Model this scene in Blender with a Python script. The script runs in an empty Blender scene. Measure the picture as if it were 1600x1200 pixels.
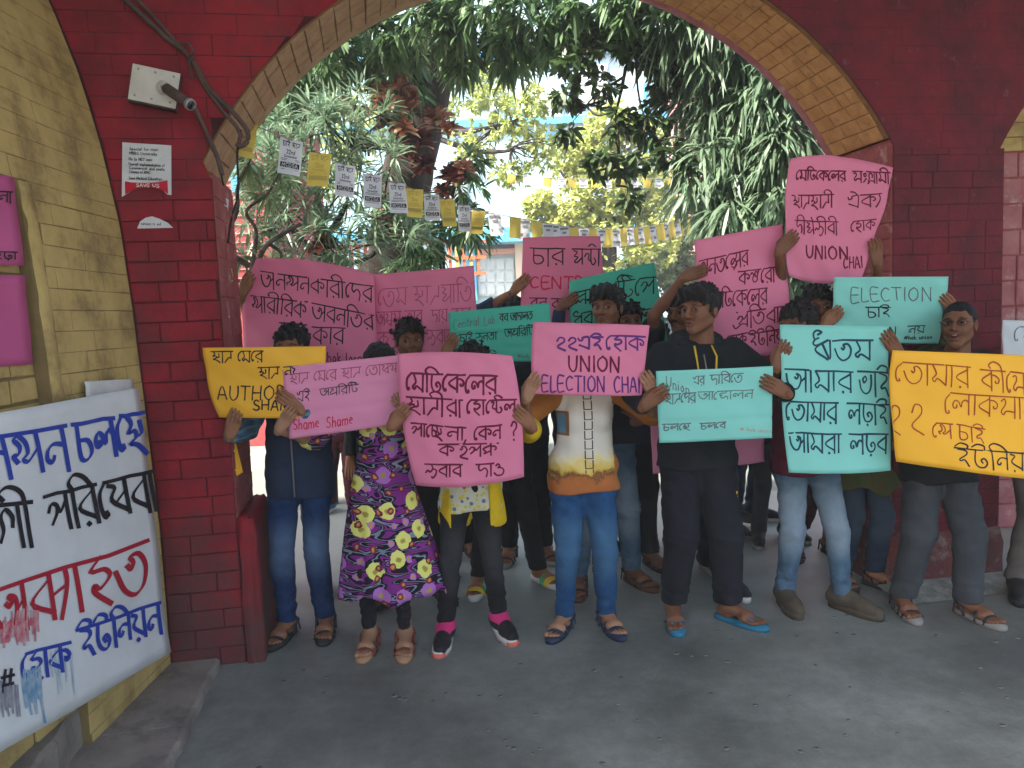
import bpy, math, random
import numpy as np
from mathutils import Matrix, Vector
random.seed(7); RNG = np.random.default_rng(7)
SC = bpy.context.scene; COL = SC.collection
R = math.radians
# ------------------------------------------------------------------ camera, sky, sun, exposure
FOC, PITCH, ROLL, CAMH = 1210.0, R(5), 0.040, 1.55
cR, sR = math.cos(ROLL), math.sin(ROLL)
R0 = np.array([1., 0, 0]); U0 = np.array([0, math.sin(PITCH), math.cos(PITCH)]); F0 = np.array([0, math.cos(PITCH), -math.sin(PITCH)])
cam_d = bpy.data.cameras.new('camera'); cam = bpy.data.objects.new('camera', cam_d); COL.objects.link(cam)
cam_d.sensor_width = 36; cam_d.lens = 36 * FOC / 1600; cam_d.clip_end = 400; cam_d.clip_start = 0.05
_r = cR * R0 - sR * U0; _u = sR * R0 + cR * U0; _b = -F0
cam.matrix_world = Matrix(((_r[0], _u[0], _b[0], 0), (_r[1], _u[1], _b[1], 0), (_r[2], _u[2], _b[2], CAMH), (0, 0, 0, 1)))
SC.camera = cam
SUN_EL, SUN_AZ = 52, 238        # azimuth measured clockwise from +Y: the sun stands to the left and behind the arcade
wd = bpy.data.worlds.new('World'); SC.world = wd; wd.use_nodes = True
nt = wd.node_tree; bg = nt.nodes['Background']; sky = nt.nodes.new('ShaderNodeTexSky')
sky.sky_type = 'NISHITA'; sky.sun_disc = False; sky.sun_elevation = R(SUN_EL); sky.sun_rotation = R(SUN_AZ)
sky.air_density = 1.3; sky.dust_density = 4.0; sky.ozone_density = 1.0
nt.links.new(sky.outputs[0], bg.inputs[0]); bg.inputs[1].default_value = 0.15
sl = bpy.data.lights.new('sun', 'SUN'); sl.energy = 3.6; sl.angle = R(1.5); sl.color = (1, 0.95, 0.86)
so = bpy.data.objects.new('sun', sl); COL.objects.link(so)
_sd = Vector((math.sin(R(SUN_AZ)) * math.cos(R(SUN_EL)), math.cos(R(SUN_AZ)) * math.cos(R(SUN_EL)), math.sin(R(SUN_EL))))
so.rotation_euler = _sd.to_track_quat('Z', 'Y').to_euler()
SC.view_settings.view_transform = 'Standard'; SC.view_settings.look = 'None'; SC.view_settings.gamma = 1
SC.view_settings.exposure = 2.15
SC.render.engine = 'CYCLES'
try:
    SC.cycles.use_denoising = True; SC.cycles.denoiser = 'OPENIMAGEDENOISE'
    SC.cycles.max_bounces = 8; SC.cycles.transparent_max_bounces = 8
except Exception: pass

# ------------------------------------------------------------------ helpers
def ray(px, py):
    a = (px - 800) / FOC; b = (600 - py) / FOC
    return (a * cR + b * sR) * R0 + (-a * sR + b * cR) * U0 + F0
def P(px, py, Y):                                   # world point seen at a photo pixel, Y metres into the scene
    d = ray(px, py); p = d * (Y / d[1]); p[2] += CAMH; return p
def G(px, py):                                      # point of the floor
    d = ray(px, py); p = d * (-CAMH / d[2]); p[2] += CAMH; return p
def nrm(v): v = np.asarray(v, float); return v / (np.linalg.norm(v) + 1e-12)

def mesh(name, V, F, m=None, parent=None, smooth=False, mats=None, mi=None, kind=None, loc=None):
    me = bpy.data.meshes.new(name)
    V = np.asarray(V, np.float32).reshape(-1, 3)
    if isinstance(F, np.ndarray) and F.ndim == 2:
        n, k = F.shape
        me.vertices.add(len(V)); me.vertices.foreach_set('co', V.ravel())
        me.loops.add(n * k); me.loops.foreach_set('vertex_index', F.astype(np.int32).ravel())
        me.polygons.add(n); me.polygons.foreach_set('loop_start', np.arange(n, dtype=np.int32) * k)
        me.polygons.foreach_set('loop_total', np.full(n, k, np.int32))
        me.update(calc_edges=True)
    else:
        me.from_pydata([tuple(v) for v in V.tolist()], [], [list(map(int, f)) for f in F])
    if mats:
        for x in mats: me.materials.append(x)
        if mi is not None: me.polygons.foreach_set('material_index', np.asarray(mi, np.int32))
    elif m: me.materials.append(m)
    if smooth: me.polygons.foreach_set('use_smooth', np.ones(len(me.polygons), bool))
    o = bpy.data.objects.new(name, me); COL.objects.link(o)
    if parent: o.parent = parent
    if kind: o['kind'] = kind
    if loc is not None: o.location = loc
    return o
def thing(name, label, cat, loc=(0, 0, 0), rz=0, group=None):
    o = bpy.data.objects.new(name, None); COL.objects.link(o); o.location = loc; o.rotation_euler = (0, 0, rz)
    o.empty_display_size = 0.1
    return tag(o, label, cat, group)
def tag(o, label, cat, group=None):
    o['label'] = label; o['category'] = cat
    if group: o['group'] = group
    return o
def rebase(root, loc):                              # world-space meshes under an Empty that stands at loc
    root.location = loc
class MB:
    def __init__(s): s.V = []; s.F = []; s.M = []; s.n = 0
    def add(s, V, F, m=0):
        V = np.asarray(V, float).reshape(-1, 3); s.V.append(V)
        for f in F: s.F.append([i + s.n for i in f]); s.M.append(m)
        s.n += len(V); return s
    def box(s, lo, hi, m=0, M=None):
        x0, y0, z0 = lo; x1, y1, z1 = hi
        V = np.array([(x0,y0,z0),(x1,y0,z0),(x1,y1,z0),(x0,y1,z0),(x0,y0,z1),(x1,y0,z1),(x1,y1,z1),(x0,y1,z1)], float)
        if M is not None: V = V @ M[0].T + M[1]
        return s.add(V, [(3,2,1,0),(4,5,6,7),(0,1,5,4),(1,2,6,5),(2,3,7,6),(3,0,4,7)], m)
    def tube(s, pts, rad, n=8, m=0, flat=1.0):
        pts = [np.asarray(p, float) for p in pts]; k = len(pts)
        rad = [rad] * k if np.isscalar(rad) else rad
        V = []; up = np.array([0, 0, 1.0])
        for i, p in enumerate(pts):
            t = nrm(pts[min(i + 1, k - 1)] - pts[max(i - 1, 0)])
            a = np.cross(t, up if abs(t[2]) < .95 else np.array([1., 0, 0])); a = nrm(a); b = np.cross(t, a)
            for j in range(n):
                w = 2 * math.pi * j / n
                V.append(p + rad[i] * (a * math.cos(w) + b * math.sin(w) * flat))
        F = [(i*n+j, i*n+(j+1)%n, (i+1)*n+(j+1)%n, (i+1)*n+j) for i in range(k-1) for j in range(n)]
        F += [tuple(range(n))[::-1], tuple((k-1)*n + j for j in range(n))]
        return s.add(V, F, m)
    def build(s, name, m=None, parent=None, smooth=False, mats=None, kind=None, origin=None):
        V = np.concatenate(s.V)
        if origin is not None: V = V - np.asarray(origin)
        return mesh(name, V, s.F, m, parent, smooth, mats, s.M if mats else None, kind)
def smoothpts(p, n=4):
    p = np.asarray(p, float)
    if len(p) < 3: 
        return np.array([p[0] + (p[-1]-p[0]) * t for t in np.linspace(0, 1, 4)])
    q = np.vstack([2*p[0]-p[1], p, 2*p[-1]-p[-2]]); out = []
    for i in range(1, len(q) - 2):
        for t in np.linspace(0, 1, n, endpoint=False):
            a, b, c, d = q[i-1], q[i], q[i+1], q[i+2]
            out.append(.5*((2*b)+(-a+c)*t+(2*a-5*b+4*c-d)*t*t+(-a+3*b-3*c+d)*t**3))
    out.append(p[-1]); return np.array(out)

# ------------------------------------------------------------------ materials
def newmat(name):
    m = bpy.data.materials.new(name); m.use_nodes = True
    return m, m.node_tree, m.node_tree.nodes['Principled BSDF']
def N(nt, t, **k):
    n = nt.nodes.new(t)
    for a, b in k.items():
        if a in n.inputs: n.inputs[a].default_value = b
        else: setattr(n, a, b)
    return n
def mat(name, c1, c2=None, scale=6, rough=.75, bump=.0, bscale=60, detail=6, lo=.35, hi=.65, c3=None, s3=2.0, lo3=.5, hi3=.7, metal=0, trans=0, stretch=None, spec=None, zw=0):
    m, nt, b = newmat(name); L = nt.links.new
    b.inputs['Roughness'].default_value = rough; b.inputs['Metallic'].default_value = metal
    b.inputs['Specular IOR Level'].default_value = spec if spec is not None else (.5 if rough < .3 else .16)
    tc = N(nt, 'ShaderNodeNewGeometry'); co = tc.outputs['Position']; co0 = co
    if stretch:
        mp = N(nt, 'ShaderNodeMapping'); mp.inputs['Scale'].default_value = stretch; L(co, mp.inputs[0]); co = mp.outputs[0]
    c1 = (*c1, 1)
    if c2:
        nz = N(nt, 'ShaderNodeTexNoise', Scale=scale, Detail=detail, Roughness=.6); L(co, nz.inputs['Vector'])
        rp = N(nt, 'ShaderNodeValToRGB'); rp.color_ramp.elements[0].position = lo; rp.color_ramp.elements[1].position = hi
        rp.color_ramp.elements[0].color = c1; rp.color_ramp.elements[1].color = (*c2, 1)
        L(nz.outputs[0], rp.inputs[0]); out = rp.outputs[0]
        if c3:
            n3 = N(nt, 'ShaderNodeTexNoise', Scale=s3, Detail=8, Roughness=.7); L(co, n3.inputs['Vector'])
            r3 = N(nt, 'ShaderNodeValToRGB'); r3.color_ramp.elements[0].position = lo3; r3.color_ramp.elements[1].position = hi3
            if zw:
                sp = N(nt, 'ShaderNodeSeparateXYZ'); L(co0, sp.inputs[0]); mr = N(nt, 'ShaderNodeMapRange', interpolation_type='SMOOTHSTEP'); mr.inputs[1].default_value = 1.15; mr.inputs[2].default_value = 0; mr.inputs[4].default_value = zw; L(sp.outputs[2], mr.inputs[0])
                az = N(nt, 'ShaderNodeMath', operation='ADD'); L(n3.outputs[0], az.inputs[0]); L(mr.outputs[0], az.inputs[1]); L(az.outputs[0], r3.inputs[0])
            else: L(n3.outputs[0], r3.inputs[0])
            mx = N(nt, 'ShaderNodeMix', data_type='RGBA'); L(r3.outputs[0], mx.inputs[0]); L(out, mx.inputs[6]); mx.inputs[7].default_value = (*c3, 1)
            out = mx.outputs[2]
        L(out, b.inputs['Base Color'])
    else: b.inputs['Base Color'].default_value = c1
    if bump:
        nb = N(nt, 'ShaderNodeTexNoise', Scale=bscale*.35, Detail=9, Roughness=.68); L(co, nb.inputs['Vector'])
        bp = N(nt, 'ShaderNodeBump'); bp.inputs['Strength'].default_value = bump; bp.inputs['Distance'].default_value = .012
        L(nb.outputs[0], bp.inputs['Height']); L(bp.outputs[0], b.inputs['Normal'])
    if trans:
        tr = N(nt, 'ShaderNodeBsdfTranslucent'); ms = N(nt, 'ShaderNodeMixShader'); ms.inputs[0].default_value = trans
        if c2: L(out, tr.inputs[0])
        else: tr.inputs[0].default_value = c1
        L(b.outputs[0], ms.inputs[1]); L(tr.outputs[0], ms.inputs[2])
        L(ms.outputs[0], nt.nodes['Material Output'].inputs[0])
    return m
M = {}
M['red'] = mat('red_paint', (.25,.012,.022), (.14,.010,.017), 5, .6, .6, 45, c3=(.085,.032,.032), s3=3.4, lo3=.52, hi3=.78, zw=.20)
M['redworn'] = mat('worn_red_paint', (.19,.03,.03), (.12,.03,.028), 9, .7, .8, 50, c3=(.17,.13,.115), s3=9, lo3=.56, hi3=.66)
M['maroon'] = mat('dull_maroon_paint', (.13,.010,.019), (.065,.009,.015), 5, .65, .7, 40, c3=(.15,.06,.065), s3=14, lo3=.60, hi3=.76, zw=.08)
M['rose'] = mat('faded_rose_paint', (.36,.15,.16), (.28,.09,.10), 8, .8, .6, 60, c3=(.4,.3,.28), s3=9, lo3=.56, hi3=.68)
M['yellow'] = mat('yellow_ochre_limewash', (.50,.365,.145), (.37,.26,.10), 5, .85, .8, 55, c3=(.17,.12,.06), s3=5, lo3=.5, hi3=.76)
M['yellow_plain'] = mat('ochre_limewash_mortar', (.22,.155,.065), (.17,.115,.05), 6, .9, .6, 60, c3=(.13,.09,.05), s3=8, lo3=.55, hi3=.7)
M['cream_old'] = mat('flaking_cream_plaster', (.40,.28,.17), (.33,.22,.13), 12, .9, 1.0, 70, c3=(.12,.06,.035), s3=13, lo3=.62, hi3=.7)
M['orange_soffit'] = mat('ochre_soffit_limewash', (.50,.26,.095), (.38,.17,.06), 9, .85, .7, 70, c3=(.2,.09,.04), s3=16, lo3=.57, hi3=.72)
M['stone'] = mat('worn_step_stone', (.27,.24,.215), (.19,.165,.15), 4, .75, .4, 60, c3=(.09,.08,.075), s3=5, lo3=.5, hi3=.75)
M['black'] = mat('black_plastic', (.012,.012,.013), rough=.5)
M['white_plastic'] = mat('yellowed_white_plastic', (.55,.52,.47), (.45,.41,.36), 9, .5)
M['conduit'] = mat('dusty_cable_sheath', (.10,.065,.055), (.06,.04,.035), 20, .7)
M['grey_metal'] = mat('grey_metal_paint', (.3,.3,.3), (.22,.21,.2), 12, .45, metal=.3)
# ------------------------------------------------------------------ smooth bodies: distance fields meshed as one surface
def nets(Fd, lo, h):
    s = Fd < 0
    nx, ny, nz = Fd.shape
    c = np.zeros((nx-1, ny-1, nz-1), np.int16)
    for dx in (0,1):
        for dy in (0,1):
            for dz in (0,1): c += s[dx:nx-1+dx, dy:ny-1+dy, dz:nz-1+dz]
    act = (c > 0) & (c < 8); ii = np.argwhere(act); n = len(ii)
    idx = -np.ones(act.shape, np.int64); idx[act] = np.arange(n)
    acc = np.zeros((n, 3)); cnt = np.zeros(n)
    cor = [(a,b,d) for a in (0,1) for b in (0,1) for d in (0,1)]
    for a in cor:
        for ax in range(3):
            if a[ax]: continue
            b = list(a); b[ax] = 1
            fa = Fd[ii[:,0]+a[0], ii[:,1]+a[1], ii[:,2]+a[2]]; fb = Fd[ii[:,0]+b[0], ii[:,1]+b[1], ii[:,2]+b[2]]
            k = (fa < 0) != (fb < 0); t = fa[k] / (fa[k] - fb[k])
            p = np.tile(np.array(a, float), (k.sum(), 1)); p[:, ax] += t
            acc[k] += p; cnt[k] += 1
    V = lo + (ii + acc / cnt[:, None]) * h
    Q = []
    for ax in range(3):
        o1, o2 = [(1,2),(2,0),(0,1)][ax]
        sl0 = [slice(None)]*3; sl1 = [slice(None)]*3; sl0[ax] = slice(0,-1); sl1[ax] = slice(1,None)
        sa = s[tuple(sl0)]; sb = s[tuple(sl1)]; e = np.argwhere(sa != sb)
        e = e[(e[:,o1] > 0) & (e[:,o2] > 0) & (e[:,o1] < s.shape[o1]-1) & (e[:,o2] < s.shape[o2]-1)]
        if not len(e): continue
        ins = sa[e[:,0], e[:,1], e[:,2]]
        def g(d1, d2):
            q = e.copy(); q[:,o1] -= d1; q[:,o2] -= d2; return idx[q[:,0], q[:,1], q[:,2]]
        f = np.stack([g(1,1), g(0,1), g(0,0), g(1,0)], 1)
        f[~ins] = f[~ins][:, ::-1]; Q.append(f)
    return V, np.concatenate(Q)
class Vol:
    def __init__(s, lo, hi, h):
        s.lo = np.asarray(lo, float); s.h = h
        n = np.ceil((np.asarray(hi) - s.lo) / h).astype(int) + 1
        s.ax = [s.lo[i] + np.arange(n[i]) * h for i in range(3)]; s.F = np.full(tuple(n), 1.0)
    def blk(s, a, b):
        sl = []
        for i in range(3):
            i0 = max(0, int((a[i]-s.lo[i])/s.h)); i1 = min(len(s.ax[i]), int((b[i]-s.lo[i])/s.h)+2); sl.append(slice(i0, max(i1, i0)))
        X, Y, Z = np.meshgrid(s.ax[0][sl[0]], s.ax[1][sl[1]], s.ax[2][sl[2]], indexing='ij', sparse=True)
        return tuple(sl), X, Y, Z
    def _un(s, sl, d, k):
        F = s.F[sl]
        if k > 0:
            hh = np.clip(.5 + .5*(F - d)/k, 0, 1); s.F[sl] = F*(1-hh) + d*hh - k*hh*(1-hh)
        else: s.F[sl] = np.minimum(F, d)
    def cap(s, a, b, r1, r2=None, k=.02, sc=(1,1,1), neg=False, flat=False):
        a = np.asarray(a, float); b = np.asarray(b, float); r2 = r1 if r2 is None else r2; rm = max(r1, r2) * max(1, max(sc)) + k + 2*s.h
        sl, X, Y, Z = s.blk(np.minimum(a,b)-rm, np.maximum(a,b)+rm)
        sx, sy, sz = sc; mx = min(sc)
        ab = (b - a) / np.array(sc); L = ab @ ab + 1e-12
        px, py, pz = (X-a[0])/sx, (Y-a[1])/sy, (Z-a[2])/sz
        t = np.clip((px*ab[0]+py*ab[1]+pz*ab[2])/L, 0, 1)
        d = (np.sqrt((px-t*ab[0])**2+(py-t*ab[1])**2+(pz-t*ab[2])**2) - (r1+t*(r2-r1))) * mx
        if flat: u_ = nrm(b-a); d = np.maximum(d, (X-b[0])*u_[0]+(Y-b[1])*u_[1]+(Z-b[2])*u_[2])
        if neg:
            F = s.F[sl]; d = -d; hh = np.clip(.5 - .5*(F-d)/k, 0, 1); s.F[sl] = F*(1-hh)+d*hh+k*hh*(1-hh)
        else: s._un(sl, d, k)
        return s
    def ell(s, c, r, k=.02, neg=False):
        r = np.asarray(r, float); m = r.min(); return s.cap(c, c, m, m, k, tuple(r/m), neg)
    def cut(s, fn):                                 # keep where fn(x,y,z) < 0
        X, Y, Z = np.meshgrid(*s.ax, indexing='ij', sparse=True); s.F = np.maximum(s.F, fn(X, Y, Z)); return s
    def add(s, fn):
        X, Y, Z = np.meshgrid(*s.ax, indexing='ij', sparse=True); s.F = s.F + fn(X, Y, Z); return s
    def get(s):
        s.F[0]=1; s.F[-1]=1; s.F[:,0]=1; s.F[:,-1]=1; s.F[:,:,0]=1; s.F[:,:,-1]=1
        return nets(s.F, s.lo, s.h)
def folds(ph, amp=.004, f=1.0):
    def fn(X, Y, Z):
        w = 2.6*np.sin(8*f*Z + 5*Y + ph) + 2.2*np.sin(12*f*X - 6*f*Z + 2*ph)
        g = .55 + .45*np.sin(7*Z + 11*X + 9*Y + 3*ph)
        return -amp*1.5*(g*np.abs(np.sin(21*f*Z + 24*f*X + w)) * .9 + (1-g)*np.sin(47*f*Z - 30*f*X + 1.7*w + ph)*.5 + np.sin(19*f*Y + 15*f*X + w)*.35)
    return fn
# canonical hand: wrist at origin, fingers along +X in front (-Y) of the sheet, thumb behind it
def make_hand():
    v = Vol((-.05,-.06,-.07), (.19,.06,.085), .0033)
    v.cap((-.012,.004,0), (0,.004,0), .0235, .023, .01, (1,.85,1))
    zs = [.031,.0105,-.0105,-.030]; ln = [.93,1.03,.97,.78]
    for z in zs: v.cap((.008,.004,z*.45), (.082,0,z), .0185, .0125, .012, (1,.85,1))
    for z, l in zip(zs, ln):
        a = np.array([.080,-.002,z]); b = a + [.038*l,-.014,-.002]; c = b + [.024*l,.004,-.0015]; d = c + [.018*l,.009,-.001]
        v.cap(a, b, .0108, .0093, .004); v.cap(b, c, .0096, .0084, .002); v.cap(c, d, .0083, .0068, .002)
        v.ell(b + [0,-.001,0], (.0095,.0095,.0098), .002)
    v.cap((.015,.008,.018), (.05,.024,.036), .0155, .013, .012); v.cap((.05,.024,.036), (.088,.03,.034), .0125, .0105, .004); v.cap((.088,.03,.034), (.115,.026,.03), .0105, .008, .002)
    return v.get()
def make_foot(shoe=False):
    # toes towards -Y, heel at +Y, ankle at origin x/y, sole at z=0
    if not shoe:
        v = Vol((-.07,-.22,-.01), (.07,.09,.16), .0045)
        v.cap((0,.0,.15), (0,.008,.07), .036, .036, .02); v.cap((0,.035,.03), (0,.0,.05), .03, .036, .02)
        v.cap((0,0,.055), (.005,-.10,.028), .036, .03, .025, (1.0,1,.9)); v.cap((-.025,-.10,.022), (.028,-.11,.02), .021, .021, .02)
        for i, (x, l, r) in enumerate([(.034,.052,.0135),(.012,.05,.0105),(-.006,.045,.010),(-.022,.036,.0095),(-.036,.026,.009)]):
            v.cap((x*.95,-.115,.016), (x,-.13-l,.011), r, r*.9, .004)
        v.cut(lambda X,Y,Z: .002 - Z + 0*X)
    else:
        v = Vol((-.08,-.25,-.01), (.08,.11,.17), .0055)
        v.cap((0,.02,.12), (0,.02,.05), .042, .045, .02, (.9,1.1,1)); v.cap((0,.05,.045), (0,-.02,.05), .04, .044, .02)
        v.cap((0,-.02,.06), (.004,-.14,.035), .045, .038, .03); v.cap((.004,-.12,.03), (.006,-.185,.025), .042, .034, .02, (1,1,.85))
        v.cut(lambda X,Y,Z: .006 - Z + 0*X); v.cut(lambda X,Y,Z: Z - .105 - .0*X)
    return v.get()
def make_sole(w=.05, l0=-.215, l1=.075, z1=.022):
    m = MB(); n = 28; ring = []
    for i in range(n):
        a = 2*math.pi*i/n; y = (l0+l1)/2 + (l1-l0)/2*math.sin(a); t = (y-l0)/(l1-l0)
        ww = w*(1.0 if t < .35 else 1 - .28*math.sin(min(1,(t-.35)/.5)*math.pi/1.6))
        x = ww*math.copysign(abs(math.cos(a))**.75, math.cos(a)); ring.append((x, y))
    V = [(x,y,0.001) for x,y in ring] + [(x*1.02,y,z1*.6) for x,y in ring] + [(x*.97,y,z1) for x,y in ring]
    F = [tuple(range(n))[::-1], tuple(2*n+i for i in range(n))] + [(k*n+i, k*n+(i+1)%n, (k+1)*n+(i+1)%n, (k+1)*n+i) for k in (0,1) for i in range(n)]
    return np.array(V), F
def make_head(jaw=1.0, open_=0.0, wide=1.0):
    v = Vol((-.11,-.14,-.17), (.11,.13,.13), .0042)
    v.ell((0,.014,.030), (.073*wide,.090,.079), .01)
    v.ell((0,-.022,-.030), (.060*wide,.064,.074), .03)
    for s in (-1,1):
        v.cap((s*.050*wide*jaw,.004,-.052), (s*.016,-.066,-.092-open_*.014), .017, .015, .025)
        v.cap((s*.044*wide,-.050,-.020), (s*.035,-.064,-.03), .022, .018, .025)
        v.ell((s*.0765*wide,.012,-.008), (.009,.019,.031), .006)
        v.cap((s*.013,-.089,.024), (s*.048,-.074,.026), .011, .009, .012)
    v.cap((0,-.070,-.094-open_*.014), (0,-.072,-.09-open_*.014), .018, .018, .02)
    for s in (-1,1): v.ell((s*.031,-.101,.003), (.019,.016,.013), .012, neg=True)
    for s in (-1,1): v.ell((s*.031,-.077,.004), (.0155,.0145,.0135), .004)
    v.cap((0,-.088,.020), (0,-.112,-.028), .0075, .0105, .012)
    for s in (-1,1): v.ell((s*.0115,-.101,-.031), (.0085,.010,.0075), .005)
    for s in (-1,1): v.cap((s*.002,-.098,-.054), (s*.020,-.086,-.057), .0065, .004, .006)
    v.cap((-.015,-.090,-.068-open_*.012), (.015,-.090,-.068-open_*.012), .0065, .0065, .008)
    if open_: v.ell((0,-.100,-.061-open_*.004), (.016,.014,.005+.008*open_), .004, neg=True)
    v.cap((0,.028,-.07), (0,.03,-.165), .049, .052, .02)
    return v.get()
HAND = make_hand(); FOOT = make_foot(); SHOE = make_foot(True); SOLE = make_sole()
HEADS = {'a': make_head(), 'open': make_head(1.0, 1.0, .98), 'wide': make_head(1.08, .15, 1.04)}
def hair_mesh(style, seed):
    rs = np.random.RandomState(seed)
    v = Vol((-.14,-.15,-.26 if style in ('long','bun') else -.14), (.14,.17,.17), .0042)
    t = {'short': .013, 'crop': .003, 'curly': .024, 'quiff': .015, 'long': .012, 'bun': .011}[style]
    v.ell((0,.018,.034), (.074+t, .090+t, .080+t), .01)
    if style == 'quiff':
        v.cap((-.045,-.060,.095), (.03,-.078,.092), .028, .034, .03); v.cap((.03,-.078,.092), (.058,-.05,.07), .026, .02, .02)
    if style == 'curly':
        for _ in range(60):
            a = rs.rand()*6.28; b = rs.rand()*1.5
            p = (.080*math.cos(a)*math.cos(b), .02+.09*math.sin(a)*math.cos(b), .05+.083*math.sin(b)); v.ell(p, (.02,.02,.02), .006)
    if style in ('short','quiff','long'):
        for _ in range(95):
            a = rs.rand()*6.28; b = .05+1.45*rs.rand(); q = np.array([(.071+t)*math.cos(a)*math.cos(b), .018+(.087+t)*math.sin(a)*math.cos(b), .034+(.078+t)*math.sin(b)])
            d = np.array([.012*rs.randn()+.008, -.016+.01*rs.randn(), .004*rs.randn()]); r_ = rs.uniform(.005,.0095); v.cap(q-d, q+d+nrm(q)*.004, r_, r_*.4, .004)
    if style == 'long': v.cap((0,.065,0), (.02,.085,-.22), .062, .05, .03, (1.15,.7,1))
    if style == 'bun': v.cap((0,.06,-.01), (0,.10,-.07), .05, .04, .02)
    hl = .046 if style != 'crop' else .060
    def face(X, Y, Z):                              # hairline: keep the face, cheeks and throat clear
        y0 = -.045 - .0*X; line = hl - .9*np.maximum(0, np.abs(X)-.04) 
        a = np.minimum(y0 - Y + .0*Z, 0*X+0*Y+1)    # >0 in front
        f1 = np.minimum(-(Y + .028), -(Z - line + .004*np.sin(140*X)))
        f2 = np.minimum(np.minimum(-(Y - .03), -(Z + .012)), 1 + 0*X)
        f3 = -(Z + (.07 if style not in ('long','bun') else .25)) + 0*X + 0*Y
        return np.maximum(np.maximum(f1, f2), f3)
    v.cut(face)
    am = .0035 if style not in ('crop',) else .0008
    v.add(lambda X,Y,Z: am*(np.sin(150*X+40*Y+3*np.sin(30*Z+seed))+np.sin(120*Y-90*X+60*Z+seed)*.8+np.sin(210*X+seed*2)*.4))
    return v.get()
HAIRS = {}
def get_hair(style, seed):
    k = (style, seed % 3)
    if k not in HAIRS: HAIRS[k] = hair_mesh(style, seed % 3 + 1)
    return HAIRS[k]
def rotz(a): c, s = math.cos(a), math.sin(a); return np.array([[c,-s,0],[s,c,0],[0,0,1]])
def rotx(a): c, s = math.cos(a), math.sin(a); return np.array([[1,0,0],[0,c,-s],[0,s,c]])
def roty(a): c, s = math.cos(a), math.sin(a); return np.array([[c,0,s],[0,1,0],[-s,0,c]])
# ------------------------------------------------------------------ handwriting: stroke letters, units of one tenth of the letter height, y down
GL = {}
def gl(k, w, head, *st): GL[k] = (w, head, [[tuple(map(float, p.split(','))) for p in s.split()] for s in st])
gl('ব',8,1,'7,0 7,10','7,1.2 1,5.2 7,8.6'); gl('র',8,1,'7,0 7,10','7,1.2 1,5.2 7,8.6','3,9.6 3.5,10 3.2,10.3')
gl('ক',11.5,1,'6.5,0 6.5,10','6.5,1.2 .8,5.2 6.5,8.6','6.5,2.2 9,2.4 10.8,4 10.2,6 8.8,6 8.8,5')
gl('ন',8,1,'7,0 7,10','7,4 3.8,3.6 1.6,5 1.2,7 2.6,7.6 3.4,6.4'); gl('ণ',8.5,1,'7.5,0 7.5,10','1,3.5 2,1.4 4,2 4.2,4.5 3,6.5 4.2,7.4 7.5,5.5')
gl('ল',10,1,'9,0 9,10','9,4 7.4,3 5.8,4.2 5.2,6.4 4,4 2.2,3.4 1,5.2 1.6,7 3,6.8 2.8,5.6'); gl('ত',10,1,'4,3.6 4.8,4.4 5.6,3.2 5,2 7.4,1.8 9,4.4 8,8 5.2,9.6 2.4,8 .6,4')
gl('শ',9.5,1,'8.5,0 8.5,10','1.6,7 .8,5.4 2.4,5 3.2,3.2 2,1.4 3.4,.8 5,2.6 5,5 3.6,6.4 5,7 8.5,4'); gl('ম',9,1,'8,0 8,10','1.4,0 3.2,4.4 1.2,7 2.4,8.4 3.8,6.8 8,9.6')
gl('স',9,1,'8,0 8,10','1,2.2 2.6,1.4 3.4,3.6 1.2,6.8 2.4,8.4 3.8,6.8 8,7'); gl('অ',10.5,1,'9.5,0 9.5,10','4.4,3.4 5.2,4.2 6,3 5.2,1.8 7,2.6 7.2,5.4 5.6,8.6 3,8.4 1,5.5 .2,2','7,5.6 9.5,3.4')
gl('আ',13,1,'9.5,0 9.5,10','4.4,3.4 5.2,4.2 6,3 5.2,1.8 7,2.6 7.2,5.4 5.6,8.6 3,8.4 1,5.5 .2,2','7,5.6 9.5,3.4','12,0 12,10')
gl('ই',8,1,'1.5,.4 5.8,1.4 6,3.4 2.6,5.8 2.8,7 5,6.6 7,10','0,-1 3,-2.8 6.6,-2 6.6,0'); gl('উ',9,1,'2.5,0 2,5.6 3.6,8.6 6.4,8.8 8,6.4 6.6,4.4 5,5.2 5.8,6.6','0.5,-1 3.4,-2.8 7,-2 7,0')
gl('ড',9,1,'2,0 1.8,5.6 3.4,8.8 6.4,8.8 8,6.4 6.4,4.2 4.8,5.2 5.6,6.6'); gl('ড়',9,1,'2,0 1.8,5.6 3.4,8.8 6.4,8.8 8,6.4 6.4,4.2 4.8,5.2 5.6,6.6','4.6,10.6 5,11 4.6,11.2')
gl('চ',8.5,1,'1.8,0 1.8,8.6 4.8,9.6 7.2,7.6 6,4.8 1.8,4.4'); gl('ছ',9.5,1,'2,0 3.4,2.6 1.4,4.6 4.4,4.2 4.6,6 1.8,7.4 5,8 8.6,10.6','4.6,6 7.4,5 7.2,2')
gl('দ',8,1,'2,0 1.4,3 2.6,5 4.2,3.8 6,3.4 7.2,6 6.6,10'); gl('হ',8,1,'5.4,0 2.2,2.6 5.8,2.8 6.8,4.6 4,6.4 2.6,5.6 2.6,7.2 6.4,10.4')
gl('এ',9,0,'0,1 1,3 3,2.4 3,.8 5,0 7.6,.6 7.6,10','7.6,9.6 .8,6.8'); gl('ঐ',9,0,'0,1 1,3 3,2.4 3,.8 5,0 7.6,.6 7.6,10','7.6,9.6 .8,6.8','7.6,.6 5,-2.4 2,-3.4')
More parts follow.
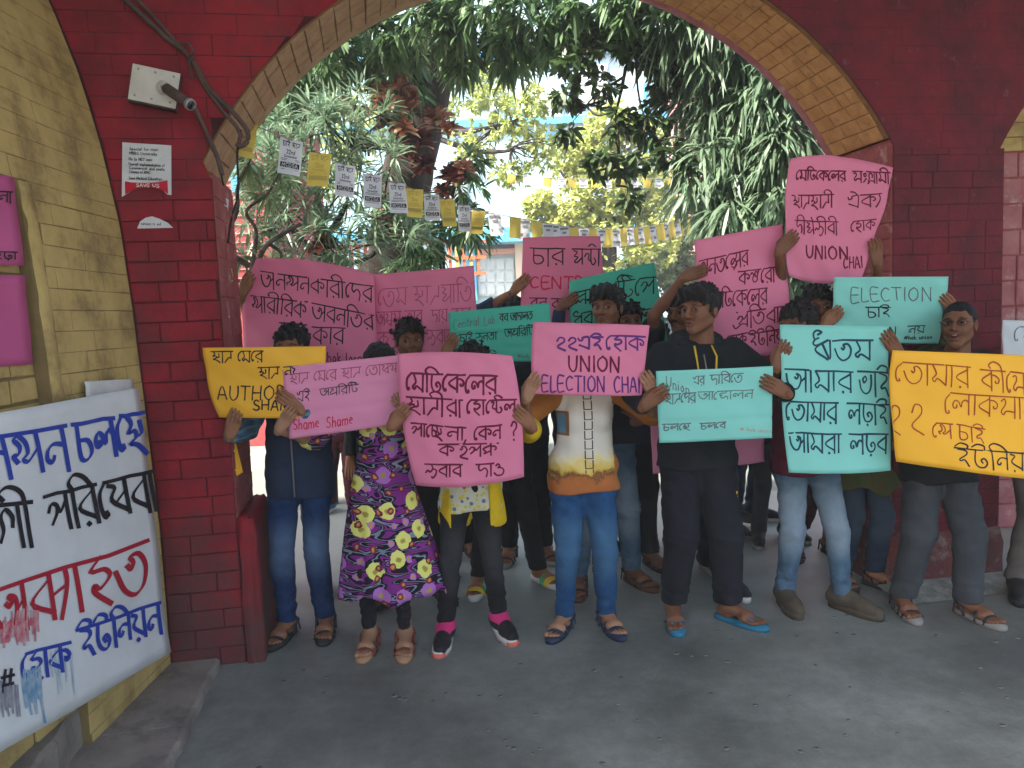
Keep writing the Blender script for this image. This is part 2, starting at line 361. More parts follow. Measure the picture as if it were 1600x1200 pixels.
gl('ঋ',10.5,0,'3.4,-2.8 5,-4 3,-5 1.2,-3.4 2,-.6 3.8,-1.4','2,-.6 1,1.6 3,2.4 8,0','8,0 2,4.6 8,9.6','5.4,1.8 9,9.4 9,0')
gl('খ',9.5,1,'8.5,0 8.5,10','1,3.6 1.6,1.6 3.6,1.4 4.2,3.4 1.6,6 1.4,7.6 3,8.4 4.4,7 8.5,9'); gl('গ',9,1,'8,0 8,10','1,8.8 2.4,6 2.2,3 4,1.2 6,3 5.6,5.2')
gl('ঘ',9,1,'8,0 8,10','1,1.2 4,2 1.4,4.6 4.4,5.2 1.6,8.2 4,8.8 8,5.6'); gl('জ',10,1,'.6,6.8 2.2,5 4,6.2 5.8,3.6 5,0','5.8,3.6 8.8,4.8 8.6,8 6.4,10.8 5,10')
gl('ট',8.5,1,'2,0 2,5.6 3.4,8.8 6,8.8 7.6,6.6 6,4.8','2,0 .6,-2.2 3.6,-3.2 7.4,-1.8'); gl('ঠ',8,1,'5,0 5,2','5,2 2,3.4 1.2,6.2 3.4,8.8 6.6,7.6 7,4.4 5,2')
gl('ধ',8.5,0,'7.5,0 7.5,10','7.5,2 2,5.6 7.5,9','7.5,2 2.4,1.6 1,-.6 3,-2 4.4,-1'); gl('প',9.5,1,'8.5,0 8.5,10','.6,4.4 2,2.6 4.2,3 3.8,5.4 1.6,7.8','4.2,3.2 5.4,5 8.5,1.8')
gl('ভ',10,1,'3,3 4.6,1.8 5.6,3.4 3.8,4.6 3,3','.6,3.6 1.6,7 4.4,8.8 7.4,8 9,5 8.8,1.4'); gl('য',8.5,1,'7.5,0 7.5,10','1,1.2 3.4,2.2 1.6,5.6 7.5,9.4')
gl('য়',8.5,1,'7.5,0 7.5,10','1,1.2 3.4,2.2 1.6,5.6 7.5,9.4','3,10.2 3.5,10.6 3.2,10.8'); gl('ষ',8.5,1,'7.5,0 7.5,10','1,1.2 3.4,2.2 1.6,5.6 7.5,9.4','3.6,6 7.5,3.4')
gl('ও',8.5,0,'2,1.8 3.4,.6 4.6,2 3.4,3.6 5.4,3.4 7.4,5.4 6.2,8.8 3,9.2 1,7.4'); gl('থ',9,1,'8,0 8,10','2,2.8 3.4,1.4 4.4,3 3,4.2 1.2,5.6 2,8 8,6.4')
gl('ং',5,0,'3.4,1.6 1.6,2.2 2,4.4 4,3.8 3.4,1.6','1.2,9.6 4,6.2'); gl('২',8,0,'1.2,3 3,.4 5.8,1 6,3.6 1.4,7.4 7,10.4')
gl('ত্র',9,1,'7.4,0 7.4,6.6','7.4,6.2 4.6,6 1,10.4'); gl('ন্ত্র',13,1,'8,0 7,3.6 4,3.4 2,5 2.4,7 4,6.4 6.4,4.6 8,7.4 6,9.4 2.6,8.6','12,0 11,5 8.6,5.6 5,10.6','12,0 12,10')
gl('ণ্ঠ',11,1,'9.6,0 8,2 6.4,1 5,3 6,5','1,3 2.4,1.6 4,3.6 3,6.2 4.4,8.8 7.4,7.6 7.6,4.4 9.6,0'); gl('ক্ষ',11.5,1,'6.5,0 6.5,10','6.5,1.2 1,4.4 3,6.4 1.2,8.4 6.5,6.2','6.5,2.2 9,2.4 10.4,4 9.6,5.4')
gl('চ্ছ',10.5,1,'1.6,0 1.4,7.6 4,8 5,5.4 3,3.8 1.6,4.2','5,0 6.2,2.6 4.8,4.8 7,4.6 7,6.6 4.4,8.2 7,8.6 10,11','7,6.6 9.4,5.2 9,2'); gl('স্ট',10.5,1,'1,1.6 3,1.6 1.8,5.4 5,7','5,0 5,8','5,6 5.6,8.8 8,9 9.4,7 8,5.2','5,0 3.4,-2.4 6.4,-3.2 9.6,-1.6')
gl('প্র',9,1,'8,0 8,10','.6,4.4 2,2.6 4.2,3 3.8,5.4 1.6,7.8','4.2,3.2 5.4,5 8,1.8','8,8.6 4,7.8 -1,10.6 -3,8'); gl('গ্র',9,1,'8,0 8,10','1,8.8 2.4,6 2.2,3 4,1.2 6,3 5.6,5.2','8,8.6 4,8 .6,11')
gl('স্থ',10,1,'1,2.2 2.6,1.4 3.4,3.6 1.2,6.8 4,7.6 9,4','9,0 9,10'); gl('ন্দ',9.5,1,'8,0 6.4,2.4 3.4,2.4 1.6,4 2.4,5.4 4,4.6','2.4,6 4,8.8 8,6.4 8.6,10.4'); gl('ন্ধ',9.5,1,'8.5,0 8.5,10','8.5,3 5,3 2,4.6 4,5.6 2,7 8.5,9')
gl('ণ্ট',11,1,'1,4.4 2.4,2.6 4.4,3.4 4,6 6,7.4','6,0 6,7.4 8,9.4 10,7.4 8.6,5.4','4,-1.8 6.8,-3.2 10,-1.6'); gl('ব্য',12,1,'6.5,0 6.5,10','6.5,1.2 1,5.2 6.5,8.6','11,0 10.8,3.6 8.4,10.4','6.5,5 8.6,4.2 10.8,3.6')
gl('ক্য',14,1,'6.5,0 6.5,10','6.5,1.2 .8,5.2 6.5,8.6','6.5,2.2 9,2.4 9.6,4.4 8.4,5','12.6,1 13,4.6 10,10.4'); gl('র্ঘ',9,1,'8,0 8,10','1,1.2 4,2 1.4,4.6 4.4,5.2 1.6,8.2 4,8.8 8,5.6','6.4,-3 8,0')
gl('র্তৃ',10,1,'4,3.6 4.8,4.4 5.6,3.2 5,2 7.4,1.8 9,4.4 7,7.4 4,9.6 9.4,11.4','8,-3.4 6.6,0'); gl('প্ল',10,1,'9,0 9,10','.6,3.6 2.2,2 3.8,2.4 3,4.4 9,2.4','9,7 7,6 5.6,8 4,6.6 2.6,8.4')
gl('া',3,1,'1.6,0 1.6,10'); gl('ি',3,1,'1.8,0 1.8,10','1.8,0 .8,-2 3.4,-3.8 7,-2.8 9.6,-.2'); gl('ী',3.4,1,'1.6,10 1.6,0 .2,-3 -3.4,-4 -6.4,-2.4 -5.4,-1')
gl('ে',4,0,'3.2,.6 1.2,3 .8,6.6 1.6,9.2 2.8,9 2.4,8'); gl('ৈ',4,0,'3.2,.6 1.2,3 .8,6.6 1.6,9.2 2.8,9','3,0 2.6,-3'); gl('ু',0,0,'-5,9.6 -3.4,10.4 -1.8,9 -1.6,11.6'); gl('ৃ',0,0,'-5,9.6 -2.4,9.4 -5,11.6 -1.6,13')
gl(' ',5,0)
for k, w, *s in [
 ('A',8,'.6,10 4,0 7.4,10','2,6.4 6,6.4'),('B',7,'1,10 1,0 4.6,.6 5.4,2.8 1,4.6 5.6,5.4 6.2,8.4 4,10 1,10'),('C',7.6,'6.8,1.4 4.4,0 1.6,2.4 1,6 3,9.6 6.8,8.8'),
 ('D',8,'1,0 1,10 4.6,9.4 7,6 6,2 3.4,.2 1,0'),('E',7,'6.4,0 1,0 1,10 6.6,9.8','1,4.8 5.6,4.6'),('G',8,'6.8,1.4 4.4,0 1.6,2.4 1,6 3,9.6 6.6,8.8 6.8,5.6 4.4,5.6'),('H',8,'1,0 1,10','7,0 7,10','1,5 7,4.8'),
 ('I',3,'1.5,0 1.5,10'),('L',6.4,'1,0 1,10 6,9.8'),('M',9,'1,10 1.4,0','1.4,0 4.5,7','4.5,7 7.6,0','7.6,0 8,10'),('N',8.4,'1,10 1,0','1,0 7.2,10','7.2,10 7.4,0'),('O',8.8,'4.4,0 1.4,2.6 1.2,7.2 4.2,10 7.4,7.4 7.4,2.6 4.4,0'),
 ('R',7.4,'1,10 1,0 4.6,.4 5.8,2.6 4.4,5 1,5.2','3,5.2 6.6,10'),('S',7,'6,1.2 3.6,0 1.4,1.8 2.4,4.4 5.4,6 6,8.6 3.4,10 .8,8.8'),('T',7.6,'.4,0 7.4,0','3.8,0 3.8,10'),('U',8,'1,0 1.2,7 3.8,10 6.6,7.4 7,0'),
 ('V',7,'.6,0 3.4,10 6.4,0'),('Y',7,'.6,0 3.4,4.6 6.4,0','3.4,4.6 3.4,10'),('#',8,'2.6,1 1.6,9.4','6,1 5,9.4','.6,3.6 7.4,3.4','.4,6.8 7,6.6'),('?',7,'1,2.4 3,0 5.8,1 5.4,3.6 3.2,5.4 3.4,7.6','3.3,9.6 3.6,10'),('P',7,'1,10 1,0 4.8,.4 5.8,3 4.2,5.2 1,5.4'),
 ('a',6,'5,4.6 2.4,4 1,6.8 2.4,9.8 5,8 5.2,4.4 5.4,10'),('b',6,'1,0 1,10','1,6 3.4,4.4 5,7 3.6,9.8 1,9.4'),('c',5,'4.6,5 2.4,4.2 1,7 2.6,9.8 4.8,9'),('d',6,'5,0 5,10','5,5 2.4,4.4 1,7 2.4,9.8 5,9'),('e',5.6,'1,7 4.6,6.4 3.4,4.2 1.4,5.4 1.4,8.8 4.6,9.6'),
 ('h',6,'1,0 1,10','1,6 3.4,4.6 4.8,6 5,10'),('i',2.6,'1.3,4.4 1.3,10','1.3,2 1.5,2.4'),('l',2.8,'1.3,0 1.3,9.8'),('m',8.6,'1,4.4 1,10','1,5.6 3,4.4 4.4,5.8 4.4,10','4.4,5.8 6.4,4.4 7.8,6 7.8,10'),('n',6,'1,4.4 1,10','1,5.8 3.4,4.4 5,6 5,10'),
 ('o',6,'3,4.2 1,7 3,10 5,7 3,4.2'),('r',4.4,'1,4.4 1,10','1,6 2.6,4.4 4,4.8'),('t',4.4,'2,1 2,9.2 4,9.6','.6,4 4,4'),('k',5.6,'1,0 1,10','4.6,4.4 1,7.2 5,10'),('u',6,'1,4.4 1.2,8.8 3.4,9.8 5,8 5,4.4','5,8 5.4,10'),('v',5,'.6,4.4 2.4,10 4.6,4.4'),('s',5,'4.4,5 2,4.4 1.6,6.4 4.4,8 3.6,9.8 1,9.2'),
 ('2',6.4,'1,2.4 3,0 5.4,1.6 4.6,4.6 1,10 6,9.8'),('f',4,'3.6,.6 2,1.4 2,10','.6,4.4 3.6,4.4'),('p',6,'1,4.4 1,13','1,6 3.4,4.4 5,7 3.6,9.8 1,9.4'),('w',7.4,'.6,4.4 2,10 3.8,5.4 5.4,10 6.8,4.4'),('y',5.4,'.8,4.4 3,9','5,4.4 2,13'),('.',2.6,'1.2,9.6 1.4,10')]:
    gl(k, w + .8, 0, *s)
KEYS = sorted(GL, key=len, reverse=True); VOW = 'ািীুৃেৈো'
def layout(text):
    out = []; i = 0
    while i < len(text):
        k = next((k for k in KEYS if text.startswith(k, i) and not (len(k) == 1 and k in 'ািীুৃেৈ')), None)
        if k is None:
            if text[i] in GL: out.append(text[i])
            i += 1; continue
        i += len(k); v = text[i] if i < len(text) and text[i] in VOW else ''
        if v: i += 1
        if v in ('ে','ৈ','ি'): out += [v, k]
        elif v == 'ো': out += ['ে', k, 'া']
        elif v: out += [k, v]
        else: out.append(k)
    return out
def strokes(text, x0, y0, x1, y1, h, slant=0.0, jit=.25, seed=0, skip=()):
    rs = np.random.RandomState(seed + len(text)); L = layout(text); W = sum(GL[k][0] for k in L) or 1
    ex = np.array([x1-x0, y1-y0], float) / W; ey = np.array([slant*h, h], float) / 10; o = np.array([x0, y0], float)
    out = []; cx = 0; hs = None
    for k in L + [' ']:
        w, hd, st = GL[k]
        if hd and hs is None: hs = cx - .4
        if not hd and w > 0 and hs is not None:
            n = 4; q = [(hs + (cx+.5-hs)*t/n, rs.randn()*.12) for t in range(n+1)]
            out.append(np.array([o + ex*a + ey*b for a, b in q])); hs = None
        g = rs.randn(2)*jit*.5; sc = 1 + rs.randn()*.04
        for s in st:
            q = np.array([((x + rs.randn()*jit*.25 + g[0]*.5), (y*sc + rs.randn()*jit*.25 + (g[1]*.3 if not hd else 0))) for x, y in s])
            pts = smoothpts(q, 4)
            out.append(np.array([o + ex*(cx+a) + ey*b for a, b in pts]))
        cx += w
    return out
def ribbon(pts, w, nib=None):
    pts = np.asarray(pts); d = np.gradient(pts, axis=0); L = np.linalg.norm(d, axis=1, keepdims=True) + 1e-9; d = d / L
    nn = np.stack([-d[:,1], d[:,0]], 1); n = len(pts)
    if nib is not None:
        a = np.arctan2(d[:,1], d[:,0]); ww = w * (.38 + .75*np.abs(np.sin(a - nib)))
    else: ww = w * (1 + .15*np.sin(np.linspace(0, 5, n) + pts[0,0]))
    ww = ww[:, None] / 2; e = d * w * .3
    P2 = pts.copy(); P2[0] -= e[0]; P2[-1] += e[-1]
    return np.concatenate([P2 + nn*ww, P2 - nn*ww]), [(i, i+1, n+i+1, n+i) for i in range(n-1)]
class Sheet:                                        # a paper sheet: four corners and four edge middles in photo pixels, each with its own depth
    def __init__(s, c, Y, mid=None, bulge=0.0, wave=.006, seed=0, crease=()):
        s.c = np.array(c, float); s.Y = np.array([Y]*4 if np.isscalar(Y) else Y, float)
        tl, tr, br, bl = s.c; s.m = np.array([(tl+tr)/2, (tr+br)/2, (br+bl)/2, (bl+tl)/2])
        if mid:
            for i, q in mid.items(): s.m[i] = q
        s.W = np.array([P(*s.c[i], s.Y[i]) for i in range(4)])
        ym = [(s.Y[0]+s.Y[1])/2, (s.Y[1]+s.Y[2])/2, (s.Y[2]+s.Y[3])/2, (s.Y[3]+s.Y[0])/2]
        s.WM = np.array([P(*s.m[i], ym[i]) for i in range(4)])
        s.n = nrm(np.cross(s.W[3]-s.W[0], s.W[1]-s.W[0])); s.n = s.n if s.n[1] < 0 else -s.n
        s.b = bulge; s.w = wave; s.sd = seed; s.cr = crease
    @staticmethod
    def coons(C, Mi, u, v):
        u = u[:, None]; v = v[:, None]; tl, tr, br, bl = C
        q = lambda a, m, b, t: a*(1-t)*(1-2*t) + 4*m*t*(1-t) + b*t*(2*t-1)
        top = q(tl, Mi[0], tr, u); bot = q(bl, Mi[2], br, u); lf = q(tl, Mi[3], bl, v); rt = q(tr, Mi[1], br, v)
        return top*(1-v) + bot*v + lf*(1-u) + rt*u - (tl*(1-u)*(1-v) + tr*u*(1-v) + br*u*v + bl*(1-u)*v)
    def world(s, u, v, off=0.0):
        W = s.coons(s.W, s.WM, u, v); a = s.sd
        z = s.b*4*u*(1-u)*(.4+.6*v) + s.w*(np.sin(5*u+3*v+a)+.6*np.sin(9*v-4*u+2*a)+.35*np.sin(15*u+11*v+a)+.25*np.sin(23*u-17*v+3*a))
        z = z + .35*s.w*np.abs(((u*3.1+v*2.3+a) % 1)-.5) + .3*s.w*np.abs(((u*2.2-v*3.7+a*1.3) % 1)-.5)
        for (ax, t, am) in s.cr: z = z + am*np.maximum(0, 1-np.abs((v if ax == 'v' else u) - t)/.05)
        return W + s.n*(z + off)[:, None]
    def uv(s, p):
        p = np.asarray(p, float); x0, y0 = s.c.min(0); x1, y1 = s.c.max(0)
        u = (p[:,0]-x0)/(x1-x0); v = (p[:,1]-y0)/(y1-y0); e = 1e-3
        for _ in range(7):
            f = s.coons(s.c, s.m, u, v); fu = (s.coons(s.c, s.m, u+e, v)-f)/e; fv = (s.coons(s.c, s.m, u, v+e)-f)/e; r = p - f
            D = fu[:,0]*fv[:,1]-fu[:,1]*fv[:,0] + 1e-9
            u = u + np.clip((r[:,0]*fv[:,1]-r[:,1]*fv[:,0])/D, -.3, .3); v = v + np.clip((fu[:,0]*r[:,1]-fu[:,1]*r[:,0])/D, -.3, .3)
        return np.clip(u, .004, .996), np.clip(v, .004, .996)
    def build(s, root, m, nx=34, ny=26, name='sheet', thick=.0012):
        u, v = np.meshgrid(np.linspace(0,1,nx), np.linspace(0,1,ny)); u = u.ravel(); v = v.ravel()
        A = s.world(u, v, 0); B = s.world(u, v, -thick); n = nx*ny; F = []
        for j in range(ny-1):
            for i in range(nx-1):
                a = j*nx+i; F += [(a, a+nx, a+nx+1, a+1), (n+a, n+a+1, n+a+nx+1, n+a+nx)]
        for i in range(nx-1): F += [(i, i+1, n+i+1, n+i), ((ny-1)*nx+i, n+(ny-1)*nx+i, n+(ny-1)*nx+i+1, (ny-1)*nx+i+1)]
        for j in range(ny-1): F += [(j*nx, n+j*nx, n+(j+1)*nx, (j+1)*nx), (j*nx+nx-1, (j+1)*nx+nx-1, n+(j+1)*nx+nx-1, n+j*nx+nx-1)]
        return mesh(name, np.concatenate([A, B]) - np.array(root.location), np.array(F), m, root, smooth=True)
    def write(s, root, sts, w, m, name='lettering', nib=None, off=.0015):
        V = []; F = []; n = 0
        for k, st in enumerate(sts):
            rv, rf = ribbon(st, w, nib); u, v = s.uv(rv); V.append(s.world(u, v, off + .00012*(k % 5))); F += [(a+n, b+n, c+n, d+n) for a,b,c,d in rf]; n += len(rv)
        return mesh(name, np.concatenate(V) - np.array(root.location), np.array(F), m, root)
# ------------------------------------------------------------------ ground
def floor_mat():
    m, nt, b = newmat('worn_concrete_floor'); L = nt.links.new; tc = N(nt, 'ShaderNodeTexCoord'); co = tc.outputs['Object']
    n1 = N(nt, 'ShaderNodeTexNoise', Scale=1.1, Detail=9, Roughness=.62); L(co, n1.inputs['Vector'])
    r1 = N(nt, 'ShaderNodeValToRGB'); e = r1.color_ramp.elements; e[0].position = .36; e[1].position = .68; e[0].color = (.085,.093,.089,1); e[1].color = (.215,.232,.222,1); L(n1.outputs[0], r1.inputs[0])
    n2 = N(nt, 'ShaderNodeTexNoise', Scale=14, Detail=10, Roughness=.75); L(co, n2.inputs['Vector'])
    mx = N(nt, 'ShaderNodeMix', data_type='RGBA', blend_type='OVERLAY'); mx.inputs[0].default_value = .6; L(r1.outputs[0], mx.inputs[6]); L(n2.outputs[0], mx.inputs[7])
    # whitish lime scuffs beside the left pier and scattered chips
    n4 = N(nt, 'ShaderNodeTexNoise', Scale=3.2, Detail=12, Roughness=.8, Distortion=.6); L(co, n4.inputs['Vector'])
    r4 = N(nt, 'ShaderNodeValToRGB'); r4.color_ramp.elements[0].position = .61; r4.color_ramp.elements[1].position = .74; L(n4.outputs[0], r4.inputs[0])
    m4 = N(nt, 'ShaderNodeMix', data_type='RGBA'); L(r4.outputs[0], m4.inputs[0]); L(mx.outputs[2], m4.inputs[6]); m4.inputs[7].default_value = (.30,.31,.285,1)
    # paler tone towards and beyond the arch
    sp = N(nt, 'ShaderNodeSeparateXYZ'); L(co, sp.inputs[0]); ad = N(nt, 'ShaderNodeMath', operation='MULTIPLY_ADD'); L(n1.outputs[0], ad.inputs[0]); ad.inputs[1].default_value = 1.6; L(sp.outputs[1], ad.inputs[2])
    mr = N(nt, 'ShaderNodeMapRange', interpolation_type='SMOOTHSTEP'); mr.inputs[1].default_value = 3.9; mr.inputs[2].default_value = 6.2; L(ad.outputs[0], mr.inputs[0])
    m5 = N(nt, 'ShaderNodeMix', data_type='RGBA'); L(mr.outputs[0], m5.inputs[0]); L(m4.outputs[2], m5.inputs[6]); m5.inputs[7].default_value = (.22,.235,.21,1)
    L(m5.outputs[2], b.inputs['Base Color'])
    nr = N(nt, 'ShaderNodeMapRange'); nr.inputs[3].default_value = .38; nr.inputs[4].default_value = .7; L(n2.outputs[0], nr.inputs[0]); L(nr.outputs[0], b.inputs['Roughness'])
    nb = N(nt, 'ShaderNodeTexNoise', Scale=40, Detail=8, Roughness=.7); L(co, nb.inputs['Vector'])
    bp = N(nt, 'ShaderNodeBump'); bp.inputs['Strength'].default_value = .5; bp.inputs['Distance'].default_value = .006; L(nb.outputs[0], bp.inputs['Height']); L(bp.outputs[0], b.inputs['Normal'])
    return m
M['floor'] = floor_mat()
M['pave'] = mat('pale_courtyard_concrete', (.20,.21,.185), (.15,.16,.14), 1.5, .8, .4, 40, c3=(.17,.17,.15), s3=3, lo3=.55, hi3=.7)
M['earth'] = mat('courtyard_earth', (.2,.17,.13), (.13,.12,.085), 1.2, .95)
mesh('ground', [(-60,-30,-.02),(60,-30,-.02),(60,90,-.02),(-60,90,-.02)], [(0,1,2,3)], M['earth'], kind='structure')
def grid(name, x0, x1, y0, y1, z, m, step=.25, amp=.003):
    nx = int((x1-x0)/step)+1; ny = int((y1-y0)/step)+1
    X, Y = np.meshgrid(np.linspace(x0,x1,nx), np.linspace(y0,y1,ny)); Z = z + amp*np.sin(X*3.1+Y)*np.cos(Y*2.3-X)
    a = (np.arange(ny-1)[:,None]*nx + np.arange(nx-1)[None]).ravel()
    return mesh(name, np.stack([X.ravel(), Y.ravel(), Z.ravel()], 1), np.stack([a,a+1,a+nx+1,a+nx],1), m, smooth=True, kind='structure')
grid('floor', -5, 9, -4, 6.4, 0, M['floor'])
grid('pavement', -14, 14, 6.2, 19, -.004, M['pave'], .5)
# chips and pits knocked out of the concrete, too many to count
mb = MB(); rs = np.random.RandomState(3)
for _ in range(140):
    x = rs.uniform(-1.25, 3.3); y = rs.uniform(1.9, 3.75); r = rs.uniform(.004,.009); k = 7; a0 = rs.rand()*6
    pts = [(x + r*rs.uniform(.8,1.2)*math.cos(a0+6.283*i/k)*1.15, y + r*rs.uniform(.7,1.3)*math.sin(a0+6.283*i/k)) for i in range(k)]
    V = [(p, q, .0062) for p, q in pts] + [(x+(p-x)*1.7, y+(q-y)*1.7, .0034) for p, q in pts]
    mb.add(V, [tuple(range(k))], 0); mb.add(V, [(i, k+i, k+(i+1)%k, (i+1)%k) for i in range(k)], 1)
mb.build('floor_pits', mats=[mat('pit_painted_shade', (.075,.075,.068)), mat('pit_rim_grit', (.17,.175,.16), (.12,.125,.115), 60)], kind='stuff')  # dark centres put the shade of the holes into the colour
# ------------------------------------------------------------------ brick helpers
def brick_piece(parent, mp, q, name, m, rs, proud=.006, ch=.005, loc=None):
    # q: four (a, b) corners anticlockwise; mp(a, b, off) -> parent-space point
    q = np.array(q, float); c = q.mean(0); g = rs.uniform(-.0016, .0016, (4,2)); q = q + g
    d = (c - q); Ln = np.linalg.norm(d, axis=1, keepdims=True)+1e-9; i1 = q + d/Ln*ch*1.4
    pr = proud * rs.uniform(.55, 1.35); tl = rs.uniform(-.0006,.0006,4)
    V = [mp(a,b,-.004) for a,b in q] + [mp(a,b,pr*.55) for a,b in q] + [mp(a,b,pr+t) for (a,b),t in zip(i1,tl)]
    mid = mp(*c, pr + rs.uniform(-.0003,.0008)); V.append(mid)
    F = [(i,(i+1)%4,4+(i+1)%4,4+i) for i in range(4)] + [(4+i,4+(i+1)%4,8+(i+1)%4,8+i) for i in range(4)] + [(8+i,8+(i+1)%4,12) for i in range(4)]
    V = np.array(V); o = V.mean(0)
    ob = mesh(name, V - o, F, m, parent, smooth=False, loc=o); return ob
def courses(parent, mp, aL, aR, z0, z1, ch, bl, name, m, rs, proud=.006, gap=.007, zphase=0, cond=None, mfn=None, minw=.010):
    k = 0; z = z0; n = 0
    while z < z1 - .02:
        zt = min(z + ch, z1); b0, b1 = z + gap/2, zt - gap/2
        l0, l1 = aL(b0), aL(b1); r0, r1 = aR(b0), aR(b1)
        lo, hi = min(l0, l1), max(r0, r1); a = lo - (bl*.5 if k % 2 else 0) - rs.uniform(0, .02)
        while a < hi:
            w = bl * rs.uniform(.9, 1.1) * (.5 if rs.rand() < .16 else 1); e = a + w
            x0, x1 = a + gap/2, e - gap/2
            q = [(max(x0,l0), b0), (min(x1,r0), b0), (min(x1,r1), b1), (max(x0,l1), b1)]
            if q[1][0]-q[0][0] > minw and q[2][0]-q[3][0] > minw*.4 and (cond is None or cond((x0+x1)/2, (b0+b1)/2)):
                brick_piece(parent, mp, q, name, mfn((x0+x1)/2, (b0+b1)/2) if mfn else m, rs, proud); n += 1
            a = e
        z = zt; k += 1
    return n
# ------------------------------------------------------------------ the red arcade wall
WA = np.array([-1.42, 3.45]); WY = R(10); WD = np.array([math.cos(WY), math.sin(WY)]); WN = np.array([-WD[1], WD[0]]); WT = .5
def onw(px, py, t=0.0):
    d = ray(px, py); k = (WA @ WN + t) / (d[:2] @ WN); p = d * k; return p[:2] @ WD - WA @ WD, p[2] + CAMH
def YW(px, py, off=.012): d = ray(px, py); k = (WA @ WN - off) / (d[:2] @ WN); return d[1]*k
def wl(s, z, t=0.0): p = WA + WD*s + WN*t; return np.array([p[0], p[1], z])
_ez = [0,.665,.958,1.317,1.669,2.015,2.354,2.619,2.942,4.4]; _es = [-.195,-.195,-.206,-.22,-.235,-.258,-.308,-.363,-.46,-1.15]
edgeL = lambda z: float(np.interp(z, _ez, _es))
ARC = (1.805, 1.388, 1.92)
def arc_half(z): return math.sqrt(max(0, ARC[2]**2 - (z-ARC[1])**2))
def openL(z): return .14 if z < 2.235 else (ARC[0]-arc_half(z) if z < 3.307 else ARC[0])
def openR(z): return 3.47 if z < 2.38 else (ARC[0]+arc_half(z) if z < 3.307 else ARC[0])
PR = 4.125
def open2(z): return PR if z < 2.33 else (PR-.14+1.79-math.sqrt(max(0, ARC[2]**2-(z-ARC[1])**2)) if z < 3.307 else PR+1.65)
wall = thing('arcade_wall', 'dark red painted brick arcade wall whose wide arch frames the protesters', 'wall', (WA[0], WA[1], 0), WY)
mb = MB(); zs = [0] + list(np.arange(.1, 2.2, .1)) + [2.2, 2.235] + list(np.arange(2.26, 3.30, .035)) + [3.3065, 3.5, 4.4]
def slab(mb, a0, a1, b0, b1, z0, z1, m0=0):          # a*: left edges at z0/z1, b*: right edges
    V = [(a0,0,z0),(b0,0,z0),(b1,0,z1),(a1,0,z1),(a0,WT,z0),(b0,WT,z0),(b1,WT,z1),(a1,WT,z1)]
    mb.add(V, [(0,1,2,3),(7,6,5,4)], m0)
for z0, z1 in zip(zs, zs[1:]):
    e = 1e-6
    if z1 <= 3.307:
        slab(mb, edgeL(z0), edgeL(z1), openL(z0+e), openL(z1), z0, z1)
        slab(mb, openR(z0+e), openR(z1), open2(z0+e), open2(z1), z0, z1)
    else:
        slab(mb, edgeL(z0), edgeL(z1), 7.0, 7.0, z0, z1)
mb.build('masonry', mat('red_paint_over_mortar', (.06,.010,.012), (.035,.009,.010), 6, .75, .6, 50), wall)
def surf(name, fn, zz, m, t0=0, t1=WT, n=6):        # reveal or soffit: a strip following the opening edge through the wall's thickness
    V = []; F = []
    for i, z in enumerate(zz):
        for j in range(n+1): V.append((*[fn(z)][0:1], t0 + (t1-t0)*j/n, z))
    for i in range(len(zz)-1):
        for j in range(n): a = i*(n+1)+j; F.append((a, a+1, a+n+2, a+n+1))
    return mesh(name, V, F, m, wall)
M['jamb'] = mat('rose_jamb', (.30,.075,.075), (.22,.05,.05), 7, .8, .6, 50, c3=(.38,.22,.19), s3=12, lo3=.55, hi3=.68)  # jambs a lighter, pinker red than the wall front
surf('jamb', lambda z: .14, np.linspace(0, 2.235, 12), M['jamb']); surf('jamb', lambda z: 3.47, np.linspace(0, 2.38, 12), M['jamb']); surf('jamb', lambda z: PR, np.linspace(0, 2.33, 12), M['maroon'])
def arcpt(th, t, off=0): return np.array([ARC[0] + (ARC[2]-off)*math.cos(th), t, ARC[1] + (ARC[2]-off)*math.sin(th)])
thR = math.asin((2.38-ARC[1])/ARC[2]); thL = math.pi - math.asin((2.235-ARC[1])/ARC[2])
def soff(name, a, b, m, n=40):
    V = [arcpt(a+(b-a)*i/n, WT*j/4, -.001) for i in range(n+1) for j in range(5)]
    return mesh(name, V, [(i*5+j, i*5+j+1, i*5+j+6, i*5+j+5) for i in range(n) for j in range(4)], m, wall)
soff('soffit', thR, thL, mat('soffit_mortar', (.26,.13,.05), (.16,.08,.035), 14, .9, .8, 80))
soff2 = MB()
V = [(PR-.14+1.79-math.sqrt(max(0, ARC[2]**2-(z-ARC[1])**2)), t, z) for z in np.linspace(2.33, 3.306, 20) for t in (0, WT)]
soff2.add(V, [(2*i, 2*i+1, 2*i+3, 2*i+2) for i in range(19)]); soff2.build('soffit', M['yellow'], wall)
rs = np.random.RandomState(11); mpf = lambda a, z, off: np.array([a, -off, z])
worn = lambda a, z: M['red']
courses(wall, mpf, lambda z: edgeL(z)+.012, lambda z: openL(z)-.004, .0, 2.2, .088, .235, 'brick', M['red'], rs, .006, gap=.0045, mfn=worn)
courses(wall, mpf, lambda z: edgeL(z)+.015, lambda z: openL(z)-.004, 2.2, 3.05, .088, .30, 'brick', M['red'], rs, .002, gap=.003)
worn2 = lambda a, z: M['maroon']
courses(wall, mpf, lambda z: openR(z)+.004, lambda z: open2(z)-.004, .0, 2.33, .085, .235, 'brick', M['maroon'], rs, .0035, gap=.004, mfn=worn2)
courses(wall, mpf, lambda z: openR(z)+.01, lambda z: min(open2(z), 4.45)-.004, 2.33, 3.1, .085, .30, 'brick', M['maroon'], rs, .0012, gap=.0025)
mpj = lambda t, z, off: np.array([.14+off, t, z]); mpj2 = lambda t, z, off: np.array([3.47-off, t, z])
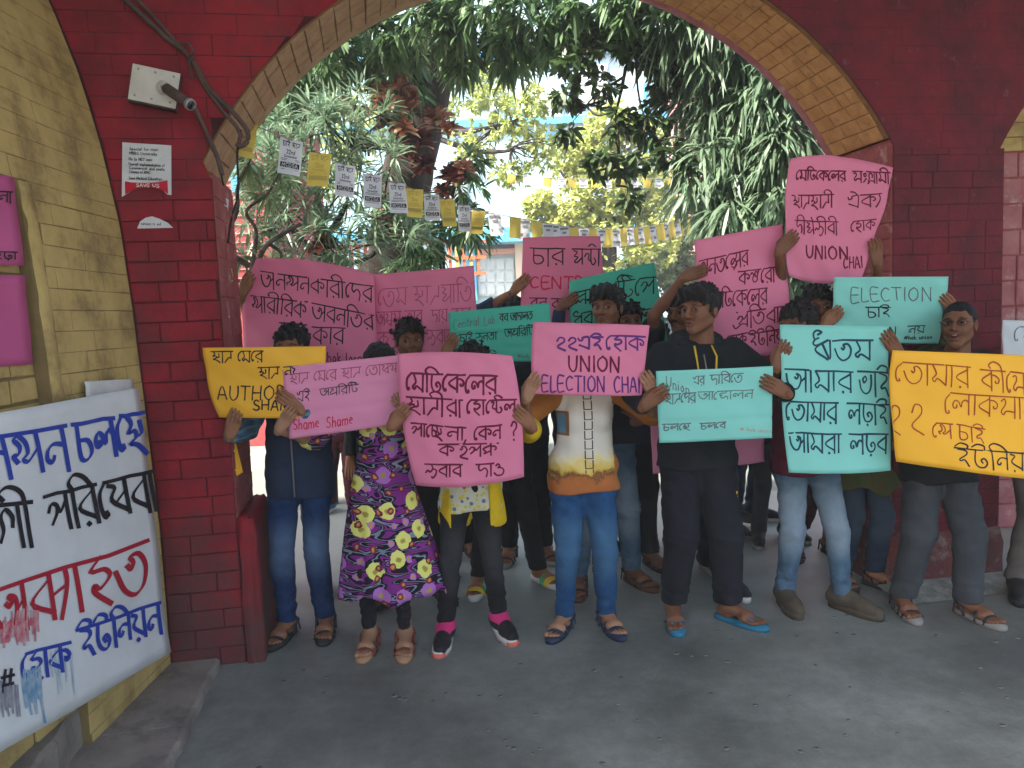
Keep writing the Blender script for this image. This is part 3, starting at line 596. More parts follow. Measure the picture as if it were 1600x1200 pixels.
courses(wall, mpj, lambda z: .004, lambda z: WT-.004, .72, 2.22, .088, .25, 'jamb_brick', M['jamb'], rs, .004)
courses(wall, lambda t, z, off: np.array([3.47-off, WT-t, z]), lambda z: .004, lambda z: WT-.004, .0, 2.36, .085, .25, 'jamb_brick', M['jamb'], rs, .006)
mps = lambda t, r, off: arcpt(r/ARC[2], t, off+.001)
courses(wall, lambda t, r, off: mps(WT-t, r, off), lambda z: .03, lambda z: WT-.035, thR*ARC[2]+.004, thR*ARC[2]+1.75, .078, .15, 'soffit_brick', M['orange_soffit'], rs, .0045, gap=.005)
M['soffl'] = mat('cream_brown_soffit', (.42,.27,.155), (.33,.19,.105), 14, .9, .9, 80, c3=(.2,.1,.06), s3=18, lo3=.6, hi3=.72)
courses(wall, lambda t, r, off: mps(WT-t, r, off), lambda z: .03, lambda z: WT-.03, thL*ARC[2]-1.9, thL*ARC[2]-.004, .085, .22, 'soffit_brick', M['soffl'], rs, .005, gap=.006)
# outer lip of the arch, a thin pale plaster arris, and the plinth
for a, b in ((thR, thR+.9), (thL-1.0, thL)):
    m2 = MB(); n = 26; pts = []
    for i in range(n+1):
        th = a+(b-a)*i/n; c = arcpt(th, WT, 0); r = np.array([math.cos(th), 0, math.sin(th)])
        pts += [c + r*.0 + [0,-.03,0], c - r*.012 + [0,-.02,0], c - r*.012 + [0,.02,0], c + r*.05 + [0,.02,0]]
    m2.add(pts, [(4*i+j, 4*i+j+1, 4*i+5+j, 4*i+4+j) for i in range(n) for j in range(3)]); m2.build('plaster_arris', M['rose'] if a == thR else M['cream_old'], wall, smooth=True)
def plinth(s0, s1, t0, t1, h, m, seed):
    r2 = np.random.RandomState(seed); mb = MB(); nz = 9; ring = []
    prof = [(0,.012),(.12,.010),(.3,.006),(.5,.004),(.62,.0),(.69,-.004),(.71,-.02)]
    V = []; 
    for z, o in prof:
        a0, a1, b0, b1 = s0-o*.0, s1+o, t0-o, t1+o*.5; k = 8
        pts = [(a0+(a1-a0)*i/k, b0) for i in range(k)] + [(a1, b0+(b1-b0)*i/k) for i in range(k)] + [(a1-(a1-a0)*i/k, b1) for i in range(k)] + [(a0, b1-(b1-b0)*i/k) for i in range(k)]
        V += [(x+r2.randn()*.004, y+r2.randn()*.004, z*h/.71+(r2.randn()*.003 if z else 0)) for x, y in pts]
    n = 32; F = [(i*n+j, i*n+(j+1)%n, (i+1)*n+(j+1)%n, (i+1)*n+j) for i in range(len(prof)-1) for j in range(n)] + [tuple((len(prof)-1)*n+j for j in range(n))]
    mb.add(V, F); return mb.build('plinth', m, wall, smooth=True)
M['plinth'] = mat('scuffed_maroon_plinth', (.125,.026,.026), (.08,.026,.025), 6, .6, .9, 40, c3=(.2,.14,.125), s3=8, lo3=.52, hi3=.68)
plinth(.142, .215, -.004, .50, .68, M['red'], 1); plinth(3.455, 4.13, -.012, .51, .30, M['plinth'], 2)
# red front boards of the far end, hidden upper storey and the roof slab that shades the arcade
mesh('upper_wall', *(lambda b: (b.V[0], b.F))(MB().box((-7, 0, 4.4), (12, WT, 6.2))), M['red'], wall)
mesh('ceiling', *(lambda b: (b.V[0], b.F))(MB().box((-6.5, -.4, 4.25), (9, 5.0, 4.4))), mat('arcade_ceiling', (.5,.45,.36)), kind='structure')
mesh('cement_fillet', *(lambda b: (b.V[0], b.F))(MB().add([(3.38,-.22,.004),(4.3,-.2,.004),(4.2,-.03,.05),(3.36,-.03,.05)], [(0,1,2,3)])), mat('white_cement', (.12,.125,.11), (.26,.265,.25), 9, .9, lo=.42, hi=.62), wall)
# steps along the left
steps = thing('stone_steps', 'worn stone steps along the yellow wall at lower left', 'steps', (WA[0], WA[1], 0), WY)
def stepbox(a, b, z1, y0, y1, nm, sd, z0=0):
    r2 = np.random.RandomState(sd); k = 14; V = []
    for i in range(k+1):
        y = y0+(y1-y0)*i/k; j = r2.randn()*.004
        V += [(a, y, z0), (a, y, z1), (b-.014+j, y, z1+.001*r2.randn()), (b+j, y, z1-.012), (b+.003+j, y, z0)]
    F = [(i*5+j, (i+1)*5+j, (i+1)*5+j+1, i*5+j+1) for i in range(k) for j in range(4)] + [(0,1,2,3,4), tuple(k*5+j for j in range(5))[::-1]]
    mesh(nm, V, F, M['stone'], steps)
for i, (y0, y1) in enumerate([(-.62,-.02), (-1.35,-.628), (-2.2,-1.358)]): stepbox(-.9, .02, .045, y0, y1, 'step_slab', 4+i)
for i, (y0, y1) in enumerate([(-.9,-.03), (-1.9,-.908), (-2.9,-1.908)]): stepbox(-.9, -.33, .19, y0, y1, 'step_slab', 14+i, .03)
# ------------------------------------------------------------------ yellow side wall running towards the camera
yw = thing('side_wall', 'yellow limewashed brick wall at left with pink papers pasted on it', 'wall', (-1.62, 3.4, 0))
def ymap(q, z, off):
    p = WA + WD*(edgeL(z)+.01); rec = .045 if (q > .68 and z < 2.085) else 0.0
    return np.array([p[0] + off - rec + 1.62, p[1]-.012 - q - 3.4, z])
V = []; F = []; zz = [0,.25,.5,.8] + list(np.linspace(.95, 2.084, 12)) + [2.0855] + list(np.linspace(2.15, 4.4, 14)); qq = [0,.2,.4,.56,.6795,.6805,.9,1.2,1.6,2.2,3.4]
for z in zz:
    for q in qq: V.append(ymap(q, z, 0))
nq = len(qq); F = [(i*nq+j, i*nq+j+1, (i+1)*nq+j+1, (i+1)*nq+j) for i in range(len(zz)-1) for j in range(nq-1)]
n0 = len(V); V += [(x-.35, y, z) for x, y, z in V]; F += [tuple(n0+k for k in f[::-1]) for f in F]
mesh('masonry', V, F, M['yellow_plain'], yw)
rs = np.random.RandomState(21)
courses(yw, lambda a, z, off: ymap(a, z, off), lambda z: .006, lambda z: (.598 if z > .8 else .675) if z < 2.085 else 1.6, .0, 2.09, .078, .22, 'brick', M['yellow'], rs, .002, gap=.0035)
courses(yw, lambda a, z, off: ymap(a, z, off), lambda z: .006, lambda z: 1.5, 2.09, 3.0, .08, .24, 'brick', M['yellow'], rs, .0018, gap=.003)
courses(yw, lambda a, z, off: ymap(max(a,.682), z, off), lambda z: .684, lambda z: 1.5, .0, 2.085, .088, .26, 'brick', M['yellow'], rs, .008, gap=.011)
m2 = MB(); z_ = np.linspace(.82, 2.084, 26); r2 = np.random.RandomState(5); V = []
for z in z_:
    V += [ymap(.60+r2.randn()*.004, z, .001), ymap(.612+r2.randn()*.005, z, .007), ymap(.664+r2.randn()*.005, z, .006), ymap(.679, z, -.012), ymap(.679, z, -.045)]
m2.add(V, [(i*5+j, i*5+j+1, (i+1)*5+j+1, (i+1)*5+j) for i in range(25) for j in range(4)]); m2.build('corner_strip', M['yellow'], yw, smooth=True)
# pale wall seen through the next opening at far right
sw = thing('far_pier', 'pale rose and yellow brick pier beyond the right hand opening', 'pier', (3.1, 5.1, 0))
sw_m = MB().box((-.12, 0, 0), (1.6, .4, 4.2)); sw_m.build('masonry', M['jamb'], sw)
rs = np.random.RandomState(31)
courses(sw, lambda a, z, off: np.array([a, -off, z]), lambda z: -.12, lambda z: .75, .0, 2.48, .165, .36, 'brick', M['rose'], rs, .01, gap=.012)
courses(sw, lambda a, z, off: np.array([a, -off, z]), lambda z: -.12, lambda z: .75, 2.48, 3.2, .09, .25, 'brick', M['yellow'], rs, .006)
# ------------------------------------------------------------------ things on the walls
M['paper'] = mat('white_printed_paper', (.62,.62,.63), (.52,.52,.53), 9, .8, trans=.1)
M['ink'] = mat('black_print', (.02,.02,.022)); M['pinkpaper'] = mat('deep_pink_paper', (.50,.10,.26), (.44,.08,.22), 3, .7)
M['redprint'] = mat('red_print', (.42,.012,.03))
def flat_lines(mb, L, W, h, x0, y0, seed, y1): pass
def paper_on(name, label, cat, px, m, Yf, lines=(), extra=None, lw=1.0, text=(), outline=None, ink=None):
    c = px; Y = [Yf(*q) for q in c]; s = Sheet(c, Y, wave=.0016, seed=c[0][0])
    o = thing(name, label, cat, tuple(s.W.mean(0)))
    if outline is None: s.build(o, m, 10, 10, 'sheet')
    else:
        u, v = s.uv(np.array(outline, float)); A = s.world(u, v, .0); B = s.world(u, v, -.0012); n = len(outline)
        mesh('sheet', np.concatenate([A, B]) - np.array(o.location), [tuple(range(n)), tuple(range(2*n-1, n-1, -1))] + [(i, n+i, n+(i+1)%n, (i+1)%n) for i in range(n)], m, o)
    st = []
    for t in text: st += strokes(*t[:6], jit=.1, seed=len(st)) 
    if st: s.write(o, st, lw, ink or M['ink'], 'printed_text', off=.0042)
    return o, s
o, s = paper_on('wall_notice', 'torn white printed notice with a red band pasted on the red pier', 'notice', [(191,222),(268,227),(268,305),(190,308)], M['paper'], YW, lw=.75,
    outline=[(191,222),(268,227),(268,305),(262,304),(252,296),(236,292),(216,293),(206,298),(190,308)],
    text=[('. Special for rising',198,230,248,232,4.4),('MBBS University',202,237,246,239,4.4),('. No to NEXT exam',198,246,238,248,4.2),('. Overall implementation of',198,254,258,257,4.2),('Commercial and seats',202,260,258,263,4.2),('Classes of MMC',202,266,236,268,4.2),('. Save Medical Education',198,276,254,278,4.4)])
rb = [(195,283),(206,285),(226,286),(246,285),(262,282),(263,303),(252,296.5),(236,292.5),(216,293.5),(206,298.5),(196,304)]
u, v = s.uv(np.array(rb, float)); mesh('red_band', s.world(u, v, .0032) - np.array(o.location), [tuple(range(len(rb)))], M['redprint'], o)
s.write(o, strokes('SAVE US', 213, 287, 250, 288, 5), 1.0, M['paper'], 'printed_text', off=.0048)
paper_on('wall_notice', 'small torn scrap of white paper left below the notice on the red pier', 'paper scrap', [(214,338),(271,338),(271,357),(214,357)], M['paper'], YW, lw=.8,
    outline=[(214,357),(219,346),(228,340),(238,338),(250,342),(262,348),(271,356)], text=[('union n ed',221,347,252,348,4.5)])
def YX(x): return lambda px, py: (lambda d: d[1]*x/d[0])(ray(px, py))
paper_on('pasted_paper', 'upper bright pink paper pasted on the yellow side wall', 'poster', [(-120,250),(22,277),(38,415),(-105,412)], M['pinkpaper'], YX(-1.648), lw=2.2, text=[('হোকনা',-60,296,18,300,18),('চাই ছড়া',-60,392,24,394,11)])
paper_on('pasted_paper', 'lower bright pink paper pasted on the yellow side wall', 'poster', [(-105,428),(39,430),(52,569),(-95,580)], M['pinkpaper'], YX(-1.648), lw=2.2, text=[('চাই দাবি',-60,488,28,491,13)])
paper_on('wall_notice', 'small white notice in black print just above the white banner', 'notice', [(133,596),(208,592),(212,625),(136,630)], M['paper'], YX(-1.60), lw=1.0, text=[('আমাদের দাবি নিয়ে চলছে',140,598,203,595,4),('হাসপাতাল ইউনিয়ন দাবি',142,604,203,601,4),('মেডিকেল কলেজ ইউনিয়ন ভবন',142,610,205,607,4.4)])
YJ = lambda t: (lambda px, py: YW(px, py, -t))
paper_on('wall_notice', 'narrow white notice on the inner face of the left pier', 'notice', [(338,300),(357,312),(352,394),(342,396)], M['paper'], lambda px, py: 3.58+(px-338)*.012, lw=.9, text=[('চলছে',345,325,351,327,3),('ইউনিয়ন',345,345,351,347,3),('দাবি',345,360,351,362,3)])
M['ypaper'] = mat('yellow_printed_paper', (.62,.47,.11), (.56,.42,.09), 7, .8, trans=.15)
paper_on('wall_notice', 'tall narrow yellow notice on the inner face of the left pier', 'notice', [(346,418),(362,420),(368,512),(356,516)], M['ypaper'], lambda px, py: 3.60+(px-346)*.012, lw=1.0, text=[('দাবি চাই',348,430,361,433,6),('ছাত্র',350,448,362,450,5),('ইউনিয়ন',350,468,363,470,5),('হোক',352,490,364,492,5)])
paper_on('wall_notice', 'thin white strip of paper below the yellow notice on the left pier', 'notice', [(349,482),(358,486),(362,540),(353,541)], M['paper'], lambda px, py: 3.56+(px-349)*.01, lw=.8, text=[('চাই',351,495,357,497,3),('দাবি',352,510,358,512,3)])
# security camera, its box and cables
s0, z0 = onw(246, 141); cc = thing('security_camera', 'small bullet security camera on a tilted white junction box on the red wall', 'camera', tuple(wl(s0, z0)), WY)
Rb = roty(R(12)); MB().box((-.098,-.055,-.080), (.094,-.003,.076), M=(Rb, np.zeros(3))).build('junction_box', M['conduit'], cc)
MB().box((-.092,-.062,-.074), (.098,-.056,.074), M=(Rb, np.zeros(3))).build('box_lid', M['white_plastic'], cc)
mb = MB()
for x, z in ((-.068,-.054),(.074,-.054),(-.068,.056),(.074,.056),(0,-.055),(0,.057)):
    p = Rb @ np.array([x,-.062,z]); mb.tube([p, p+[0,-.004,0]], .005, 8)
mb.build('screws', M['grey_metal'], cc)
p0 = np.array([.04,-.063,-.008]); MB().tube([p0, p0+[0,-.012,0]], .028, 16).build('mount_base', M['white_plastic'], cc, True)
MB().tube([p0+[0,-.01,0], p0+[.012,-.035,-.008], p0+[.035,-.05,-.02]], .011, 10).build('bracket', M['grey_metal'], cc, True)
a = p0+[.022,-.048,-.016]; b = p0+[.125,-.13,-.10]; ax = nrm(b-a)
MB().tube([a-ax*.01, a, b], [.012,.022,.022], 18).build('camera_body', M['conduit'], cc, True)
MB().tube([b-ax*.004, b+ax*.012], [.0245,.0245], 18).build('camera_hood', M['grey_metal'], cc, True)
MB().tube([b+ax*.011, b+ax*.0145], [.019,.017], 18).build('lens', mat('lens_glass', (.01,.012,.014), rough=.08), cc, True)
def cable(name, label, pts, rad, m=None, off=.02, extra=None):
    W = []
    for p in pts: 
        s_, z_ = onw(p[0], p[1]); W.append(wl(s_, z_, -(p[2] if len(p) > 2 else off)))
    o = thing(name, label, 'cable', tuple(W[0])); W = smoothpts(np.array(W), 5)
    MB().tube(list(W), rad, 7).build('cable_run', m or M['conduit'], o, True, origin=W[0]); return o
cable('wall_cable', 'flexible conduit running down from the security camera to the arch edge', [(306,168,.06),(318,195,.03),(330,222,.02),(341,248,.02),(349,275,.03)], .0105)
cable('wall_cable', 'short thin wire end hanging from the flexible conduit', [(349,272,.03),(349,282,.03),(352,292,.035)], .004, M['black'])
cable('wall_cable', 'thick brown cable sagging from the upper left down to the arch edge', [(170,-22),(215,18),(262,62),(297,90),(328,140),(360,172),(384,200,.03),(390,215,.04),(386,228,.04),(374,233,.04)], .011)
cable('wall_cable', 'second brown cable tied against the thick sagging one', [(190,-24),(230,16),(275,66),(299,94),(322,138),(350,176),(372,202,.03),(378,220,.04),(372,232,.04)], .008)
cable('wall_cable', 'frayed loop of wire around the cable knot above the camera', [(285,72,.03),(298,74,.04),(305,88,.04),(298,100,.03),(296,88,.03),(300,112,.03),(302,126,.02)], .005)
cable('wall_cable', 'dark wires dropping beside the arch at the left pier', [(378,205,.03),(372,240,.02),(372,300,.0),(362,340,.0),(356,380,0)], .005, M['black'])
# ------------------------------------------------------------------ leaves and trees
def leafmat(name, ca, cb, trans=.35, rough=.45, cc=None, hue=None):
    m, nt, b = newmat(name); L = nt.links.new
    g = N(nt, 'ShaderNodeNewGeometry'); tc = N(nt, 'ShaderNodeTexCoord'); n = N(nt, 'ShaderNodeTexNoise', Scale=.9, Detail=3); L(tc.outputs['Object'], n.inputs['Vector'])
    ad = N(nt, 'ShaderNodeMath', operation='MULTIPLY_ADD'); L(g.outputs['Random Per Island'], ad.inputs[0]); ad.inputs[1].default_value = .75; L(n.outputs[0], ad.inputs[2])
    sb = N(nt, 'ShaderNodeMath', operation='SUBTRACT'); L(ad.outputs[0], sb.inputs[0]); sb.inputs[1].default_value = .38
    rp = N(nt, 'ShaderNodeValToRGB'); rp.color_ramp.elements[0].color = (*ca,1); rp.color_ramp.elements[1].color = (*cb,1)
    if cc: e = rp.color_ramp.elements.new(.5); e.color = (*cc,1)
    L(sb.outputs[0], rp.inputs[0]); L(rp.outputs[0], b.inputs['Base Color']); b.inputs['Roughness'].default_value = rough
    tr = N(nt, 'ShaderNodeBsdfTranslucent'); L(rp.outputs[0], tr.inputs[0]); ms = N(nt, 'ShaderNodeMixShader'); ms.inputs[0].default_value = trans
    L(b.outputs[0], ms.inputs[1]); L(tr.outputs[0], ms.inputs[2]); L(ms.outputs[0], nt.nodes['Material Output'].inputs[0]); return m
M['lf_dark'] = leafmat('dark_glossy_leaf', (.04,.10,.042), (.20,.32,.13), .5, .45)
M['lf_dk2'] = leafmat('dark_broad_leaf', (.022,.05,.02), (.09,.15,.05), .35, .4)
M['lf_grey'] = leafmat('silvery_long_leaf', (.07,.14,.08), (.28,.38,.24), .42, .4)
M['lf_mid'] = leafmat('mid_green_leaf', (.10,.16,.07), (.30,.38,.17), .4)
M['lf_lime'] = leafmat('lime_leaf', (.30,.38,.10), (.60,.62,.24), .45, .6)  # pale lime leaf colour, varied from leaf to leaf
M['lf_bush'] = leafmat('yellow_green_leaf', (.26,.33,.07), (.60,.60,.20), .35, .6)
M['lf_red'] = leafmat('croton_red_leaf', (.14,.03,.03), (.60,.50,.32), .4, .4, (.50,.20,.12))
M['lf_wine'] = leafmat('dark_wine_leaf', (.05,.03,.025), (.42,.14,.08), .3, .35, (.16,.03,.03))
M['bark'] = mat('dark_rough_bark', (.055,.043,.036), (.025,.021,.018), 14, .95, 1.0, 26, c3=(.10,.09,.075), s3=7, stretch=(1,1,.25))
M['twig'] = mat('grey_twig_bark', (.10,.085,.07), (.05,.042,.036), 20, .9)
def leafset(C, D, n, ln, wd, droop, rs, spread=.9, cup=.25, jl=.3, yaw0=0):
    # C centres (m,3), D twig directions; n leaves radiate from each centre
    m = len(C); C = np.repeat(C, n, 0); D = np.repeat(D, n, 0); k = len(C)
    a = rs.rand(k)*6.283; ref = np.tile([0.3,0.2,1.0], (k,1)); x = np.cross(D, ref); x /= np.linalg.norm(x,axis=1,keepdims=True)+1e-9; y = np.cross(D, x)
    el = spread*(.6+.6*rs.rand(k)); dr = D*np.cos(el)[:,None] + (x*np.cos(a)[:,None]+y*np.sin(a)[:,None])*np.sin(el)[:,None]
    L = (ln*(1-jl+2*jl*rs.rand(k)))[:,None]; W = (wd*(1-.2+.4*rs.rand(k)))[:,None]
    side = np.cross(dr, [0,0,1.0]); side = side/(np.linalg.norm(side,axis=1,keepdims=True)+1e-6); roll = (rs.rand(k)-.5)[:,None]*1.6
    up = np.cross(side, dr); side = side*np.cos(roll)+up*np.sin(roll)
    g = np.array([0,0,-1.0])*droop
    B = C + D*(rs.rand(k)[:,None]-.5)*ln*.5
    p1 = B + dr*L*.35 + g*L*.06; p2 = B + dr*L*.72 + g*L*.3; p3 = B + dr*L*.98 + g*L*.62
    V = np.stack([B, p1-side*W*.5, p1+side*W*.5, p2-side*W*.42, p2+side*W*.42, p3], 1).reshape(-1,3)
    o = (np.arange(k)*6)[:,None]; T = np.concatenate([o+[0,2,1], o+[1,2,4], o+[1,4,3], o+[3,4,5]]); return V, T
def blobs(bl, rs, shell=.55):
    C = []; D = []
    for (px, py, Y, rx, ry, rz, n) in bl:
        c = P(px, py, Y); d = rs.randn(n,3); d /= np.linalg.norm(d,axis=1,keepdims=True); r = (shell + (1-shell)*rs.rand(n))**.7
        p = c + d*r[:,None]*[rx,ry,rz]; C.append(p); D.append(d)
    return np.concatenate(C), np.concatenate(D)
def join(parts):
    V = []; T = []; n = 0
    for v, t in parts: V.append(v); T.append(t+n); n += len(v)
    return np.concatenate(V), np.concatenate(T)
def tree(name, label, cat, base, trunk, rads, limbs, bl, lm, n, ln, wd, droop, seed, down=.2, spread=.9, group=None, shell=.5, twigs=0, crown='crown', lr=.03):
    rs = np.random.RandomState(seed); o = thing(name, label, cat, tuple(base), group=group); b = np.array(base)
    mb = MB(); tp = smoothpts(np.array(trunk), 5) if len(trunk) > 2 else np.array(trunk)
    rr = np.interp(np.linspace(0,1,len(tp)), np.linspace(0,1,len(rads)), rads); mb.tube(list(tp), list(rr*(1+.06*rs.randn(len(tp)))), 14)
    if len(trunk): mb.build('trunk', M['bark'], o, True, origin=b)
    C, D = blobs(bl, rs, shell)
    if limbs or twigs:
        mb = MB()
        for lb in limbs:
            q = smoothpts(np.array(lb[0]), 5); mb.tube(list(q), list(np.linspace(lb[1], lb[2], len(q))), 7)
        ends = np.array([tp[-1]]) if not limbs else np.array([smoothpts(np.array(l[0]), 5)[-1-k] for l in limbs for k in (0, 3)])
        for i in rs.choice(len(C), min(twigs, len(C)), replace=False):
            e = ends[np.argmin(np.linalg.norm(ends-C[i],axis=1))]; md = (e+C[i])/2 + rs.randn(3)*.06; q = smoothpts(np.array([e, md, C[i]]), 3); mb.tube(list(q), list(np.linspace(.011, .004, len(q))), 4)
        if mb.V: mb.build('limbs', M['bark'] if lr > .02 else M['twig'], o, True, origin=b)
    D = D*.7 + np.array([0,-.15,-down]); D /= np.linalg.norm(D,axis=1,keepdims=True)
    V, T = leafset(C, D, n, ln, wd, droop, rs, spread)
    mesh(crown, V-b, T, lm, o); return o
# big leaning trunk with its dark canopy above the arch
T0 = [P(598,520,8), P(612,420,8), P(632,300,8), P(655,180,8), P(680,60,8), P(700,-80,8), P(715,-260,8)]
base = P(590,560,8); base[2] = -.02; T0 = [base] + T0
tree('mango_tree', 'big dark leaning trunk left of centre with a canopy hanging over the arch', 'tree', base, T0, [.36,.33,.30,.27,.25,.24,.22,.18],
     [([P(690,-20,8), P(800,-60,7.5), P(930,-60,7)], .13, .05), ([P(685,0,8), P(590,-40,7.4), P(500,20,7)], .11, .04), ([P(560,-10,7), P(520,60,7), P(455,140,7)], .05, .02), ([P(660,150,8), P(640,90,7.5), P(610,60,7.2)], .08, .03)],
     [(560,60,7,.40,.4,.26,60),(650,40,7,.45,.45,.30,80),(620,120,7.6,.3,.3,.25,36),(760,20,6.8,.45,.4,.22,62),(850,40,6.8,.45,.4,.22,62),(930,10,6.6,.45,.4,.22,60),(1010,20,6.5,.4,.4,.25,50),(730,90,7,.16,.2,.16,22),(800,75,6.9,.16,.2,.18,24),(500,90,7,.3,.3,.25,45),(470,150,7.2,.28,.3,.22,36),(430,180,7.3,.2,.3,.2,20),(780,-90,7,1.4,1.0,.4,60),(580,-60,7,.8,.7,.3,30)],
     M['lf_dark'], 11, .19, .034, .5, 1, .5, .8, shell=.35, twigs=60)
# right-hand tree with long drooping silvery leaves
base = P(1243,470,7.5); base[2] = -.02
tree('drooping_tree', 'long-leaved drooping tree filling the right side of the arch', 'tree', base, [base, P(1243,430,7.5), P(1240,330,7.4), P(1228,200,7.3), P(1215,60,7.2), P(1200,-120,7.2)], [.17,.14,.13,.12,.10,.08],
     [([P(1235,250,7.4), P(1180,200,7), P(1110,160,6.6)], .05, .02), ([P(1238,340,7.4), P(1160,330,6.8), P(1090,300,6.4)], .05, .015), ([P(1222,130,7.2), P(1150,80,6.8), P(1070,60,6.4)], .05, .02), ([P(1240,390,7.4), P(1200,400,7), P(1170,420,6.6)], .03, .01)],
     [(1100,60,6.5,.36,.35,.24,75),(1160,90,6.5,.34,.35,.26,75),(1205,150,6.3,.32,.35,.3,80),(1150,180,6.6,.34,.35,.24,66),(1090,140,6.7,.22,.3,.18,34),(1235,230,6.2,.28,.3,.3,70),(1180,250,6.4,.3,.3,.2,50),(1110,240,6.5,.26,.3,.14,34),(1220,310,6.2,.28,.3,.26,64),(1150,330,6.4,.28,.3,.14,40),(1090,290,6.6,.2,.25,.1,18),(1230,390,6.4,.26,.3,.22,44),(1170,400,6.6,.22,.3,.1,18),(1120,350,6.6,.16,.3,.08,12),(1040,40,6.5,.2,.3,.16,30),(1130,-60,6.8,1.0,.8,.4,70)],
     M['lf_grey'], 10, .26, .026, .75, 2, .45, .75, shell=.3, twigs=70)
# broad-leaved branch hanging down the middle
base = P(1010,-60,6.8)
mk = [P(1004,-60,6.8), P(990,40,6.6), P(975,120,6.5), P(962,180,6.5)]
o = tree('hanging_branch', 'dark broad-leaved branch hanging down the middle of the arch', 'branch', mk[0], mk, [.03,.022,.015,.008],
     [([mk[2], P(930,150,6.5), P(895,190,6.4)], .012, .004), ([mk[1], P(1000,160,6.5), P(1030,220,6.5)], .012, .004), ([mk[3], P(968,240,6.5), P(962,290,6.5)], .008, .004), ([mk[1], P(940,60,6.5), P(900,90,6.5)], .012, .004)],
     [(905,95,6.5,.16,.16,.16,22),(885,150,6.5,.12,.15,.14,18),(885,205,6.5,.10,.15,.10,9),(940,130,6.5,.12,.14,.12,10),(960,190,6.5,.12,.15,.12,14),(985,250,6.5,.12,.16,.12,12),(940,250,6.5,.13,.15,.12,16),(1015,195,6.5,.14,.15,.18,22),(1030,120,6.5,.14,.15,.2,22),(1050,245,6.5,.12,.15,.12,16),(995,80,6.5,.14,.15,.12,16),(985,310,6.5,.08,.1,.08,7),(950,60,6.5,.2,.16,.1,20)],
     M['lf_dk2'], 7, .105, .045, .35, 3, .5, 1.0, shell=.2, twigs=40, lr=.01)
# sparse lime tree left of centre
base = P(640,480,12); base[2] = -.02
tree('lime_tree', 'sparse lime-green sunlit tree with thin curved branches before the white building', 'tree', base, [base, P(650,330,12), P(668,220,12), P(690,140,12)], [.14,.12,.1,.07],
     [([P(672,200,12), P(715,208,11.6), P(760,200,11.4), P(800,190,11.2)], .055, .015), ([P(680,180,12), P(700,140,11.8), P(735,110,11.6)], .05, .02), ([P(680,215,12), P(740,235,11.5), P(790,236,11.2), P(805,228,11)], .045, .015), ([P(735,120,11.6), P(780,110,11.4), P(830,130,11.2)], .02, .01)],
     [(760,150,11.5,.42,.4,.38,90),(810,190,11.3,.42,.4,.38,100),(850,230,11.3,.3,.3,.3,60),(720,110,11.6,.35,.35,.25,60),(740,230,11.5,.4,.4,.3,70),(800,270,11.4,.36,.3,.22,60),(840,160,11.4,.3,.3,.3,50),(700,170,11.6,.25,.3,.3,40),(790,110,11.6,.35,.3,.2,50)],
     M['lf_lime'], 9, .095, .035, .3, 4, .2, 1.1, shell=.1, twigs=70)
# round yellow-green bush tree and the duller one beside it
rs = np.random.RandomState(5)
def bushy(name, label, bl, lm, seed, n=7, ln=.11, wd=.06, px=950, Y=15):
    b = P(px, 450, Y); b[2] = -.02
    return tree(name, label, 'tree', b, [b, P(px+2,400,Y), P(px+4,340,Y)], [.17,.14,.1], [([P(px+3,360,Y), P(px-50,300,Y), P(px-80,260,Y)], .06, .02), ([P(px+3,370,Y), P(px+50,320,Y), P(px+70,280,Y)], .06, .02)], bl, lm, n, ln, wd, .2, seed, 0, 1.2, shell=.72)
bl = []
for px, py, r in [(950,300,.95),(890,330,.75),(930,250,.8),(1000,290,.85),(960,370,.85),(870,380,.5),(1010,370,.8),(900,250,.6),(960,210,.65),(860,330,.5),(1000,220,.5)]:
    for _ in range(9):
        d = rs.randn(3); d /= np.linalg.norm(d); bl.append((px+d[0]*r*52, py+d[2]*r*48, 15+d[1]*r*.7, .30*r+.08, .30*r+.08, .24*r+.07, 30))
bushy('round_tree', 'dense rounded yellow-green tree in full sun behind the garlands', bl, M['lf_bush'], 6)
bl = []
for px, py, r in [(1060,330,.9),(1070,260,.8),(1040,400,.8),(1100,390,.8),(1120,320,.9),(985,425,.6),(1060,440,.6),(1090,220,.6)]:
    for _ in range(8):
        d = rs.randn(3); d /= np.linalg.norm(d); bl.append((px+d[0]*r*46, py+d[2]*r*42, 17+d[1]*r*.7, .34*r+.08, .3*r+.08, .26*r+.07, 26))
bushy('round_tree', 'duller grey-green rounded tree just right of the yellow-green one', bl, M['lf_mid'], 7, px=1065, Y=17, ln=.13, wd=.07)
# spiky narrow-leaved shrubs on the left, croton rosettes, bare stems
bl = [(400,230),(440,200),(480,170),(520,190),(455,250),(500,240),(545,230),(420,300),(470,300),(520,290),(560,270),(400,350),(450,360),(500,350),(545,340),(590,330),(430,410),(480,400),(530,390),(570,380),(620,330),(640,370),(410,270),(600,240),(575,180),(540,150)]
b = P(500,470,6.6); b[2] = -.02
tree('spiky_shrub', 'tall shrub with spiky narrow green leaves behind the left pink poster', 'shrub', b, [b, P(505,420,6.6), P(500,340,6.6)], [.05,.045,.035],
     [([P(500,400,6.6), P(450,350,6.6), P(430,280,6.6)], .03, .012), ([P(502,380,6.6), P(540,320,6.6), P(550,230,6.6)], .03, .012), ([P(500,340,6.6), P(490,260,6.6), P(480,190,6.6)], .028, .01), ([P(500,420,6.6), P(580,400,6.6), P(620,340,6.6)], .025, .01)],
     [(x, y, 6.2+((x*7+y*3) % 10)*.09, .17, .25, .15, 7) for x, y in bl], M['lf_grey'], 20, .19, .016, .35, 8, -.4, 1.15, shell=.1, twigs=80)
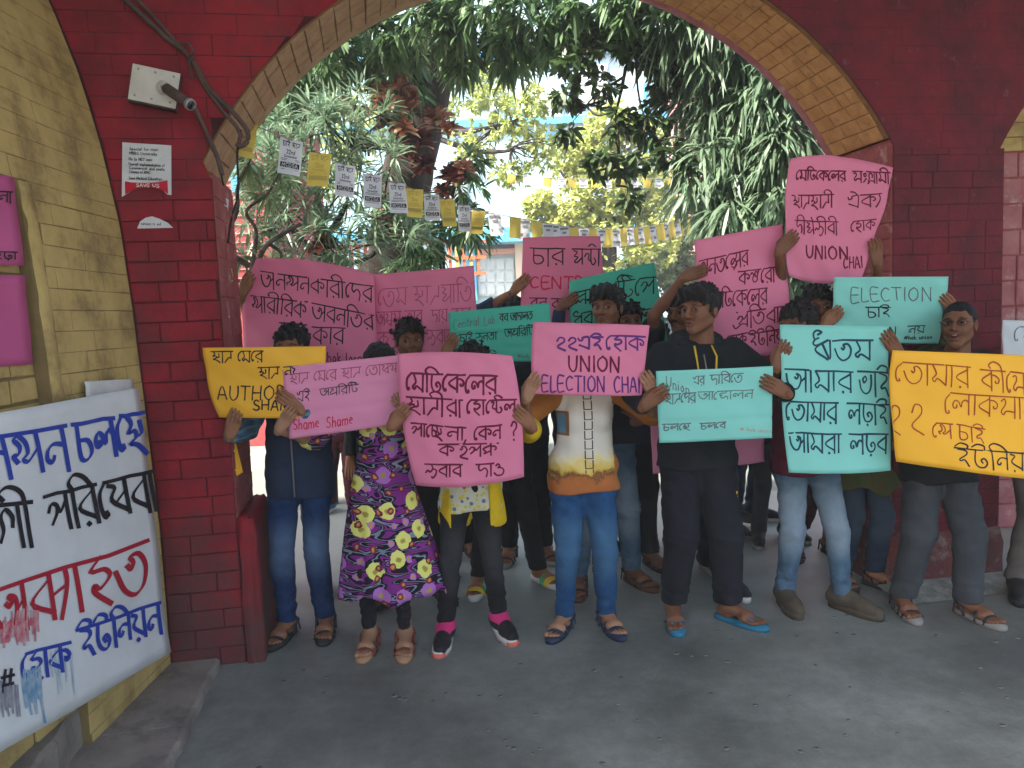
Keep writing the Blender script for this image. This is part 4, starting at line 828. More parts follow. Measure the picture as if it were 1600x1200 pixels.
def rosette(px, py, Y, r, lm, n, label, seed, w=.3, name='croton_plant', cat='plant', up=.5, group=None):
    rs = np.random.RandomState(seed); c = P(px, py, Y); o = thing(name, label, cat, tuple(c), group=group); parts = []
    for k in range(3):
        D = np.array([[0,-.35,up+.5*k]]); D = D/np.linalg.norm(D); parts.append(leafset(np.array([[0,0,0.]]), D, n//3, r*(1-.12*k), r*w, .45-.1*k, rs, 1.35-.35*k, jl=.2))
    V, T = join(parts); mesh('leaves', V, T, lm, o); MB().tube([(0,.02,-r*.4),(0,0,.02)], .012, 6).build('stem', M['twig'], o, True); return o
specs = [(590,140,7.2,.22,'lf_red','pinkish croton rosette high on the left of the big trunk'),(562,180,7.0,.2,'lf_red','cream and pink croton rosette left of the trunk'),(640,165,7.2,.24,'lf_red','large orange croton rosette in front of the trunk'),
 (680,190,7.3,.26,'lf_red','orange croton rosette hanging right of the trunk'),(610,195,7.0,.24,'lf_wine','dark wine croton rosette over the trunk'),(655,225,7.1,.26,'lf_wine','dark croton rosette below the orange ones'),
 (575,232,7.0,.2,'lf_wine','small dark croton rosette lower left of the trunk'),(708,280,7.2,.25,'lf_wine','red croton rosette standing out right of the trunk'),(612,360,7.1,.26,'lf_wine','red spiky croton rosette low on the trunk'),
 (505,385,6.2,.2,'lf_wine','small red croton rosette just above the left pink poster'),(540,165,7.0,.18,'lf_red','small croton rosette at upper left of the croton cluster'),(662,260,7.2,.2,'lf_wine','drooping wine croton rosette on the trunk bend'),
 (625,138,7.1,.2,'lf_red','topmost pale orange croton rosette beside the dark trunk'),(700,205,7.1,.2,'lf_red','rightmost peach croton rosette of the upper cluster'),(600,165,6.9,.2,'lf_red','cream croton rosette in the middle of the upper cluster'),(632,205,6.9,.2,'lf_red','peach croton rosette just under the large orange one'),(640,245,7.0,.18,'lf_wine','small wine croton rosette in the shade of the cluster'),(725,265,7.1,.18,'lf_red','small peach croton rosette above the one standing out right'),(592,345,7.0,.18,'lf_wine','small dark croton rosette left of the low spiky one'),(690,300,7.1,.17,'lf_wine','small wine croton rosette right of the trunk below the cluster')]
for i, (a_, b_, c_, d_, e_, f_) in enumerate(specs): rosette(a_, b_, c_, d_*.8, M[e_], 42, f_, 40+i, .36, group='croton rosettes around the big trunk')
# low dark leaves right of the trunk
b = P(690,450,7.4); b[2] = -.02
tree('low_shrub', 'dark green glossy shrub right of the big trunk above the pink posters', 'shrub', b, [b, P(690,380,7.4), P(700,330,7.4)], [.04,.03,.02], [([P(692,370,7.4), P(740,330,7.4), P(775,340,7.2)], .015, .006), ([P(692,370,7.4), P(720,260,7.4)], .015, .006)],
     [(700,350,7.2,.3,.3,.2,36),(660,380,7.2,.2,.3,.15,22),(740,360,7.2,.22,.3,.1,20),(720,300,7.3,.2,.3,.16,18),(730,250,7.4,.14,.2,.12,10),(650,410,7.2,.2,.2,.1,14)], M['lf_dark'], 10, .15, .028, .45, 9, .2, .9, shell=.1)
b = P(360,520,5.4); b[2] = -.02; mb = MB()
for q, r0 in [([(352,520),(350,440),(358,400),(395,415),(420,380),(470,350)],.03),([(358,400),(352,370),(370,330),(372,290),(395,240)],.022),([(395,415),(400,360),(385,330),(420,300),(445,250)],.016),([(420,380),(440,400),(420,440)],.014),([(395,415),(380,440),(350,430)],.014)]:
    w = smoothpts(np.array([P(x, y, 5.3+.1*(i%2)) for i, (x, y) in enumerate(q)]), 5); mb.tube(list(w), list(np.linspace(r0, r0*.45, len(w))), 7)
o = thing('bare_shrub', 'bare twisting grey stems beside the left pier', 'shrub', tuple(b)); mb.build('stems', M['twig'], o, True, origin=b)
rs = np.random.RandomState(77); C, D = blobs([(415,300,5.5,.12,.1,.1,7),(395,250,5.4,.1,.1,.1,6),(440,260,5.6,.1,.1,.1,6),(380,400,5.4,.08,.1,.1,5),(430,420,5.6,.1,.1,.06,5)], rs, .1); V, T = leafset(C, D, 14, .14, .02, .4, rs, 1.0); mesh('leaves', V-b, T, M['lf_mid'], o)
b = P(1300,470,9); b[2] = -.02
tree('low_shrub', 'small bright green shrub beside the right trunk at poster height', 'shrub', b, [b, P(1300,440,9), P(1295,420,9)], [.03,.02,.01], [], [(1290,430,9,.3,.3,.2,30),(1250,440,9.5,.25,.3,.15,20)], M['lf_mid'], 9, .13, .03, .4, 12, 0, 1.0, shell=.1)
# leafy backdrop far behind
b = P(450,300,16); b[2] = -.02
tree('backdrop_tree', 'sunlit yellowish tree far behind the left shrubs', 'tree', b, [b, P(450,330,16), P(455,220,16)], [.2,.15,.1], [], [(430,230,16,.8,.6,.9,110),(500,260,16.5,.9,.6,.7,110),(400,330,16,.6,.6,.6,70),(560,200,17,.9,.6,.8,100)], M['lf_lime'], 7, .16, .07, .2, 13, 0, 1.2, shell=.4)
# ------------------------------------------------------------------ buildings
M['wwall'] = mat('pale_blue_white_limewash', (.34,.50,.56), (.31,.46,.52), 3, .8, .1, 60)
M['blue'] = mat('sky_blue_paint', (.10,.42,.68), (.08,.36,.6), 4, .7)
M['shut'] = mat('pale_grey_shutter', (.55,.60,.60), (.48,.54,.55), 6, .7); M['salmon'] = mat('salmon_band', (.62,.27,.2)); M['beige'] = mat('beige_pillar', (.6,.5,.38)); M['dark'] = mat('dark_opening', (.03,.03,.035), rough=.3)
M['brickred'] = mat('red_brick_building', (.30,.06,.06), (.24,.045,.05), 5, .8); M['pinkwall'] = mat('pink_building_wall', (.62,.27,.27), (.55,.22,.22), 4, .8); M['orange'] = mat('orange_rail_paint', (.60,.17,.08)); M['yel2'] = mat('yellow_rail_paint', (.6,.5,.15))
BY = 24.0; k_ = BY / FOC
def bx(px, py, y=BY): return P(px, py, y)
o_ = bx(880, 480); o_[2] = 0; wb = thing('lecture_building', 'pale blue-white institute building with sky-blue bands seen through the arch', 'building', tuple(o_))
def rect(par, name, m, px0, py0, px1, py1, y0, y1, org, kids=None):
    a = P(px0, (py0+py1)/2, y0); b_ = P(px1, (py0+py1)/2, y0); zt = P((px0+px1)/2, py0, y0)[2]; zb = P((px0+px1)/2, py1, y0)[2]
    o = MB().box((a[0]-org[0], y0-org[1], zb-org[2]), (b_[0]-org[0], y1-org[1], zt-org[2])).build(name, m, par); return o
MB().box((-8.5, 0, 0), (9.0, 4, 13)).build('wall', M['wwall'], wb)
for y in (188, 358, 80): rect(wb, 'string_course', M['blue'], 430, y-5, 1250, y+6, BY-.18, BY+.05, o_)
rect(wb, 'canopy', M['blue'], 690, 356, 860, 378, BY-1.0, BY+.02, o_); rect(wb, 'pilaster', M['blue'], 730, 378, 744, 470, BY-.25, BY+.02, o_); rect(wb, 'downpipe', M['blue'], 1010, 130, 1016, 420, BY-.15, BY-.02, o_)
rect(wb, 'lintel_band', M['salmon'], 744, 388, 860, 396, BY-.22, BY+.01, o_); rect(wb, 'pillar', M['beige'], 806, 378, 824, 470, BY-.3, BY+.02, o_)
def shutters(px0, py0, px1, py1, n, rows=2):
    f = rect(wb, 'window', M['shut'], px0, py0, px1, py1, BY-.06, BY+.02, o_); w = (px1-px0)/n
    for i in range(n):
        for j in range(rows):
            h = (py1-py0)/rows
            f2 = rect(wb, 'shutter_panel', M['shut'], px0+w*i+w*.14, py0+h*j+h*.1, px0+w*(i+1)-w*.14, py0+h*(j+1)-h*.1, BY-.10, BY-.058, o_); f2.parent = f
shutters(746, 404, 804, 462, 4, 3); shutters(838, 132, 880, 186, 3); rect(wb, 'window', M['dark'], 746, 132, 764, 172, BY-.03, BY+.02, o_); shutters(766, 132, 800, 172, 2); rect(wb, 'window', M['dark'], 746, 378, 804, 388, BY-.1, BY+.02, o_)
shutters(690, 270, 730, 330, 3); shutters(905, 100, 950, 170, 3); rect(wb, 'window', M['dark'], 1030, 130, 1060, 180, BY-.03, BY+.02, o_); rect(wb, 'window', M['shut'], 960, 150, 1000, 230, BY-.04, BY+.02, o_)
s = Sheet([(820,196),(1000,188),(1000,230),(820,236)], BY-.02, wave=0)
s.write(wb, strokes('GY AND', 852, 207, 905, 204, 15, jit=0), 2.6, M['blue'], 'sign_lettering', off=.01)
# red brick block at left, fence, pink block at right
o_ = bx(400,470,10); o_[2] = 0; rb_ = thing('brick_block', 'red brick building corner behind the left pier', 'building', tuple(o_))
MB().box((-3,0,0),(.25,3,5)).build('wall', M['brickred'], rb_)
for i in range(14): rect(rb_, 'string_course', M['pinkwall'], 340, 280+i*14, 410, 281.5+i*14, 9.985, 10.02, o_)
rect(rb_, 'window', M['blue'], 360, 250, 376, 300, 9.97, 10.05, o_)
o_ = bx(600,440,13); o_[2] = 0; fn = thing('garden_railing', 'orange and yellow garden railing behind the shrubs', 'railing', tuple(o_))
for i in range(26):
    x = 470+i*11; rect(fn, 'baluster', M['orange'] if i % 2 else M['yel2'], x, 385, x+4.5, 432, 12.96, 13.04, o_)
for y in (380, 405, 430): rect(fn, 'rail', M['orange'], 462, y, 760, y+5, 12.94, 12.955, o_)
o_ = bx(1120,440,21); o_[2] = 0; pb = thing('pink_block', 'sunlit pink building glimpsed behind the right-hand leaves', 'building', tuple(o_))
MB().box((-.6,0,0),(9,3,9.0)).build('wall', M['pinkwall'], pb)
for i in range(4):
    for j in range(3):
        f = rect(pb, 'window', mat('window_trim', (.75,.7,.66)) if i+j == 0 else bpy.data.materials['window_trim'], 1105+i*45, 120+j*85, 1125+i*45, 165+j*85, 20.95, 21.02, o_)
        g = rect(pb, 'pane', M['brickred'], 1109+i*45, 125+j*85, 1121+i*45, 160+j*85, 20.92, 20.948, o_); g.parent = f
o_ = bx(1300,470,11); o_[2] = 0; lw_ = thing('garden_wall', 'low rose pink garden wall behind the right-hand protesters', 'wall', tuple(o_))
MB().box((-.2,0,0),(2.2,.25,1.9)).build('wall_face', M['pinkwall'], lw_); MB().box((-.25,-.03,1.9),(2.25,.28,1.98)).build('coping', M['rose'], lw_)
# ------------------------------------------------------------------ parked cars
def car(px, Y, col, label, rz):
    x = P(px, 480, Y)[0]; o = thing('parked_car', label, 'car', (x, Y, 0), rz, group='cars parked in the courtyard')
    pm = mat('car_paint', col, rough=.25); st = [(-2.0,.35,.62,.55),(-1.95,.34,.80,.74),(-1.1,.34,.92,.80),(-.35,.34,.95,.82),(.9,.34,.95,.82),(1.7,.36,.9,.78),(2.0,.42,.62,.6)]
    V = []; 
    for X, z0, z1, w in st: V += [(X,-w,z0),(X,-w*1.02,(z0+z1)/2),(X,-w*.9,z1),(X,w*.9,z1),(X,w*1.02,(z0+z1)/2),(X,w,z0)]
    F = [(i*6+j, (i+1)*6+j, (i+1)*6+(j+1)%6, i*6+(j+1)%6) for i in range(6) for j in range(6)] + [tuple(range(6)), tuple(36+j for j in range(6))[::-1]]
    mesh('body', V, F, pm, o, True)
    cab = [(-1.1,.92,.72),(-.45,1.42,.58),(.85,1.45,.58),(1.5,.93,.7)]; V = []
    for X, z, w in cab: V += [(X,-w,z),(X,w,z)]
    V += [(-1.1,-.72,.9),(-1.1,.72,.9),(1.5,-.7,.9),(1.5,.7,.9)]
    mesh('glasshouse', V, [(0,1,3,2),(4,5,7,6),(0,2,4,6),(1,7,5,3)], mat('car_glass', (.02,.03,.03), rough=.05), o)
    MB().box((-.5,-.6,1.43),(.9,.6,1.475)).build('roof', pm, o)
    for X in (-1.3,1.3):
        for s in (-1,1): MB().tube([(X, s*.82,.31),(X, s*.64,.31)], .31, 16).build('wheel', M['black'], o, True)
    for s in (-1,1): MB().box((-2.02,s*.55-.12,.62),(-1.96,s*.55+.12,.74)).build('headlight', M['paper'], o)
car(1030, 13, (.55,.58,.6), 'silver car with dark windscreen parked in the courtyard right of centre', R(75)); car(752, 14, (.5,.62,.58), 'pale green car partly seen behind the long pink poster', R(100))
car(1300, 14, (.6,.6,.62), 'white car half hidden behind the right-hand posters', R(20))
# ------------------------------------------------------------------ garlands of paper flags
M['wflag'] = mat('white_flag_paper', (.60,.62,.66), (.52,.54,.58), 5, .8, trans=.3); M['yflag'] = mat('yellow_flag_paper', (.66,.52,.12), (.60,.47,.10), 5, .8, trans=.3); M['cord'] = mat('jute_cord', (.25,.22,.18))
def flag_print():
    q = []
    def t(tx, x0, y0, x1, h, w): 
        for st in strokes(tx, x0, y0, x1, y0, h, jit=.1): q.append((st, w))
    t('চাই ছাত্র', .12, .10, .88, .13, .022); t('22nd', .30, .32, .70, .11, .022); t('December', .22, .47, .80, .07, .015)
    for y in (.58, .62): q.append((np.array([[.1,y],[.9,y]]), .014))
    V = []; F = []; n = 0
    for st, w in q:
        rv, rf = ribbon(st, w); V.append(np.c_[rv, np.full(len(rv), .0015)]); F += [tuple(k+n for k in f) for f in rf]; n += len(rv)
    gx = [(.08+.84*i/8, .68+.14*j/3, .0012) for j in range(4) for i in range(9)]; V.append(np.array(gx)); F += [(n+j*9+i, n+j*9+i+1, n+j*9+i+10, n+j*9+i+9) for j in range(3) for i in range(8)]; n += 36
    for y in (.87,): rv, rf = ribbon(np.array([[.12,y],[.88,y]]), .012); V.append(np.c_[rv, np.full(len(rv), .0015)]); F += [tuple(k+n for k in f) for f in rf]; n += len(rv)
    V = np.concatenate(V); W = []; G2 = []; m = 0
    for st in strokes('MCDSA', .14, .70, .86, .70, .10, jit=.05):
        rv, rf = ribbon(st, .026); W.append(np.c_[rv, np.full(len(rv), .0026)]); G2 += [tuple(k+m for k in f) for f in rf]; m += len(rv)
    return V, F, np.concatenate(W), G2
FP = flag_print()
def flagmesh(w, h, m, seed, bend):
    rs = np.random.RandomState(seed); nx, ny = 6, 9; V = []; ph = rs.rand()*6; tw = rs.uniform(-.3,.3)
    def mp(u, v, o=0): 
        y = bend*h*(v*v*.5+.3*math.sin(3*v+ph)*v) + w*.12*math.sin(3*u+ph)*v
        return ((u-.5)*w*(1-.04*v)+tw*h*.25*v, y-o, -v*h)
    for j in range(ny):
        for i in range(nx): V.append(mp(i/(nx-1), j/(ny-1)))
    F = [(j*nx+i, (j+1)*nx+i, (j+1)*nx+i+1, j*nx+i+1) for j in range(ny-1) for i in range(nx-1)]; return V, F, mp
def garland(label, pts, Ys, flags, w, h, detail):
    # flags: list of (px, kind)
    W = smoothpts(np.array([P(x, y, Y) for (x, y), Y in zip(pts, Ys)]), 8); o = thing('flag_garland', label, 'garland', tuple(W[0]))
    MB().tube(list(W), .0035, 5).build('cord', M['cord'], o, origin=W[0]); pxs = []
    for p in W:
        d = p - [0,0,CAMH]; c = np.array([d@_r, d@_u, d@F0]); pxs.append(800+FOC*c[0]/c[2])
    for i, (px, kind) in enumerate(flags):
        t = np.interp(px, pxs, np.arange(len(W))); j = int(min(t, len(W)-2)); p = W[j] + (W[j+1]-W[j])*(t-j); d = W[j+1]-W[j]; ang = math.atan2(d[1], d[0])
        rs = np.random.RandomState(i*7+len(flags)); V, F, mp = flagmesh(w*rs.uniform(.92,1.05), h*rs.uniform(.93,1.05), None, i, rs.uniform(-.25,.25))
        f = mesh('paper_flag', V, F, M['wflag'] if kind == 'w' else M['yflag'], o, True); f.location = p - W[0] + np.array([0,0,.004])
        f.rotation_euler = (rs.uniform(-.1,.1), -math.asin(d[2]/np.linalg.norm(d))*.8 + rs.uniform(-.08,.08), ang*.35 + rs.uniform(-.25,.25))
        if detail:
            a, b2, c, d2 = FP; mk = M['ink'] if kind == 'w' else bpy.data.materials.get('faint_print') or mat('faint_print', (.42,.33,.09))
            q = mesh('print', [mp(u, v, .0015+o2) for u, v, o2 in a], b2, mk, f)
            if kind == 'w': mesh('print', [mp(u, v, .0015+o2) for u, v, o2 in c], d2, M['wflag'], f)
        elif kind == 'w':
            mesh('print', [mp(u, v, .004) for u, v in [(.1,.1),(.9,.1),(.9,.2),(.1,.2),(.3,.3),(.7,.3),(.7,.4),(.3,.4),(.1,.68),(.9,.68),(.9,.82),(.1,.82)]], [(0,1,2,3),(4,5,6,7),(8,9,10,11)], mat('grey_print', (.2,.2,.22)) if 'grey_print' not in bpy.data.materials else bpy.data.materials['grey_print'], f)
fl = [(385,'y'),(456,'w'),(501,'y'),(540,'w'),(582,'w'),(620,'w'),(648,'y'),(674,'w'),(697,'y'),(725,'w'),(748,'y')]
garland('nearest string of white and yellow paper flags sloping across the left of the arch', [(330,170),(385,192),(456,219),(540,258),(620,287),(697,312),(748,330),(760,333)], [3.9,3.95,4.1,4.5,5.0,5.6,6.2,6.4], fl, .115, .185, True)
fl = [(772,'w'),(805,'y'),(820,'w'),(838,'y'),(856,'w'),(866,'w'),(881,'w'),(896,'y'),(912,'w'),(926,'y'),(940,'w'),(950,'y'),(961,'w'),(972,'y'),(982,'w'),(991,'y'),(998,'w'),(1008,'y'),(1018,'w'),(1031,'y'),(1038,'w'),(1047,'y'),(1054,'w'),(1063,'y'),(1070,'y')]
garland('middle string of flags sagging across the centre above the posters', [(755,331),(805,340),(860,350),(910,357),(960,358),(1010,354),(1050,346),(1085,336)], [6.4,7,7.5,8,8.3,8.6,8.8,9], fl, .11, .19, False)
fl = [(x, 'yw'[i % 2]) for i, x in enumerate([800,824,857,878,894,911,930,948,972,991,1012,1030,1050,1068,1092,1110,1130,1150])]
garland('farthest string of small flags across the yellow-green tree', [(780,270),(860,278),(950,279),(1050,279),(1160,277)], [10,10,10,10,10], fl, .105, .12, False)
# ------------------------------------------------------------------ people
def skin(name, c): 
    m = mat(name, c, tuple(x*.8 for x in c), 18, .55, .12, 160, spec=.22); m.node_tree.nodes['Principled BSDF'].inputs['Subsurface Weight'].default_value = .08
    m.node_tree.nodes['Principled BSDF'].inputs['Subsurface Scale'].default_value = .01; return m
SK = [skin('brown_skin', (.23,.10,.052)), skin('deep_brown_skin', (.16,.066,.034)), skin('light_brown_skin', (.30,.155,.092)), skin('dark_brown_skin', (.115,.05,.031))]
def cloth(name, c, c2=None, s=8, b=.35, rough=.9, **k): return mat(name, c, c2 or tuple(x*.72 for x in c), s, rough, b, 90, spec=.12, **k)
M['hair'] = mat('black_hair', (.005,.004,.004), (.012,.010,.009), 40, .62, .9, 130, stretch=(3,1,.6), spec=.25)
M['hair_b'] = mat('cropped_blue_black_hair', (.008,.011,.016), (.005,.006,.008), 60, .7, .6, 220)
M['eyew'] = mat('eye_white', (.42,.40,.38), rough=.25); M['iris'] = mat('dark_iris', (.012,.007,.005), rough=.15); M['lip'] = mat('brown_lip', (.16,.055,.045), rough=.5); M['mouth'] = mat('mouth_inside', (.05,.012,.012)); M['teeth'] = mat('teeth', (.6,.56,.48), rough=.3)
def jean(name, c, fade, z0, z1, amt=.7):
    m, nt, b = newmat(name); L = nt.links.new; tc = N(nt, 'ShaderNodeTexCoord'); co = tc.outputs['Object']; b.inputs['Roughness'].default_value = .9; b.inputs['Specular IOR Level'].default_value = .1
    n = N(nt, 'ShaderNodeTexNoise', Scale=7, Detail=7, Roughness=.65); L(co, n.inputs['Vector'])
    sp = N(nt, 'ShaderNodeSeparateXYZ'); L(co, sp.inputs[0])
    a = N(nt, 'ShaderNodeMapRange', interpolation_type='SMOOTHSTEP'); a.inputs[1].default_value = z0-.14; a.inputs[2].default_value = z0; L(sp.outputs[2], a.inputs[0])
    c_ = N(nt, 'ShaderNodeMapRange', interpolation_type='SMOOTHSTEP'); c_.inputs[1].default_value = z1+.14; c_.inputs[2].default_value = z1; L(sp.outputs[2], c_.inputs[0])
    y_ = N(nt, 'ShaderNodeMapRange', interpolation_type='SMOOTHSTEP'); y_.inputs[1].default_value = .02; y_.inputs[2].default_value = -.07; L(sp.outputs[1], y_.inputs[0])
    m1 = N(nt, 'ShaderNodeMath', operation='MULTIPLY'); L(a.outputs[0], m1.inputs[0]); L(c_.outputs[0], m1.inputs[1])
    m2 = N(nt, 'ShaderNodeMath', operation='MULTIPLY'); L(m1.outputs[0], m2.inputs[0]); L(y_.outputs[0], m2.inputs[1])
    m3 = N(nt, 'ShaderNodeMath', operation='MULTIPLY'); L(m2.outputs[0], m3.inputs[0]); L(n.outputs[0], m3.inputs[1])
    m4 = N(nt, 'ShaderNodeMath', operation='MULTIPLY', use_clamp=True); L(m3.outputs[0], m4.inputs[0]); m4.inputs[1].default_value = 1.7*amt
    n2 = N(nt, 'ShaderNodeTexNoise', Scale=22, Detail=8, Roughness=.7); L(co, n2.inputs['Vector'])
    r = N(nt, 'ShaderNodeValToRGB'); r.color_ramp.elements[0].position = .3; r.color_ramp.elements[1].position = .75; r.color_ramp.elements[0].color = (*[x*.65 for x in c],1); r.color_ramp.elements[1].color = (*[x*1.25 for x in c],1); L(n2.outputs[0], r.inputs[0])
    mx = N(nt, 'ShaderNodeMix', data_type='RGBA'); L(m4.outputs[0], mx.inputs[0]); L(r.outputs[0], mx.inputs[6]); mx.inputs[7].default_value = (*fade,1); L(mx.outputs[2], b.inputs['Base Color'])
    bp = N(nt, 'ShaderNodeBump'); bp.inputs['Strength'].default_value = .6; bp.inputs['Distance'].default_value = .014; n9 = N(nt, 'ShaderNodeTexNoise', Scale=11, Detail=6, Roughness=.55, Distortion=1.2); L(co, n9.inputs['Vector']); L(n9.outputs[0], bp.inputs['Height']); L(bp.outputs[0], b.inputs['Normal']); return m
def floral():
    m, nt, b = newmat('purple_floral_cloth'); L = nt.links.new; b.inputs['Specular IOR Level'].default_value = .1; tc = N(nt, 'ShaderNodeTexCoord'); co = tc.outputs['Object']; b.inputs['Roughness'].default_value = .85
    mp = N(nt, 'ShaderNodeMapping'); mp.inputs['Scale'].default_value = (1,.25,3.2); L(co, mp.inputs[0])
    w = N(nt, 'ShaderNodeTexNoise', Scale=6.2, Detail=1.2, Distortion=.8); L(mp.outputs[0], w.inputs['Vector'])
    r = N(nt, 'ShaderNodeValToRGB'); r.color_ramp.interpolation = 'CONSTANT'; e = r.color_ramp.elements
    cols = [(0,(.17,.02,.18)),(.40,(.010,.008,.014)),(.455,(.16,.2,.25)),(.485,(.010,.008,.014)),(.53,(.21,.025,.22)),(.585,(.012,.01,.016)),(.63,(.2,.23,.3)),(.66,(.13,.015,.14))]
    e[0].position = 0; e[0].color = (*cols[0][1],1); e[1].position = cols[1][0]; e[1].color = (*cols[1][1],1)
    for p, c in cols[2:]: q = e.new(p); q.color = (*c,1)
    L(w.outputs[0], r.inputs[0]); out = r.outputs[0]
    s2 = N(nt, 'ShaderNodeSeparateXYZ'); L(co, s2.inputs[0]); a2 = N(nt, 'ShaderNodeMath', operation='MULTIPLY_ADD'); L(s2.outputs[1], a2.inputs[0]); a2.inputs[1].default_value = .5; L(s2.outputs[0], a2.inputs[2]); mp2 = N(nt, 'ShaderNodeCombineXYZ'); L(a2.outputs[0], mp2.inputs[0]); L(s2.outputs[2], mp2.inputs[1])
    nn = N(nt, 'ShaderNodeTexNoise', Scale=34, Detail=1); L(co, nn.inputs['Vector'])
    ad = N(nt, 'ShaderNodeMix', data_type='RGBA', blend_type='LINEAR_LIGHT'); ad.inputs[0].default_value = .012; L(mp2.outputs[0], ad.inputs[6]); L(nn.outputs[1], ad.inputs[7])
    for sc, th, ramp, ctr in ((7.6,.30,[(0,(.62,.60,.16)),(.36,(.34,.13,.40)),(.62,(.62,.60,.16)),(.8,(.16,.01,.04))],(.32,.24,.04)),(12.0,.2,[(0,(.18,.01,.05)),(.5,(.36,.16,.42)),(.75,(.16,.012,.03))],(.45,.25,.05))):
        v = N(nt, 'ShaderNodeTexVoronoi', voronoi_dimensions='2D', Scale=sc, Randomness=.55); L(ad.outputs[2], v.inputs['Vector'])
        cr = N(nt, 'ShaderNodeValToRGB'); cr.color_ramp.interpolation = 'CONSTANT'; q = cr.color_ramp.elements; q[0].color = (*ramp[0][1],1); q[1].position = ramp[1][0]; q[1].color = (*ramp[1][1],1)
        for p, c in ramp[2:]: z = q.new(p); z.color = (*c,1)
        L(v.outputs['Color'], cr.inputs[0])
        c1 = N(nt, 'ShaderNodeMapRange', interpolation_type='SMOOTHSTEP'); c1.inputs[1].default_value = .13; c1.inputs[2].default_value = .06; L(v.outputs['Distance'], c1.inputs[0])
        mc = N(nt, 'ShaderNodeMix', data_type='RGBA'); L(c1.outputs[0], mc.inputs[0]); L(cr.outputs[0], mc.inputs[6]); mc.inputs[7].default_value = (*ctr,1)
        lt = N(nt, 'ShaderNodeMath', operation='LESS_THAN'); L(v.outputs['Distance'], lt.inputs[0]); lt.inputs[1].default_value = th
        mx = N(nt, 'ShaderNodeMix', data_type='RGBA'); L(lt.outputs[0], mx.inputs[0]); L(out, mx.inputs[6]); L(mc.outputs[2], mx.inputs[7]); out = mx.outputs[2]
    L(out, b.inputs['Base Color']); return m
def speck(name, base, cs, sc=42):
    m, nt, b = newmat(name); L = nt.links.new; tc = N(nt, 'ShaderNodeTexCoord'); b.inputs['Roughness'].default_value = .9
    v = N(nt, 'ShaderNodeTexVoronoi', Scale=sc); L(tc.outputs['Object'], v.inputs['Vector']); r = N(nt, 'ShaderNodeValToRGB'); r.color_ramp.interpolation = 'CONSTANT'; e = r.color_ramp.elements
    e[0].color = (*cs[0],1); e[1].position = .3; e[1].color = (*cs[1],1)
    for i, c in enumerate(cs[2:]): q = e.new(.5+.2*i); q.color = (*c,1)
    L(v.outputs['Color'], r.inputs[0]); lt = N(nt, 'ShaderNodeMath', operation='LESS_THAN'); L(v.outputs['Distance'], lt.inputs[0]); lt.inputs[1].default_value = .42
    mx = N(nt, 'ShaderNodeMix', data_type='RGBA'); L(lt.outputs[0], mx.inputs[0]); mx.inputs[6].default_value = (*base,1); L(r.outputs[0], mx.inputs[7]); L(mx.outputs[2], b.inputs['Base Color']); return m
